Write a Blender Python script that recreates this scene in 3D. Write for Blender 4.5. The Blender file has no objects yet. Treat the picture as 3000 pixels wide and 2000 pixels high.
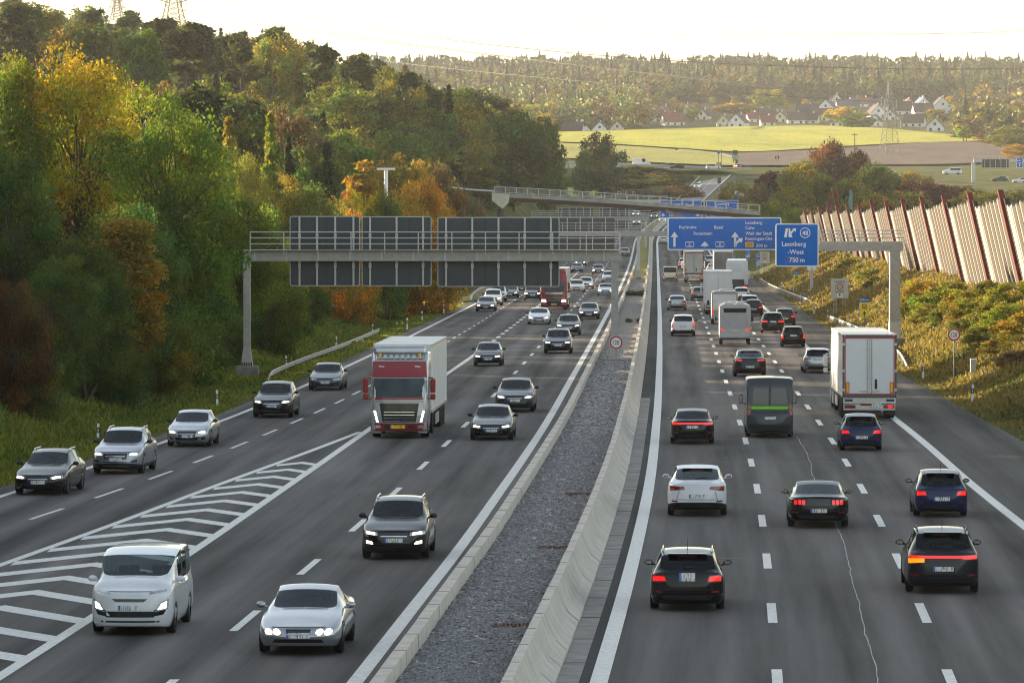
import bpy, bmesh, math, random
import numpy as np
from mathutils import Vector, Matrix
from mathutils.bvhtree import BVHTree
R = math.radians
rnd = random.Random(7)
NR = np.random.RandomState(11)
S = bpy.context.scene
COL = S.collection
K = 1.2755            # the photograph was measured on a 2352 px wide view of its 3000 px
F = 14627.0           # focal length in pixels of the 3000 px photograph (about 175 mm)
YH = 420.0            # true horizon row
CZ = 30.0             # camera height
PITCH = math.atan((1000 - YH) / F)
cp, sp = math.cos(PITCH), math.sin(PITCH)

def ray(px, py):
    a = (px - 1500) / F; b = (1000 - py) / F
    # camera looks along +Y, pitched down
    return (a, cp + b * sp, -sp + b * cp)
def P(px, py, d):
    r = ray(px, py); t = d / r[1]
    return Vector((r[0] * t, d, CZ + r[2] * t))

def pchip(pts):
    x = np.array([p[0] for p in pts], float); y = np.array([p[1] for p in pts], float)
    h = np.diff(x); dl = np.diff(y) / h
    m = np.zeros(len(x)); m[0] = dl[0]; m[-1] = dl[-1]
    for i in range(1, len(x) - 1):
        m[i] = (dl[i-1] * h[i] + dl[i] * h[i-1]) / (h[i] + h[i-1])
    def f(v):
        v = np.asarray(v, float); vv = np.clip(v, x[0], x[-1])
        i = np.clip(np.searchsorted(x, vv) - 1, 0, len(h) - 1)
        t = (vv - x[i]) / h[i]
        r = (y[i]*(2*t**3-3*t**2+1) + h[i]*m[i]*(t**3-2*t**2+t) + y[i+1]*(-2*t**3+3*t**2) + h[i]*m[i+1]*(t**3-t**2))
        r = r + np.where(v < x[0], (v - x[0]) * m[0], 0) + np.where(v > x[-1], (v - x[-1]) * m[-1], 0)
        return r
    return f
SL = (603 - YH) / F
_h = pchip([(500, 10.07+SL*500), (550, 10.07 + SL*550), (640, 18.0), (700, 18.75), (800, 19.8), (900, 20.3), (1000, 20.2), (1100, 19.55), (1200, 18.7), (1300, 17.8), (1450, 16.6), (1700, 15)])
def hroad(d):
    d = np.asarray(d, float)
    return np.where(d < 550, 10.07 + SL * d, _h(d))
def zroad(d): return CZ - hroad(d)
_dd = np.linspace(45, 1500, 8000); _yy = YH + F * hroad(_dd) / _dd
def droad(py): return float(np.interp(-py, -_yy, _dd))

def axis(d):
    d = np.asarray(d, float)
    return 0.0285 * d + np.where(d > 1000, 0.0001 * (d - 1000) ** 2, 0)
LN = {
 'R0': [(50,-2.2),(105,-1.17),(133,-.72),(177,-.2),(230,.1),(300,.3),(400,.45),(600,.55),(1400,.55)],
 'R1': [(50,1.6),(107,2.65),(123,2.92),(142,3.22),(160,3.47),(178,3.68),(196,3.82),(213,3.92),(247,4.03),(300,4.15),(532,4.5),(775,4.6),(1400,4.5)],
 'R2': [(50,5.2),(108,6.36),(124,6.68),(143,6.98),(161,7.23),(179,7.43),(198,7.57),(231,7.68),(263,7.72),(350,7.85),(532,8.0),(1400,7.9)],
 'R3': [(50,13.3),(120,12.1),(150,11.72),(180,11.5),(210,11.5),(250,11.3),(300,11.0),(350,10.9),(467,10.9),(932,10.4),(1400,10.3)],
 'RE': [(50,21),(150,17),(213,15.81),(233,15.55),(257,15.3),(293,14.8),(410,14.34),(565,14.2),(700,13.8),(1400,13.4)],
 'L0': [(50,-7.2),(105,-6.32),(124,-6.05),(142,-5.78),(177,-5.42),(215,-5.1),(299,-4.8),(410,-4.5),(546,-4.25),(799,-4.1),(1400,-3.9)],
 'L1': [(50,-11.3),(120,-9.94),(139,-9.63),(157,-9.33),(175,-9.12),(192,-8.97),(209,-8.82),(227,-8.7),(300,-8.4),(400,-8.15),(546,-7.95),(800,-7.8),(1400,-7.6)],
 'L2': [(50,-15.2),(107,-14.0),(146,-13.45),(176,-13.2),(225,-12.85),(297,-12.45),(331,-12.2),(420,-11.85),(546,-11.6),(800,-11.4),(1400,-11.2)],
 'L3': [(50,-25.2),(139,-18.4),(158,-17.1),(181,-15.7),(204,-14.2),(225,-12.95)],
 'L4': [(50,-28.5),(120,-22.9),(158,-20.2),(181,-18.75),(204,-17.7),(228,-16.9),(250,-16.35),(300,-15.75),(400,-15.2),(600,-14.9),(1400,-14.7)],
 'L5': [(50,-33),(120,-26.2),(174,-22.6),(212,-20.95),(246,-20.0),(279,-19.6),(333,-19.15),(471,-18.55),(600,-18.2),(1400,-17.9)],
}
LF = {k: pchip(v) for k, v in LN.items()}
def X(line, d, off=0.0): return axis(d) + LF[line](d) + off
def road_at(px, py):
    """point on the carriageway seen at a pixel of the photograph"""
    d = droad(py); return P(px, py, d)
def lane_heading(x, d):
    ks = ['L5','L4','L2','L1','L0','R0','R1','R2','R3']
    xs = [float(X(k, d)) for k in ks]
    sl = [float(X(k, d + 2) - X(k, d - 2)) / 4 for k in ks]
    return float(np.interp(x, xs, sl))

def sstep(a, b, v):
    t = np.clip((np.asarray(v, float) - a) / (b - a), 0, 1); return t * t * (3 - 2 * t)

# ------------------------------------------------------------------ tagging, objects
def tag(o, label=None, cat=None, group=None, kind=None):
    if label: o['label'] = label
    if cat: o['category'] = cat
    if group: o['group'] = group
    if kind: o['kind'] = kind
    return o
def empty(name, loc=(0,0,0), rz=0.0, label=None, cat=None, group=None):
    o = bpy.data.objects.new(name, None); COL.objects.link(o)
    o.empty_display_size = .3
    o.location = loc; o.rotation_euler = (0, 0, rz)
    return tag(o, label, cat, group)
def link(name, me, parent=None, loc=None):
    o = bpy.data.objects.new(name, me); COL.objects.link(o)
    if parent: o.parent = parent
    if loc is not None: o.location = loc
    return o
def copy_tree(o, parent=None):
    c = o.copy(); COL.objects.link(c); c.parent = parent
    for ch in list(o.children): copy_tree(ch, c)
    return c

class MB:
    """collects simple shapes and links them as one mesh object"""
    def __init__(s): s.v = []; s.f = []; s.m = []; s.sm = []
    def add(s, vs, fs, m=0, smooth=False):
        b = len(s.v); s.v += [tuple(v) for v in vs]
        for f in fs: s.f.append([b + i for i in f]); s.m.append(m); s.sm.append(smooth)
        return s
    def box(s, c, d, m=0, rx=0, ry=0, rz=0, bev=0.0):
        hx, hy, hz = d[0]/2, d[1]/2, d[2]/2
        M = Matrix.Translation(c) @ Matrix.Rotation(rz,4,'Z') @ Matrix.Rotation(ry,4,'Y') @ Matrix.Rotation(rx,4,'X')
        if bev <= 0:
            vs = [(sx*hx, sy*hy, sz*hz) for sz in (-1,1) for sy in (-1,1) for sx in (-1,1)]
            fs = [(0,2,3,1),(4,5,7,6),(0,1,5,4),(2,6,7,3),(0,4,6,2),(1,3,7,5)]
            return s.add([M @ Vector(v) for v in vs], fs, m)
        bm = bmesh.new(); bmesh.ops.create_cube(bm, size=1)
        for v in bm.verts: v.co = Vector((v.co.x*d[0], v.co.y*d[1], v.co.z*d[2]))
        bmesh.ops.bevel(bm, geom=bm.edges[:], offset=min(bev, min(d)*.45), segments=2, affect='EDGES', profile=.5)
        bm.verts.index_update()
        s.add([M @ v.co for v in bm.verts], [[v.index for v in f.verts] for f in bm.faces], m)
        bm.free(); return s
    def tube(s, a, b, r0, r1=None, n=8, m=0, smooth=True, caps=True):
        a = Vector(a); b = Vector(b); r1 = r0 if r1 is None else r1
        ax = (b - a).normalized(); u = ax.orthogonal().normalized(); w = ax.cross(u)
        vs = []
        for p, r in ((a, r0), (b, r1)):
            for i in range(n):
                t = 2*math.pi*i/n; vs.append(p + u*(r*math.cos(t)) + w*(r*math.sin(t)))
        s.add(vs, [(i, (i+1)%n, n+(i+1)%n, n+i) for i in range(n)], m, smooth)
        if caps:
            s.add(vs[:n], [list(range(n))[::-1]], m); s.add(vs[n:], [list(range(n))], m)
        return s
    def path(s, pts, r, n=6, m=0):
        for a, b in zip(pts, pts[1:]):
            if (Vector(b)-Vector(a)).length > 1e-6: s.tube(a, b, r, n=n, m=m)
        return s
    def ribbon(s, la, lb, m=0):
        n = len(la); vs = list(la) + list(lb)
        return s.add(vs, [(i, i+1, n+i+1, n+i) for i in range(n-1)], m)
    def loft(s, rings, m=0, closed=True, caps=True, smooth=False):
        n = len(rings[0]); vs = [p for r in rings for p in r]; fs = []
        for i in range(len(rings)-1):
            for j in range(n if closed else n-1):
                k = (j+1) % n; fs.append((i*n+j, i*n+k, (i+1)*n+k, (i+1)*n+j))
        s.add(vs, fs, m, smooth)
        if caps and closed:
            s.add(rings[0], [list(range(n))[::-1]], m); s.add(rings[-1], [list(range(n))], m)
        return s
    def ball(s, c, r, m=0, nu=10, nv=7):
        vs = []; 
        for i in range(nv+1):
            t = math.pi*i/nv
            for j in range(nu):
                p = 2*math.pi*j/nu; vs.append((c[0]+r[0]*math.sin(t)*math.cos(p), c[1]+r[1]*math.sin(t)*math.sin(p), c[2]+r[2]*math.cos(t)))
        fs = [(i*nu+j, i*nu+(j+1)%nu, (i+1)*nu+(j+1)%nu, (i+1)*nu+j) for i in range(nv) for j in range(nu)]
        return s.add(vs, fs, m, True)
    def disc(s, c, r, n=28, axis='Y', m=0, flip=False):
        vs = []
        for i in range(n):
            t = 2*math.pi*i/n
            vs.append((c[0]+r*math.cos(t), c[1], c[2]+r*math.sin(t)))
        return s.add(vs, [list(range(n))], m)
    def mesh(s, mats, name='mesh'):
        me = bpy.data.meshes.new(name); me.from_pydata(s.v, [], s.f)
        for mm in (mats if isinstance(mats, (list, tuple)) else [mats]): me.materials.append(mm)
        me.polygons.foreach_set('material_index', s.m); me.polygons.foreach_set('use_smooth', s.sm)
        me.update(); return me
    def build(s, name, mats, parent=None, loc=None):
        return link(name, s.mesh(mats, name), parent, loc)

def np_mesh(name, V, Q, mat, cols=None, uv=None, smooth=False):
    """fast quad mesh from numpy arrays"""
    V = np.asarray(V, np.float32); Q = np.asarray(Q, np.int32)
    me = bpy.data.meshes.new(name)
    me.vertices.add(len(V)); me.vertices.foreach_set('co', V.ravel())
    k = Q.shape[1]
    me.loops.add(Q.size); me.loops.foreach_set('vertex_index', Q.ravel())
    me.polygons.add(len(Q)); me.polygons.foreach_set('loop_start', np.arange(0, Q.size, k, dtype=np.int32))
    me.polygons.foreach_set('loop_total', np.full(len(Q), k, np.int32))
    me.polygons.foreach_set('use_smooth', np.full(len(Q), smooth, bool))
    if cols is not None:
        a = me.attributes.new('tint', 'FLOAT_COLOR', 'POINT')
        c = np.ones((len(V), 4), np.float32); c[:, :cols.shape[1]] = cols
        a.data.foreach_set('color', c.ravel())
    if uv is not None:
        l = me.uv_layers.new(name='UVMap'); l.data.foreach_set('uv', np.asarray(uv, np.float32)[Q.ravel()].ravel())
    me.materials.append(mat); me.update(calc_edges=True); me.validate()
    return me
def grid_mesh(name, rows, mat, uv=None, smooth=True):
    rows = np.asarray(rows, np.float32); n, m, _ = rows.shape
    i, j = np.meshgrid(np.arange(n-1), np.arange(m-1), indexing='ij'); b = (i*m+j).ravel()
    Q = np.stack([b, b+1, b+m+1, b+m], 1)
    return np_mesh(name, rows.reshape(-1, 3), Q, mat, uv=None if uv is None else np.asarray(uv).reshape(-1, 2), smooth=smooth)

# ------------------------------------------------------------------ materials
def nodes(name):
    m = bpy.data.materials.new(name); m.use_nodes = True
    nt = m.node_tree; b = nt.nodes['Principled BSDF']
    return m, nt, b
def N(nt, t, **kw):
    n = nt.nodes.new(t)
    for k, v in kw.items():
        if k.startswith('i_'):
            key = k[2:]; key = int(key) if key.isdigit() else key.replace('_', ' ')
            n.inputs[key].default_value = v
        else: setattr(n, k, v)
    return n
def ramp(nt, stops):
    n = nt.nodes.new('ShaderNodeValToRGB'); e = n.color_ramp.elements
    while len(e) < len(stops): e.new(.5)
    for el, (p, c) in zip(e, stops): el.position = p; el.color = (*c, 1) if len(c) == 3 else c
    return n
_mc = {}
def mat(name, col, rough=.6, metal=0., var=.12, scale=6., bump=0., bscale=40., coat=0., emit=None, es=0., spec=.5, vcol=None, alpha=None):
    key = (name,)
    if key in _mc: return _mc[key]
    m, nt, b = nodes(name); L = nt.links.new
    b.inputs['Roughness'].default_value = rough; b.inputs['Metallic'].default_value = metal
    b.inputs['Coat Weight'].default_value = coat; b.inputs['Coat Roughness'].default_value = .04
    b.inputs['Specular IOR Level'].default_value = spec
    tc = N(nt, 'ShaderNodeTexCoord')
    no = N(nt, 'ShaderNodeTexNoise', i_Scale=scale, i_Detail=5.0, i_Roughness=.6)
    L(tc.outputs['Object'], no.inputs['Vector'])
    c2 = vcol or tuple(max(0, c*(1-var)) for c in col); c1 = tuple(min(1, c*(1+var)) for c in col)
    r = ramp(nt, [(.3, c2), (.7, c1)])
    L(no.outputs['Fac'], r.inputs['Fac']); L(r.outputs['Color'], b.inputs['Base Color'])
    if bump:
        nb = N(nt, 'ShaderNodeTexNoise', i_Scale=bscale, i_Detail=4.0); L(tc.outputs['Object'], nb.inputs['Vector'])
        bp = N(nt, 'ShaderNodeBump', i_Strength=bump, i_Distance=.05); L(nb.outputs['Fac'], bp.inputs['Height']); L(bp.outputs['Normal'], b.inputs['Normal'])
    if emit:
        b.inputs['Emission Color'].default_value = (*emit, 1); b.inputs['Emission Strength'].default_value = es
    _mc[key] = m; return m
def paint(name, col, metal=.0, rough=.3, flake=.04):
    key = ('p', name)
    if key in _mc: return _mc[key]
    m, nt, b = nodes('car_paint_' + name); L = nt.links.new
    tc = N(nt, 'ShaderNodeTexCoord'); no = N(nt, 'ShaderNodeTexNoise', i_Scale=2.2, i_Detail=6.0)
    L(tc.outputs['Object'], no.inputs['Vector'])
    r = ramp(nt, [(.35, tuple(c*(1-flake*2)+.004 for c in col)), (.65, tuple(min(1, c*(1+flake)) for c in col))])
    L(no.outputs['Fac'], r.inputs['Fac']); L(r.outputs['Color'], b.inputs['Base Color'])
    b.inputs['Metallic'].default_value = metal; b.inputs['Roughness'].default_value = rough
    dark = max(col) < .13
    b.inputs['Metallic'].default_value = metal*(.15 if dark else 1); b.inputs['Specular IOR Level'].default_value = .15 if dark else .4
    b.inputs['Coat Weight'].default_value = .55 if dark else .9; b.inputs['Coat Roughness'].default_value = .05; b.inputs['Coat IOR'].default_value = 1.42
    _mc[key] = m; return m

# ------------------------------------------------------------------ camera, sky, sun
cam = bpy.data.cameras.new('camera'); co = bpy.data.objects.new('camera', cam); COL.objects.link(co)
cam.sensor_fit = 'HORIZONTAL'; cam.sensor_width = 36; cam.lens = F / 3000 * 36
cam.clip_start = 1; cam.clip_end = 20000
co.location = (0, 0, CZ); co.rotation_euler = (math.pi/2 - PITCH, 0, 0)
S.camera = co
S.render.resolution_x = 1024; S.render.resolution_y = 682
SUN_AZ = R(-58)      # left of the view direction, ahead of the camera
SUN_EL = R(10.5)
w = bpy.data.worlds.new('World'); S.world = w; w.use_nodes = True
nt = w.node_tree; bg = nt.nodes['Background']
sky = nt.nodes.new('ShaderNodeTexSky'); sky.sky_type = 'NISHITA'; sky.sun_disc = False
sky.sun_elevation = SUN_EL; sky.sun_rotation = SUN_AZ; sky.air_density = 1.0; sky.dust_density = 1.0; sky.ozone_density = 1.0; sky.altitude = 300
hs = nt.nodes.new('ShaderNodeHueSaturation'); hs.inputs['Saturation'].default_value = .68
nt.links.new(sky.outputs['Color'], hs.inputs['Color']); wb = nt.nodes.new('ShaderNodeMixRGB'); wb.blend_type = 'MULTIPLY'; wb.inputs[0].default_value = 1; wb.inputs[2].default_value = (1.05, 1.0, .92, 1)
nt.links.new(hs.outputs['Color'], wb.inputs[1]); nt.links.new(wb.outputs[0], bg.inputs['Color']); bg.inputs['Strength'].default_value = 0.12
sl = bpy.data.lights.new('sun', 'SUN'); so = bpy.data.objects.new('sun', sl); COL.objects.link(so)
sl.energy = 5.0; sl.angle = R(.6); sl.color = (1.0, .80, .55)
_sd = Vector((math.sin(SUN_AZ)*math.cos(SUN_EL), math.cos(SUN_AZ)*math.cos(SUN_EL), math.sin(SUN_EL)))
so.rotation_euler = _sd.to_track_quat('Z', 'Y').to_euler(); so.location = (-60, 120, 90)
S.view_settings.view_transform = 'Standard'; S.view_settings.look = 'None'; S.view_settings.gamma = 1; S.view_settings.exposure = 1.72
S.cycles.use_denoising = True; S.cycles.filter_width = 1.1
try: S.cycles.denoiser = 'OPENIMAGEDENOISE'
except Exception: pass
S.cycles.max_bounces = 6; S.cycles.transparent_max_bounces = 6; S.cycles.volume_bounces = 0
S.cycles.sample_clamp_indirect = 6
# ------------------------------------------------------------------ terrain
FARY = [(1250, 648),(1300,622),(1380,596),(1450,572),(1520,540),(1600,505),(1650,494),(1700,488),(1800,470),(2000,427),(2200,393),(2350,374),(2450,370),(2600,368),(2800,352),(3000,334),(3400,302),(4000,268),(4600,246),(5500,238),(8000,260)]
_fz = pchip([(d, CZ - (y - YH) / F * d) for d, y in FARY])
_fz2 = pchip([(1650,0),(2000,0),(2300,.0),(2450,-2.5),(3000,0),(8000,0)])
HT = np.array([(-3000,20),(-600,20),(0,40),(150,55),(300,78),(480,90),(620,108),(800,130),(900,165),(1000,195),(1150,222),(1250,248),(1350,300),(1450,345),(1560,385),(1610,470),(1660,540),(1800,600)], float)
HD = np.array([(-3000,1700),(500,1700),(1000,1500),(1300,1250),(1500,1120),(1640,1060),(1800,1060)], float)
H0 = np.array([(-3000,430),(600,450),(900,520),(1000,620),(1200,780),(1500,870),(1640,900),(1800,950)], float)
TREE = 17.0
def ground(x, d):
    x = np.asarray(x, float); d = np.asarray(d, float)
    dc = np.clip(d, 45, None)
    zr = zroad(np.clip(dc, 45, 1400))
    u = 1500 + x / np.maximum(dc, 1) * F
    ax = axis(np.clip(dc, 0, 1400))
    lo = (ax + LF['L5'](np.clip(dc, 50, 1400)) - 1.0) - x          # metres left of the pavement
    ro = x - (ax + LF['RE'](np.clip(dc, 50, 1400)))               # metres right of the pavement
    plat = 11.5*sstep(2, 24, lo)*sstep(765, 850, dc)*(1-sstep(1230, 1330, dc))
    wob = .25*np.sin(x*.35+d*.05) + .2*np.sin(d*.21+1.3) + .12*np.sin(x*.9-d*.4)
    zl = zr - .03 - .62*sstep(.6, 3.5, lo) + .30*np.clip(lo-5.5, 0, 10) + .06*np.clip(lo-15.5, 0, 60) + wob*np.clip(lo/8, 0, 1)*.8 + plat
    rs = np.interp(dc, [150, 260, 330, 600, 760, 900, 1200], [.42, .46, .52, .52, .42, .25, .2])
    zz = zr - .03 + rs*(np.clip(ro-1.6, 0, 10.5)) + .05*np.clip(ro-12, 0, 60) + wob*np.clip(ro/8, 0, 1)*.8
    z = np.where(lo > 0, zl, np.where(ro > 0, zz, zr - .08))
    # wooded hill on the left
    yt = np.interp(u, HT[:,0], HT[:,1]); dr = np.interp(u, HD[:,0], HD[:,1]); d0 = np.interp(u, H0[:,0], H0[:,1])
    zt = CZ - (yt - YH) / F * dr - TREE
    t = np.clip((dc - d0) / np.maximum(dr - d0, 1), 0, 1); s = t*t*(3-2*t)*.35 + t*.65
    zh = zl + (zt - zl) * s
    zh = np.where(dc > dr, zt - .01*(dc-dr), zh)
    wh = sstep(4, 45, lo) * sstep(1800, 1690, u)
    # far country: valley, field, village, ridge
    zf = _fz(np.clip(dc, 1250, 9000)) + _fz2(np.clip(dc, 1650, 8000))
    zf = zf - .0000045*np.clip(u-2350, 0, 1500)**2*np.clip((dc-1650)/600, 0, 1) - .0000035*np.clip(2250-u, 0, 700)**2*np.clip((dc-1700)/500,0,1)*np.clip((3000-dc)/400,0,1)
    wf = sstep(1180, 1330, dc)
    z2 = z + (zf - z)*wf
    return z2 + (np.maximum(zh, z2) - z2) * wh
def G(x, d): return float(ground(x, d))
def hit(px, py, d0=60., d1=6000.):
    """where a pixel's ray meets the terrain"""
    r = ray(px, py); ds = np.linspace(d0, d1, 1400)
    zz = CZ + r[2]/r[1]*ds; g = ground(r[0]/r[1]*ds, ds); k = np.where(zz <= g)[0]
    if not len(k): return None
    i = k[0]
    if i == 0: d = ds[0]
    else:
        a = zz[i-1]-g[i-1]; b = g[i]-zz[i]; d = ds[i-1] + (ds[i]-ds[i-1])*a/max(a+b, 1e-9)
    return Vector((r[0]/r[1]*d, d, G(r[0]/r[1]*d, d)))

def ground_mat():
    m, nt, b = nodes('ground_grass'); L = nt.links.new
    tc = N(nt, 'ShaderNodeTexCoord')
    n1 = N(nt, 'ShaderNodeTexNoise', i_Scale=.12, i_Detail=6.0); n2 = N(nt, 'ShaderNodeTexNoise', i_Scale=2.5, i_Detail=8.0, i_Roughness=.75)
    for n in (n1, n2): L(tc.outputs['Object'], n.inputs['Vector'])
    r1 = ramp(nt, [(.3, (.045,.065,.016)), (.5, (.10,.11,.028)), (.72, (.20,.155,.06))])
    r2 = ramp(nt, [(.25, (.35,.35,.35)), (.75, (1.5,1.5,1.4))])
    L(n1.outputs['Fac'], r1.inputs['Fac']); L(n2.outputs['Fac'], r2.inputs['Fac'])
    mx = N(nt, 'ShaderNodeMixRGB', blend_type='MULTIPLY', i_0=1.0); L(r1.outputs['Color'], mx.inputs[1]); L(r2.outputs['Color'], mx.inputs[2])
    sy = N(nt, 'ShaderNodeSeparateXYZ'); L(tc.outputs['Object'], sy.inputs[0])
    mr = N(nt, 'ShaderNodeMapRange'); mr.inputs['From Min'].default_value = 2650; mr.inputs['From Max'].default_value = 3000; L(sy.outputs[1], mr.inputs['Value'])
    mf = N(nt, 'ShaderNodeMixRGB'); mf.inputs[2].default_value = (.030,.034,.014,1); L(mr.outputs[0], mf.inputs[0]); L(mx.outputs['Color'], mf.inputs[1])
    L(mf.outputs['Color'], b.inputs['Base Color']); b.inputs['Roughness'].default_value = .95; b.inputs['Specular IOR Level'].default_value = .1
    bp = N(nt, 'ShaderNodeBump', i_Strength=.8, i_Distance=.3); L(n2.outputs['Fac'], bp.inputs['Height']); L(bp.outputs['Normal'], b.inputs['Normal'])
    return m
us = np.concatenate([np.linspace(-14000, -600, 26)[:-1], np.linspace(-600, 3600, 170), np.linspace(3600, 16000, 26)[1:]])
ds = np.concatenate([np.linspace(45, 420, 110)[:-1], np.linspace(420, 1300, 130)[:-1], np.linspace(1300, 3000, 110)[:-1], np.linspace(3000, 9000, 40)])
UU, DD = np.meshgrid(us, ds); XX = (UU-1500)/F*DD
# keep grid rows under the carriageways smooth by adding columns bound to the road edges
ZZ = ground(XX, DD)
tag(link('terrain', grid_mesh('terrain', np.stack([XX, DD, ZZ], -1), ground_mat())), kind='structure')

# unseen land added behind the camera to darken the vehicles' reflections
bx = np.linspace(-900, 900, 30); by = np.linspace(-1200, 44, 30); BX, BY = np.meshgrid(bx, by)
tag(link('terrain', grid_mesh('terrain_back', np.stack([BX, BY, zroad(45)-.6+0*BX+np.clip(np.abs(BX)-60,0,200)*.06], -1), bpy.data.materials['ground_grass'])), kind='structure')
# ------------------------------------------------------------------ asphalt
def asphalt(name, base=(.102,.093,.088), lane=3.75):
    m, nt, b = nodes(name); L = nt.links.new
    uv = N(nt, 'ShaderNodeUVMap'); sx = N(nt, 'ShaderNodeSeparateXYZ'); L(uv.outputs['UV'], sx.inputs[0])
    def M(op, a, c, cl=False):
        n = N(nt, 'ShaderNodeMath', operation=op); n.use_clamp = cl
        for i, v in enumerate((a, c)):
            if v is None: continue
            if isinstance(v, (int, float)): n.inputs[i].default_value = v
            else: L(v, n.inputs[i])
        return n.outputs[0]
    # polished wheel tracks: two per lane
    tr = M('COSINE', M('MULTIPLY', sx.outputs[0], 4*math.pi/lane), None)
    cb = N(nt, 'ShaderNodeCombineXYZ'); L(M('MULTIPLY', sx.outputs[0], .85), cb.inputs[0]); L(M('MULTIPLY', sx.outputs[1], .018), cb.inputs[1])
    st = N(nt, 'ShaderNodeTexNoise', i_Scale=1.0, i_Detail=4.0, i_Roughness=.55); L(cb.outputs[0], st.inputs['Vector'])
    cb2 = N(nt, 'ShaderNodeCombineXYZ'); L(M('MULTIPLY', sx.outputs[0], .25), cb2.inputs[0]); L(M('MULTIPLY', sx.outputs[1], .06), cb2.inputs[1])
    bl = N(nt, 'ShaderNodeTexNoise', i_Scale=1.0, i_Detail=5.0); L(cb2.outputs[0], bl.inputs['Vector'])
    gr = N(nt, 'ShaderNodeTexNoise', i_Scale=9.0, i_Detail=9.0, i_Roughness=.9); L(uv.outputs['UV'], gr.inputs['Vector'])
    v = M('ADD', M('MULTIPLY', tr, -.17), M('MULTIPLY', M('SUBTRACT', st.outputs['Fac'], .5), 3.0))
    v = M('ADD', v, M('MULTIPLY', M('SUBTRACT', bl.outputs['Fac'], .5), 1.0))
    v = M('ADD', v, M('MULTIPLY', M('SUBTRACT', gr.outputs['Fac'], .5), 1.5))
    fac = M('ADD', v, 1.0)
    mx = N(nt, 'ShaderNodeMixRGB', blend_type='MULTIPLY', i_0=1.0); mx.inputs[1].default_value = (*base, 1)
    cc = N(nt, 'ShaderNodeCombineXYZ')
    for i in range(3): L(fac, cc.inputs[i])
    L(cc.outputs[0], mx.inputs[2]); L(mx.outputs[0], b.inputs['Base Color'])
    b.inputs['Roughness'].default_value = .8; b.inputs['Specular IOR Level'].default_value = .12
    bp = N(nt, 'ShaderNodeBump', i_Strength=.35, i_Distance=.012); L(gr.outputs['Fac'], bp.inputs['Height']); L(bp.outputs['Normal'], b.inputs['Normal'])
    return m
ASPH = asphalt('road_asphalt')
D = np.concatenate([np.arange(48, 400, 4.), np.arange(400, 1400, 10.)])
def sheet(name, fl, fr, z, m, ds=D, n=10, kind='structure'):
    rows = []; uvs = []
    for d in ds:
        a, c = float(fl(d)), float(fr(d)); xs = np.linspace(a, c, n); zz = float(zroad(d)) + z
        rows.append([(x, d, zz) for x in xs]); uvs.append([(x - float(X('R0', d)), d) for x in xs])
    o = link(name, grid_mesh(name, rows, m, uvs)); tag(o, kind=kind); return o
sheet('road', lambda d: X('L5', d, -1.0), lambda d: X('L0', d, .95), 0, ASPH)
sheet('road', lambda d: X('R0', d, -.95), lambda d: X('RE', d), 0, ASPH)
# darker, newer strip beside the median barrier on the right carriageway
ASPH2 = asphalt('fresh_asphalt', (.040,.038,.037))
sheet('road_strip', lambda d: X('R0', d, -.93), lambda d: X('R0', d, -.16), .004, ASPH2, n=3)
ASPH3 = asphalt('shoulder_asphalt', (.066,.061,.058))
sheet('road_shoulder', lambda d: X('R3', d, .15), lambda d: X('RE', d, -.05), .004, ASPH3, n=4)
MARK = mat('road_paint', (.74,.73,.70), rough=.55, var=.10, scale=9, vcol=(.50,.49,.46))
def strip(mb, line, d0, d1, wdt, off=0., z=.010, step=4.):
    n = max(2, int((d1-d0)/step)+1); dsx = np.linspace(d0, d1, n)
    la = [(float(X(line, d, off-wdt/2)), d, float(zroad(d))+z) for d in dsx]; lb = [(float(X(line, d, off+wdt/2)), d, float(zroad(d))+z) for d in dsx]
    mb.ribbon(la, lb)
def structure(mb, name, m): return tag(mb.build(name, m), kind='structure')
mb = MB(); strip(mb, 'R0', 48, 1330, .38); strip(mb, 'L0', 48, 1330, .35); strip(mb, 'R3', 48, 1330, .36, z=.012); strip(mb, 'L5', 48, 1330, .28)
structure(mb, 'edge_line_marking', MARK)
mb = MB()
for k in range(-5, 70):
    c = 123.3 + 18.1*k
    for ln in ('R1', 'R2'):
        if c > 50: strip(mb, ln, c-3, c+3, .23)
    if c-2.3 > 50: strip(mb, 'L1', c-5.3, c+.7, .21)
k = 52.
while k < 330:
    strip(mb, 'L4', k+2.4, k+8.2, .16); k += 11.75
k = 331.
while k < 1300:
    strip(mb, 'L4', k, k+4, .16); k += 9.6
k = 352.
while k < 1300:
    strip(mb, 'L2', k, k+4.6, .30); k += 9.7
structure(mb, 'dashed_lane_marking', MARK)
mb = MB(); strip(mb, 'L2', 48, 345, .30); strip(mb, 'L3', 48, 222, .28, off=.02, z=.012); structure(mb, 'gore_line_marking', MARK)
mb = MB()
k = 60.
while k < 198:
    d0 = k; la = float(X('L2', d0-3.2)); lb = float(X('L3', d0-4.6))
    xr = la - .16; xl = lb + .15; wd = float(X('L2', d0) - X('L3', d0))
    ax_ = float(X('L2', d0)) - wd*.47; tt = 1.6
    f = min(1, wd/5.5)
    pr = d0 - 3.6*f - .4; pl = d0 - 5.2*f - .4
    xr = float(X('L2', pr)) - .16; xl = float(X('L3', pl)) + .15
    z = lambda d: float(zroad(d)) + .008
    mb.add([(ax_, d0, z(d0)), (xr, pr, z(pr)), (xr, pr-tt, z(pr-tt)), (ax_, d0-tt, z(d0-tt))], [(0,1,2,3)])
    mb.add([(ax_, d0, z(d0)), (ax_, d0-tt, z(d0-tt)), (xl, pl-tt, z(pl-tt)), (xl, pl, z(pl))], [(0,1,2,3)])
    k += 5.05
structure(mb, 'chevron_marking', MARK)
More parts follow.
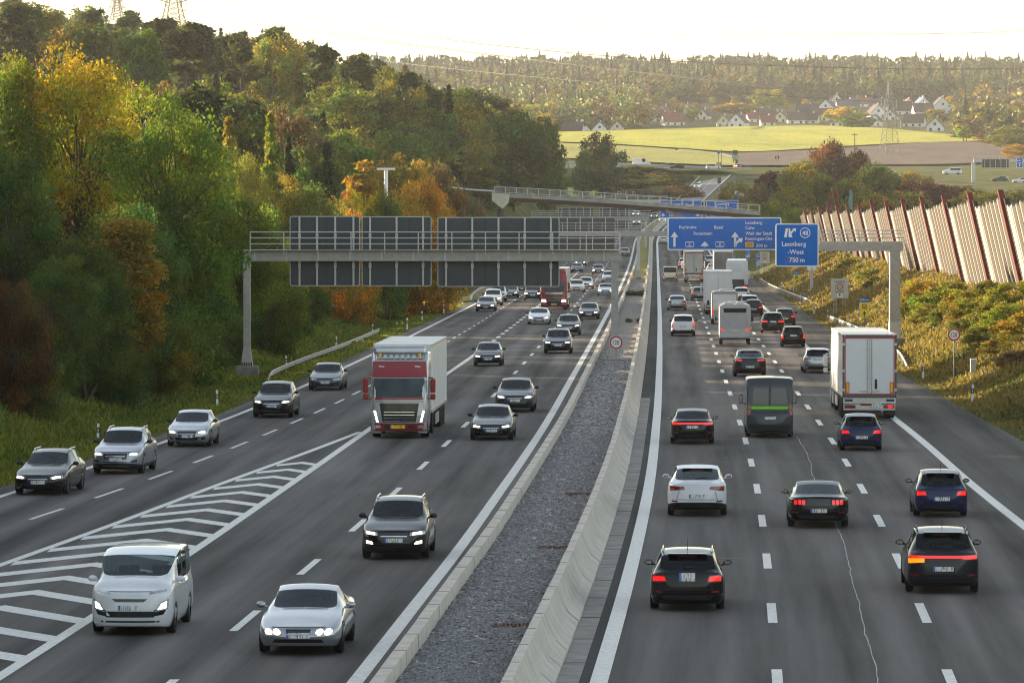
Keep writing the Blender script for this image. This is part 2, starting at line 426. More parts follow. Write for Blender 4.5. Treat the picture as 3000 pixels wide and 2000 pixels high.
# pale sealed crack wandering along the right carriageway
mb = MB(); pts = [(1830,1003),(1848,1040),(1866,1090),(1895,1165),(1925,1232),(1945,1300),(1968,1380),(1990,1460),(2008,1520),(2030,1600)]
cr = pchip([(droad(y*K), P(x*K, y*K, droad(y*K)).x) for x, y in pts][::-1])
dsx = np.arange(100, droad(1003*K), .35); jj = np.cumsum(NR.normal(0, .011, len(dsx))); jj -= np.linspace(0, jj[-1], len(jj)); jj = np.clip(jj, -.12, .12)
ww = .007 + .009*NR.rand(len(dsx))
mb.ribbon([(float(cr(d))+j-w_, d, float(zroad(d))+.006) for d, j, w_ in zip(dsx, jj, ww)], [(float(cr(d))+j+w_, d, float(zroad(d))+.006) for d, j, w_ in zip(dsx, jj, ww)])
structure(mb, 'road_crack', mat('crack_filler', (.42,.41,.39), rough=.7))
mb = MB()   # transverse joints across the carriageways
for d, l0, l1 in ((142.5,'R0','R1'),(262,'L5','L1'),(388,'L5','L1'),(196,'R0','R2'),(305,'R0','R3'),(297,'L2','L0'),(520,'R0','R3'),(600,'R0','R2')):
    n = 14; xs = np.linspace(float(X(l0, d)), float(X(l1, d)), n)
    mb.ribbon([(x, d+.03*math.sin(i*2.1), float(zroad(d))+.005) for i, x in enumerate(xs)], [(x, d+.07+.03*math.sin(i*2.1), float(zroad(d))+.005) for i, x in enumerate(xs)])
structure(mb, 'road_joint', mat('joint_tar', (.10,.097,.093), var=.3))

# ------------------------------------------------------------------ median
CONC = mat('concrete', (.56,.505,.43), rough=.85, var=.16, scale=1.6, bump=.25, bscale=30)
CONC2 = mat('old_concrete', (.20,.185,.165), rough=.9, var=.35, scale=1.2, bump=.4, bscale=18)
def gravel_mat():
    m, nt, b = nodes('gravel'); L = nt.links.new
    tc = N(nt, 'ShaderNodeTexCoord'); v = N(nt, 'ShaderNodeTexVoronoi', i_Scale=8.0, i_Randomness=1.0); L(tc.outputs['Object'], v.inputs['Vector'])
    r = ramp(nt, [(.0, (.022,.022,.024)), (.4, (.105,.10,.10)), (.75, (.28,.265,.255)), (1., (.60,.56,.52))])
    sc = N(nt, 'ShaderNodeSeparateColor'); L(v.outputs['Color'], sc.inputs[0]); L(sc.outputs[0], r.inputs['Fac'])
    L(r.outputs['Color'], b.inputs['Base Color']); b.inputs['Roughness'].default_value = .9
    bp = N(nt, 'ShaderNodeBump', i_Strength=1.0, i_Distance=.06); bp.invert = True; L(v.outputs['Distance'], bp.inputs['Height']); L(bp.outputs['Normal'], b.inputs['Normal'])
    return m
GRAV = gravel_mat()
def med(name, d0, d1, z, m, kind='structure', n=12, step=1.0, amp=.0):
    rows = []; dsx = np.linspace(d0, d1, max(4, int((d1-d0)/step)))
    for d in dsx:
        a, c = float(X('L0', d, 1.12)), float(X('R0', d, -1.5))
        rows.append([(x, d, float(zroad(d)) + z + amp*NR.normal()) for x in np.linspace(a, c, n)])
    return tag(link(name, grid_mesh(name, rows, m)), kind=kind)
med('gravel_bed', 48, 338, .46, GRAV, n=26, step=.5, amp=.018)
med('median_pavement', 338, 532, .40, CONC2, step=6, n=4)
med('gravel_bed', 532, 640, .42, GRAV, amp=.02)
med('grass_median', 640, 1330, .42, mat('dry_grass', (.30,.25,.06), rough=.95, var=.35, scale=.8, bump=.6, bscale=12), n=6, step=8)
# loose stones of the gravel bed near the camera
V = []; Q = []; nst = 9000
dr_ = 100 + 110*NR.rand(nst)**1.6; sx_ = NR.rand(nst)
for d, s_ in zip(dr_, sx_):
    a, c = float(X('L0', d, 1.25)), float(X('R0', d, -1.65)); x = a+(c-a)*s_; z = float(zroad(d))+.47; r = .03+.035*rnd.random()
    b = len(V); t0 = rnd.random()*6
    V += [(x+r*math.cos(t0+t)*(1+.3*rnd.random()), d+r*math.sin(t0+t), z+.1*r*rnd.random()) for t in (0,1.57,3.14,4.71)] + [(x+.2*r, d, z+r*.8)]
    Q += [(b,b+1,b+4,b+4),(b+1,b+2,b+4,b+4),(b+2,b+3,b+4,b+4),(b+3,b,b+4,b+4)]
me = bpy.data.meshes.new('stones'); me.from_pydata(V, [], [q[:3] for q in Q]); me.materials.append(mat('stone', (.22,.215,.215), var=.6, scale=9, rough=.85)); tag(link('gravel_stones', me), kind='stuff')

def barrier(name, line, prof, d0, d1, seg, label, cat, m):
    """a concrete profile swept along a line, cut into elements with open joints"""
    mb = MB(); d = d0; i = 0
    while d < d1:
        e = d + seg - .02; dsx = np.linspace(d, e, 3)
        rings = []
        jx = .007*rnd.uniform(-1, 1)
        for q in dsx:
            rings.append([(float(X(line, q, o+jx)), q, float(zroad(q)) + z) for o, z in prof])
        mb.loft(rings); d += seg; i += 1
    jm = mb; d = d0+seg
    while d < min(d1, 420):
        w_ = .05+.00035*d
        jm.loft([[(float(X(line, q, o_*1.0+(.006 if o_ > (prof[0][0]+prof[-1][0])/2 else -.006)-.01)), q, float(zroad(q))+z+.006) for o_, z in prof] for q in (d-.05-w_/2, d-.05+w_/2)], m=1); d += seg
    o = mb.build(name, [m, mat('joint_dark', (.20,.185,.165), rough=.9)])
    return tag(o, label, cat)
barrier('concrete_barrier', 'L0', [(.74,-.05),(.74,.10),(.86,.28),(.90,.80),(1.17,.80),(1.19,.2)], 48, 1320, 4.0,
        'low concrete barrier along the left edge of the gravel median, beside the oncoming cars', 'barrier', CONC)
br = barrier('concrete_barrier', 'R0', [(-.90,-.05),(-.90,.09),(-1.14,.30),(-1.28,.55),(-1.42,.92),(-1.62,.92),(-1.66,.2)], 48, 1320, 4.0,
        'tall sloped concrete barrier between the gravel median and the right carriageway', 'barrier', CONC)
# concrete gutter slabs at the foot of the right barrier
mb = MB(); d = 49.
while d < 256:
    dsx = [d, d+5.9]
    mb.ribbon([(float(X('R0', q, -.92)), q, float(zroad(q))+.012) for q in dsx], [(float(X('R0', q, -.42)), q, float(zroad(q))+.012) for q in dsx]); d += 6.08
structure(mb, 'gutter_pavement', mat('gutter_concrete', (.27,.25,.225), var=.3, scale=1.2, rough=.9))
# rusty drain grates lying in the gravel
RUST = mat('rust', (.16,.075,.04), var=.5, scale=9, rough=.9)
for i, (x, y, lb) in enumerate([(1185,1447,'rusty drain grate in the gravel by the tall barrier, nearest one'),(1280,1266,'rusty drain grate in the gravel, the middle one of the three along the tall barrier'),(1335,1142,'small rusty drain grate in the gravel farthest along the median')]):
    d = droad(y*K); d = d*(1-.46/float(hroad(d))); p = P(x*K, y*K, d)
    z = float(zroad(d))+.49
    mb = MB()
    for s in (-1, 1): mb.box((0, s*.24, 0), (1.05,.05,.05))
    for k in range(12): mb.box((-.5+k*.09, 0, .005), (.035,.46,.045))
    tag(mb.build('drain_grate', RUST, loc=(p.x, d, z)), lb, 'drain')
# ------------------------------------------------------------------ vehicles
GLASS = mat('car_glass', (.012,.018,.022), rough=.04, var=.3, scale=1.5, spec=.45)
GLASS2 = mat('windscreen_glass', (.014,.034,.042), rough=.05, var=.6, scale=1.2, spec=.40)
TRIM = mat('black_trim', (.012,.012,.013), rough=.55, var=.3, scale=8)
TYRE = mat('tyre_rubber', (.010,.010,.011), rough=.85, var=.3, scale=10)
RIM = mat('alloy_rim', (.30,.30,.31), rough=.3, metal=.9, var=.2, scale=12)
CHROME = mat('chrome', (.55,.56,.58), rough=.14, metal=1., var=.1, scale=6)
GRILLE = mat('grille_black', (.008,.008,.009), rough=.3, var=.5, scale=30, coat=.4)
LAMP = mat('headlamp_lit', (.85,.83,.78), rough=.15, var=.1, scale=20, emit=(1.,.86,.66), es=2.4)
LAMPW = mat('headlamp_white', (.85,.85,.85), rough=.15, var=.1, scale=20, emit=(1.,.97,.92), es=2.2)
LAMPO = mat('headlamp_glass', (.42,.43,.44), rough=.08, var=.5, scale=9, coat=1., metal=.4)
TAIL = mat('tail_lamp', (.20,.006,.010), rough=.2, var=.3, scale=16, coat=.8)
TAILB = mat('tail_lamp_lit', (.40,.004,.004), rough=.2, var=.2, scale=16, coat=.5, emit=(1.,.01,.01), es=.5)
BLINK = mat('indicator_lit', (.6,.2,.02), rough=.2, var=.1, emit=(1.,.26,.0), es=.42)
AMBER = mat('amber_reflector', (.85,.42,.02), rough=.3, var=.1, scale=12)
PLB = mat('plate_blue', (.02,.11,.45), rough=.4, var=.1)
def clear_glass():
    m, nt, b = nodes('clear_car_glass'); L = nt.links.new; nt.nodes.remove(b)
    tr = N(nt, 'ShaderNodeBsdfTransparent'); tr.inputs[0].default_value = (.30,.38,.38,1); gl = N(nt, 'ShaderNodeBsdfGlossy'); gl.inputs['Roughness'].default_value = .04; gl.inputs[0].default_value = (.9,.95,1,1)
    fr = N(nt, 'ShaderNodeFresnel'); fr.inputs[0].default_value = 1.45; ms = N(nt, 'ShaderNodeMixShader'); tc = N(nt, 'ShaderNodeTexCoord'); no = N(nt, 'ShaderNodeTexNoise', i_Scale=1.4, i_Detail=3.0); L(tc.outputs['Object'], no.inputs['Vector'])
    r = ramp(nt, [(.3, (.36,.46,.46)), (.7, (.50,.60,.60))]); L(no.outputs['Fac'], r.inputs['Fac']); L(r.outputs['Color'], tr.inputs[0])
    L(fr.outputs[0], ms.inputs[0]); L(tr.outputs[0], ms.inputs[1]); L(gl.outputs[0], ms.inputs[2]); L(ms.outputs[0], nt.nodes['Material Output'].inputs['Surface']); return m
CLEAR = clear_glass(); CABIN = mat('cabin_fabric', (.022,.021,.021), rough=.9, var=.4, scale=6); LINER = mat('roof_liner', (.12,.115,.11), rough=.95)
def plate_mat(name, col):
    m, nt, b = nodes(name); L = nt.links.new
    tc = N(nt, 'ShaderNodeTexCoord'); mp = N(nt, 'ShaderNodeMapping'); mp.inputs['Scale'].default_value = (22, 1, 3.0); L(tc.outputs['Object'], mp.inputs['Vector'])
    no = N(nt, 'ShaderNodeTexNoise', i_Scale=1.6, i_Detail=2.0, i_Roughness=.5); L(mp.outputs[0], no.inputs['Vector'])
    r = ramp(nt, [(.49, col), (.60, tuple(c*.25 for c in col))]); L(no.outputs['Fac'], r.inputs['Fac']); L(r.outputs['Color'], b.inputs['Base Color'])
    b.inputs['Roughness'].default_value = .4; return m
PLW = plate_mat('plate_white', (.72,.72,.70)); PLY = plate_mat('plate_yellow', (.80,.55,.03))

def cap_grid(ring):
    """20-point ring -> 7 x 5 transfinite grid (bottom row first)"""
    bot = ring[0:7]; right = [ring[6], ring[7], ring[8], ring[9], ring[10]]; top = ring[10:17][::-1]; left = [ring[0], ring[19], ring[18], ring[17], ring[16]]
    # ring order: bottom left->right (0..6), right side up (7,8,9), top right->left (10..16), left side down (17,18,19)
    g = []
    for r in range(5):
        v = r/4; row = []
        for c in range(7):
            u = c/6
            p = (bot[c]*(1-v) + top[c]*v) + (left[r]*(1-u) + right[r]*u) - (bot[0]*(1-u)*(1-v) + bot[6]*u*(1-v) + top[0]*(1-u)*v + top[6]*u*v)
            row.append(p)
        g.append(row)
    return g
_pc = {}
def car_proto(kind):
    if kind in _pc: return _pc[kind]
    p = dict(L=4.6, W=1.83, H=1.46, cowl=.72, cz=.98, head=-.10, rr=-1.15, rg=-1.75, rgz=1.04, tz=1.0, nz=.70, belt=.93, rw=.60, zb=.17, r=.33, wf=.92, wr=.95, clad=False, mid=None)
    p.update({
     'sedan': dict(L=4.85, H=1.46, head=.0, rr=-1.25, rg=-1.85, rgz=1.06, tz=1.02),
     'coupe': dict(L=4.85, W=1.88, H=1.40, cowl=.75, cz=.95, head=-.05, rr=-1.05, rg=-1.85, rgz=1.03, tz=.99, nz=.66, belt=.90),
     'roadster': dict(L=4.25, W=1.84, H=1.33, cowl=.35, cz=.92, head=-.25, rr=-.85, rg=-1.5, rgz=.98, tz=.92, nz=.64, belt=.88),
     'hatch': dict(L=4.25, W=1.80, H=1.47, cowl=.78, cz=1.0, head=.0, rr=-1.55, rg=-1.93, rgz=1.0, tz=.97, nz=.72, belt=.95),
     'smallhatch': dict(L=4.0, W=1.72, H=1.50, cowl=.85, cz=1.0, head=.1, rr=-1.45, rg=-1.84, rgz=1.0, tz=.96, nz=.74, belt=.96, r=.31),
     'wagon': dict(L=4.8, W=1.84, H=1.49, cowl=.78, cz=1.0, head=.0, rr=-1.85, rg=-2.22, rgz=1.02, tz=1.0, nz=.72),
     'suv': dict(L=4.65, W=1.88, H=1.66, cowl=.85, cz=1.12, head=.1, rr=-1.75, rg=-2.12, rgz=1.14, tz=1.1, nz=.86, belt=1.07, rw=.62, r=.36, clad=True),
     'suvcoupe': dict(L=4.75, W=1.90, H=1.60, cowl=.80, cz=1.1, head=.05, rr=-1.05, rg=-1.95, rgz=1.16, tz=1.1, nz=.84, belt=1.06, rw=.60, r=.37, clad=True),
     'minivan': dict(L=4.95, W=1.92, H=1.92, cowl=1.50, cz=1.34, head=.62, rr=-2.25, rg=-2.40, rgz=1.12, tz=1.08, nz=1.06, belt=1.16, rw=.80, r=.34),
     'panelvan': dict(L=5.9, W=2.04, H=2.62, cowl=2.15, cz=1.32, head=1.35, rr=-2.80, rg=-2.90, rgz=1.15, tz=1.1, nz=1.0, belt=1.25, rw=.90, r=.35),
    }[kind])
    L, W, H = p['L'], p['W'], p['H']; w = W/2 + .015; y0 = -L/2; y1 = L/2
    def ring(y, wf, zb, zs, belt, c1, c2, c3, inw):
        ww = w*wf; rw_ = ww - .10
        half = [(rw_, zb), (ww-.01, zb+.18), (ww, (zb+.18+zs)/2), (ww-.012, zs), (ww-inw, belt), c1, c2, c3]
        bot = [Vector((rw_*k, y, zb)) for k in (-1,-.66,-.33,0,.33,.66,1)]
        sd = [Vector((x, y, z)) for x, z in half[1:4]]
        tp = [Vector((x, y, z)) for x, z in (half[4], c1, c2, c3)]
        tpl = [Vector((-v.x, v.y, v.z)) for v in tp[:3]][::-1]
        return bot + sd + tp + tpl + [Vector((-v.x, v.y, v.z)) for v in sd[::-1]]
    st = []
    def low(y, wf, zt, zb, tagn=''):     # bonnet / boot / ends
        ww = w*wf; st.append((ring(y, wf, zb, zt-.14, zt-.045, (ww*.74, zt-.012), (ww*.42, zt), (0, zt+.012), .05), tagn))
    def cab(y, wf, zt, belt, rw, z1, tagn=''):
        ww = w*wf; st.append((ring(y, wf, p['zb'], belt-.13, belt, (rw, z1), (rw*.62, zt-.012), (0, zt), .055), tagn))
    box = kind in ('hatch','smallhatch','wagon','suv','minivan','panelvan')
    rw = W/2*p['rw']/.62*.62*1.08 if False else W/2*(p['rw']+.12)
    rwb = W/2*.80
    low(y0, .86, p['tz'], .27); 
    if not box:
        low(y0+.22, .965, p['tz']+.01, .2)
        low(min(p['rg']-.12, y0+.5), 1., p['rgz']-.012, .21, '')
    else:
        low(y0+.07, .93, p['tz']+.012, .24)
    cab(p['rg'], .985 if box else 1., p['rgz'], min(p['belt']+.03, p['rgz']-.03), rwb if not kind in('minivan','panelvan') else rw+.02, p['rgz']-.015, 'rw')
    cab(p['rr'], .99 if box else 1., H-(.085 if kind not in ('minivan','panelvan') else .02), p['belt'], rw-.03, H-(.135 if kind not in ('minivan','panelvan') else .075), 'side')
    m1 = p['rr'] + (p['head']-p['rr'])*(.48 if not box else .36)
    cab(m1-.05, 1., H, p['belt'], rw, H-.055, 'pil'); cab(m1+.05, 1., H, p['belt'], rw, H-.055, 'side')
    if box:
        m2 = p['rr'] + (p['head']-p['rr'])*.70
        cab(m2-.05, 1., H, p['belt'], rw, H-.055, 'pil'); cab(m2+.05, 1., H, p['belt'], rw, H-.055, 'side')
    cab(p['head'], 1., H-(.13 if kind == 'minivan' else .085), p['belt'], rw-.01, H-(.17 if kind == 'minivan' else .135), 'ws')
    cab(p['cowl'], 1., p['cz'], p['belt']-.005, W/2*.82, p['cz']-.02, '')
    hm = (p['cowl']+y1)/2
    low(hm, 1., (p['cz']*.55+p['nz']*.45)+.02, .17); low(y1-.30, .965, p['nz']+.035, .18); low(y1, .80, p['nz']-.03, .22)
    bm = bmesh.new(); cr = bm.edges.layers.float.new('crease_edge')
    vs = [[bm.verts.new(v) for v in r] for r, _ in st]
    for i in range(len(st)-1):
        t = st[i][1]
        for k in range(20):
            k2 = (k+1) % 20
            f = bm.faces.new((vs[i][k], vs[i][k2], vs[i+1][k2], vs[i+1][k])); f.smooth = True
            mi = 0
            if k in (11,12,13,14): mi = 1 if t == 'ws' else (4 if t == 'rw' and kind != 'panelvan' else 0)
            if k == 10: mi = 3 if t == 'side' else (5 if t == 'pil' else 0)
            if k == 15: mi = 2 if t == 'side' else (5 if t == 'pil' else 0)
            if kind == 'panelvan' and mi in (2,3,5) and st[i+1][0][0].y < .3: mi = 0
            if k < 6: mi = 5
            if k in (6, 19): mi = 5 if p['clad'] else 0
            f.material_index = mi
    for e, rev in ((0, False), (len(st)-1, True)):
        g = cap_grid([v.co.copy() for v in vs[e]]); sgn = -1 if e == 0 else 1
        gv = [[None]*7 for _ in range(5)]
        bidx = {}
        for c in range(7): bidx[(0,c)] = c; bidx[(4,c)] = 16-c
        for r in range(1,4): bidx[(r,6)] = 6+r; bidx[(r,0)] = 20-r
        for r in range(5):
            for c in range(7):
                if (r,c) in bidx: gv[r][c] = vs[e][bidx[(r,c)]]
                else:
                    q = g[r][c]; bul = .13*(1-((c-3)/3)**2)**.7
                    bul += (.045 if r in (1,) else (.03 if r == 2 else 0))
                    gv[r][c] = bm.verts.new((q.x, q.y + sgn*bul, q.z))
        for c in range(7):      # bow the lip and bumper edge in plan too
            for r in (0, 4):
                gv[r][c].co.y += sgn*.10*(1-((c-3)/3)**2)
        for r in range(4):
            for c in range(6):
                q = [gv[r][c], gv[r][c+1], gv[r+1][c+1], gv[r+1][c]]
                f = bm.faces.new(q); f.smooth = True; f.material_index = 5 if (r == 0 and p['clad']) else 0
    bmesh.ops.recalc_face_normals(bm, faces=bm.faces[:]); bm.verts.index_update()
    hard = {vs[i][k].index for i in range(len(st)) for k in range(10,17) if st[i][0][13].z > p['H']-.1 and (k in (11,15) or i == min(j for j in range(len(st)) if st[j][0][13].z > p['H']-.1))}
    for e in bm.edges:
        if len(e.link_faces) == 2:
            a, b = e.link_faces
            if a.material_index != b.material_index: e[cr] = .75
            elif kind in ('minivan','panelvan') and (e.verts[0].index in hard and e.verts[1].index in hard): e[cr] = .7
            elif e.calc_face_angle(0) > 1.0: e[cr] = .25
    me = bpy.data.meshes.new('tmp'); bm.to_mesh(me); bm.free()
    o = bpy.data.objects.new('tmp', me); COL.objects.link(o)
    md = o.modifiers.new('s', 'SUBSURF'); md.levels = 2; md.render_levels = 2
    dg = bpy.context.evaluated_depsgraph_get(); ev = o.evaluated_get(dg); full = bpy.data.meshes.new_from_object(ev)
    bpy.data.objects.remove(o)
    nv = len(full.vertices); co_ = np.empty(nv*3, np.float32); full.vertices.foreach_get('co', co_); co_ = co_.reshape(-1, 3)
    mi = np.array([q.material_index for q in full.polygons]); F_ = [tuple(q.vertices) for q in full.polygons]
    bvh = BVHTree.FromPolygons([Vector(v) for v in co_], F_)
    parts = {}
    def sub(idx, name, mats, remap):
        fs = [F_[i] for i in range(len(F_)) if mi[i] in idx]
        if not fs: return
        used = sorted({v for f in fs for v in f}); mp = {v: i for i, v in enumerate(used)}
        me = bpy.data.meshes.new(name); me.from_pydata([tuple(map(float, co_[v])) for v in used], [], [[mp[v] for v in f] for f in fs])
        for m_ in mats: me.materials.append(m_)
        me.polygons.foreach_set('material_index', [remap[mi[i]] for i in range(len(F_)) if mi[i] in idx]); me.polygons.foreach_set('use_smooth', [True]*len(fs)); me.update(); parts[name] = me
    # wheel arches are dark wells standing a hair proud of the sides
    sub((0,5), 'body', [TRIM, TRIM], {0:0, 5:1}); sub((1,), 'windscreen', [GLASS2], {1:0}); sub((2,), 'side_window', [GLASS], {2:0}); sub((3,), 'side_window_b', [GLASS], {3:0}); sub((4,), 'rear_window', [GLASS], {4:0})
    p['ya'] = y1 - p['wf']; p['yb'] = y0 + p['wr']
    if kind == 'panelvan': p['ya'] = y1-1.0; p['yb'] = y0+1.35
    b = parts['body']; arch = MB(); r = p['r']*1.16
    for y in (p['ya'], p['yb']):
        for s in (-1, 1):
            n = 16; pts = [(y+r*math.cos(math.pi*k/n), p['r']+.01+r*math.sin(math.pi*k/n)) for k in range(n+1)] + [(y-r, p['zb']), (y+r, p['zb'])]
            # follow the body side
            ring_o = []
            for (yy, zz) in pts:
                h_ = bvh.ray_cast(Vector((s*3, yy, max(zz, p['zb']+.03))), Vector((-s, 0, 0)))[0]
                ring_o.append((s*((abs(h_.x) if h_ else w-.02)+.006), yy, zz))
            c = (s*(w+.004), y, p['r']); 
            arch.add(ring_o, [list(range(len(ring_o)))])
    p['arch'] = arch
    av, af, am = [tuple(v.co) for v in b.vertices], [tuple(q.vertices) for q in b.polygons], [q.material_index for q in b.polygons]
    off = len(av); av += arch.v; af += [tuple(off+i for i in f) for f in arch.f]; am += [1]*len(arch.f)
    nb = bpy.data.meshes.new('body'); nb.from_pydata(av, [], af); nb.materials.append(TRIM); nb.materials.append(TRIM)
    nb.polygons.foreach_set('material_index', am); nb.polygons.foreach_set('use_smooth', [True]*len(af)); nb.update(); parts['body'] = nb
    _pc[kind] = (p, parts, bvh, {}); return _pc[kind]

def patch(bvh, c, n=(8, 3), sgn=1, off=.008, axis_='y', ext=40.):
    """c: four (u,z) corners bl,br,tr,tl; a panel that follows the body surface as seen along the axis"""
    nx, ny = n; rows = []
    c = [Vector((a, b)) for a, b in c]
    for j in range(ny+1):
        v = j/ny; row = []
        for i in range(nx+1):
            u = i/nx; q = (c[0]*(1-u)+c[1]*u)*(1-v) + (c[3]*(1-u)+c[2]*u)*v
            if axis_ == 'y': o, dr = Vector((q.x, sgn*ext, q.y)), Vector((0, -sgn, 0))
            else: o, dr = Vector((sgn*ext, q.x, q.y)), Vector((-sgn, 0, 0))
            h, nn, _, _ = bvh.ray_cast(o, dr)
            if h is None:
                h, nn, _, _ = bvh.find_nearest(Vector((q.x, sgn*2.2, q.y)) if axis_ == 'y' else Vector((sgn*1.1, q.x, q.y)))
            if nn.dot(dr) > 0: nn = -nn
            row.append(h + nn*off)
        rows.append(row)
    mb = MB(); vs = [p for r in rows for p in r]; m = nx+1
    mb.add(vs, [(j*m+i, j*m+i+1, (j+1)*m+i+1, (j+1)*m+i) for j in range(ny) for i in range(nx)], 0, True)
    return mb
def sym(c): return [(-c[1][0], c[1][1]), (-c[0][0], c[0][1]), (-c[3][0], c[3][1]), (-c[2][0], c[2][1])]
def wheel_meshes(r, wdt=.21):
    key = ('wheel', r, wdt)
    if key in _mc: return _mc[key]
    t = MB(); n = 22
    prof = [(-wdt/2, r*.64), (-wdt/2, r*.94), (-wdt/2+.03, r), (wdt/2-.03, r), (wdt/2, r*.94), (wdt/2, r*.64)]
    t.loft([[(x, q*math.cos(2*math.pi*k/n), q*math.sin(2*math.pi*k/n)) for k in range(n)] for x, q in prof], caps=False, smooth=True)
    g = MB()
    g.loft([[(x, q*math.cos(2*math.pi*k/n), q*math.sin(2*math.pi*k/n)) for k in range(n)] for x, q in ((-wdt/2+.02, r*.66), (wdt/2-.05, r*.66))], m=1)
    for k in range(5):
        a = 2*math.pi*k/5; 
        for s in (1, -1):
            g.box((s*(wdt/2-.035), math.cos(a)*r*.33, math.sin(a)*r*.33), (.025, r*.17, r*.62), rx=a-math.pi/2)
    _mc[key] = (t.mesh(TYRE, 'tyre'), g.mesh([RIM, TRIM], 'rim')); return _mc[key]
def add_wheel(root, x, y, r, wdt=.21):
    ty, ri = wheel_meshes(r, wdt)
    t = link('wheel', ty, root, (x, y, r)); link('rim', ri, t)
    return t
def plate(root, bvh, z, rear, x=0, yellow=False, wdt=.52, hgt=.115, n=(4,1)):
    s = -1 if rear else 1
    mb = patch(bvh, [(x-wdt/2, z-hgt/2), (x+wdt/2, z-hgt/2), (x+wdt/2, z+hgt/2), (x-wdt/2, z+hgt/2)], n, s, .016)
    o = mb.build('licence_plate', PLY if yellow else PLW, root)
    a = x-wdt/2 if rear else x+wdt/2; b = a+.05 if rear else a-.05
    a, b = min(a, b), max(a, b)
    patch(bvh, [(a, z-hgt/2), (b, z-hgt/2), (b, z+hgt/2), (a, z+hgt/2)], (1,1), s, .019).build('country_band', PLB, o)

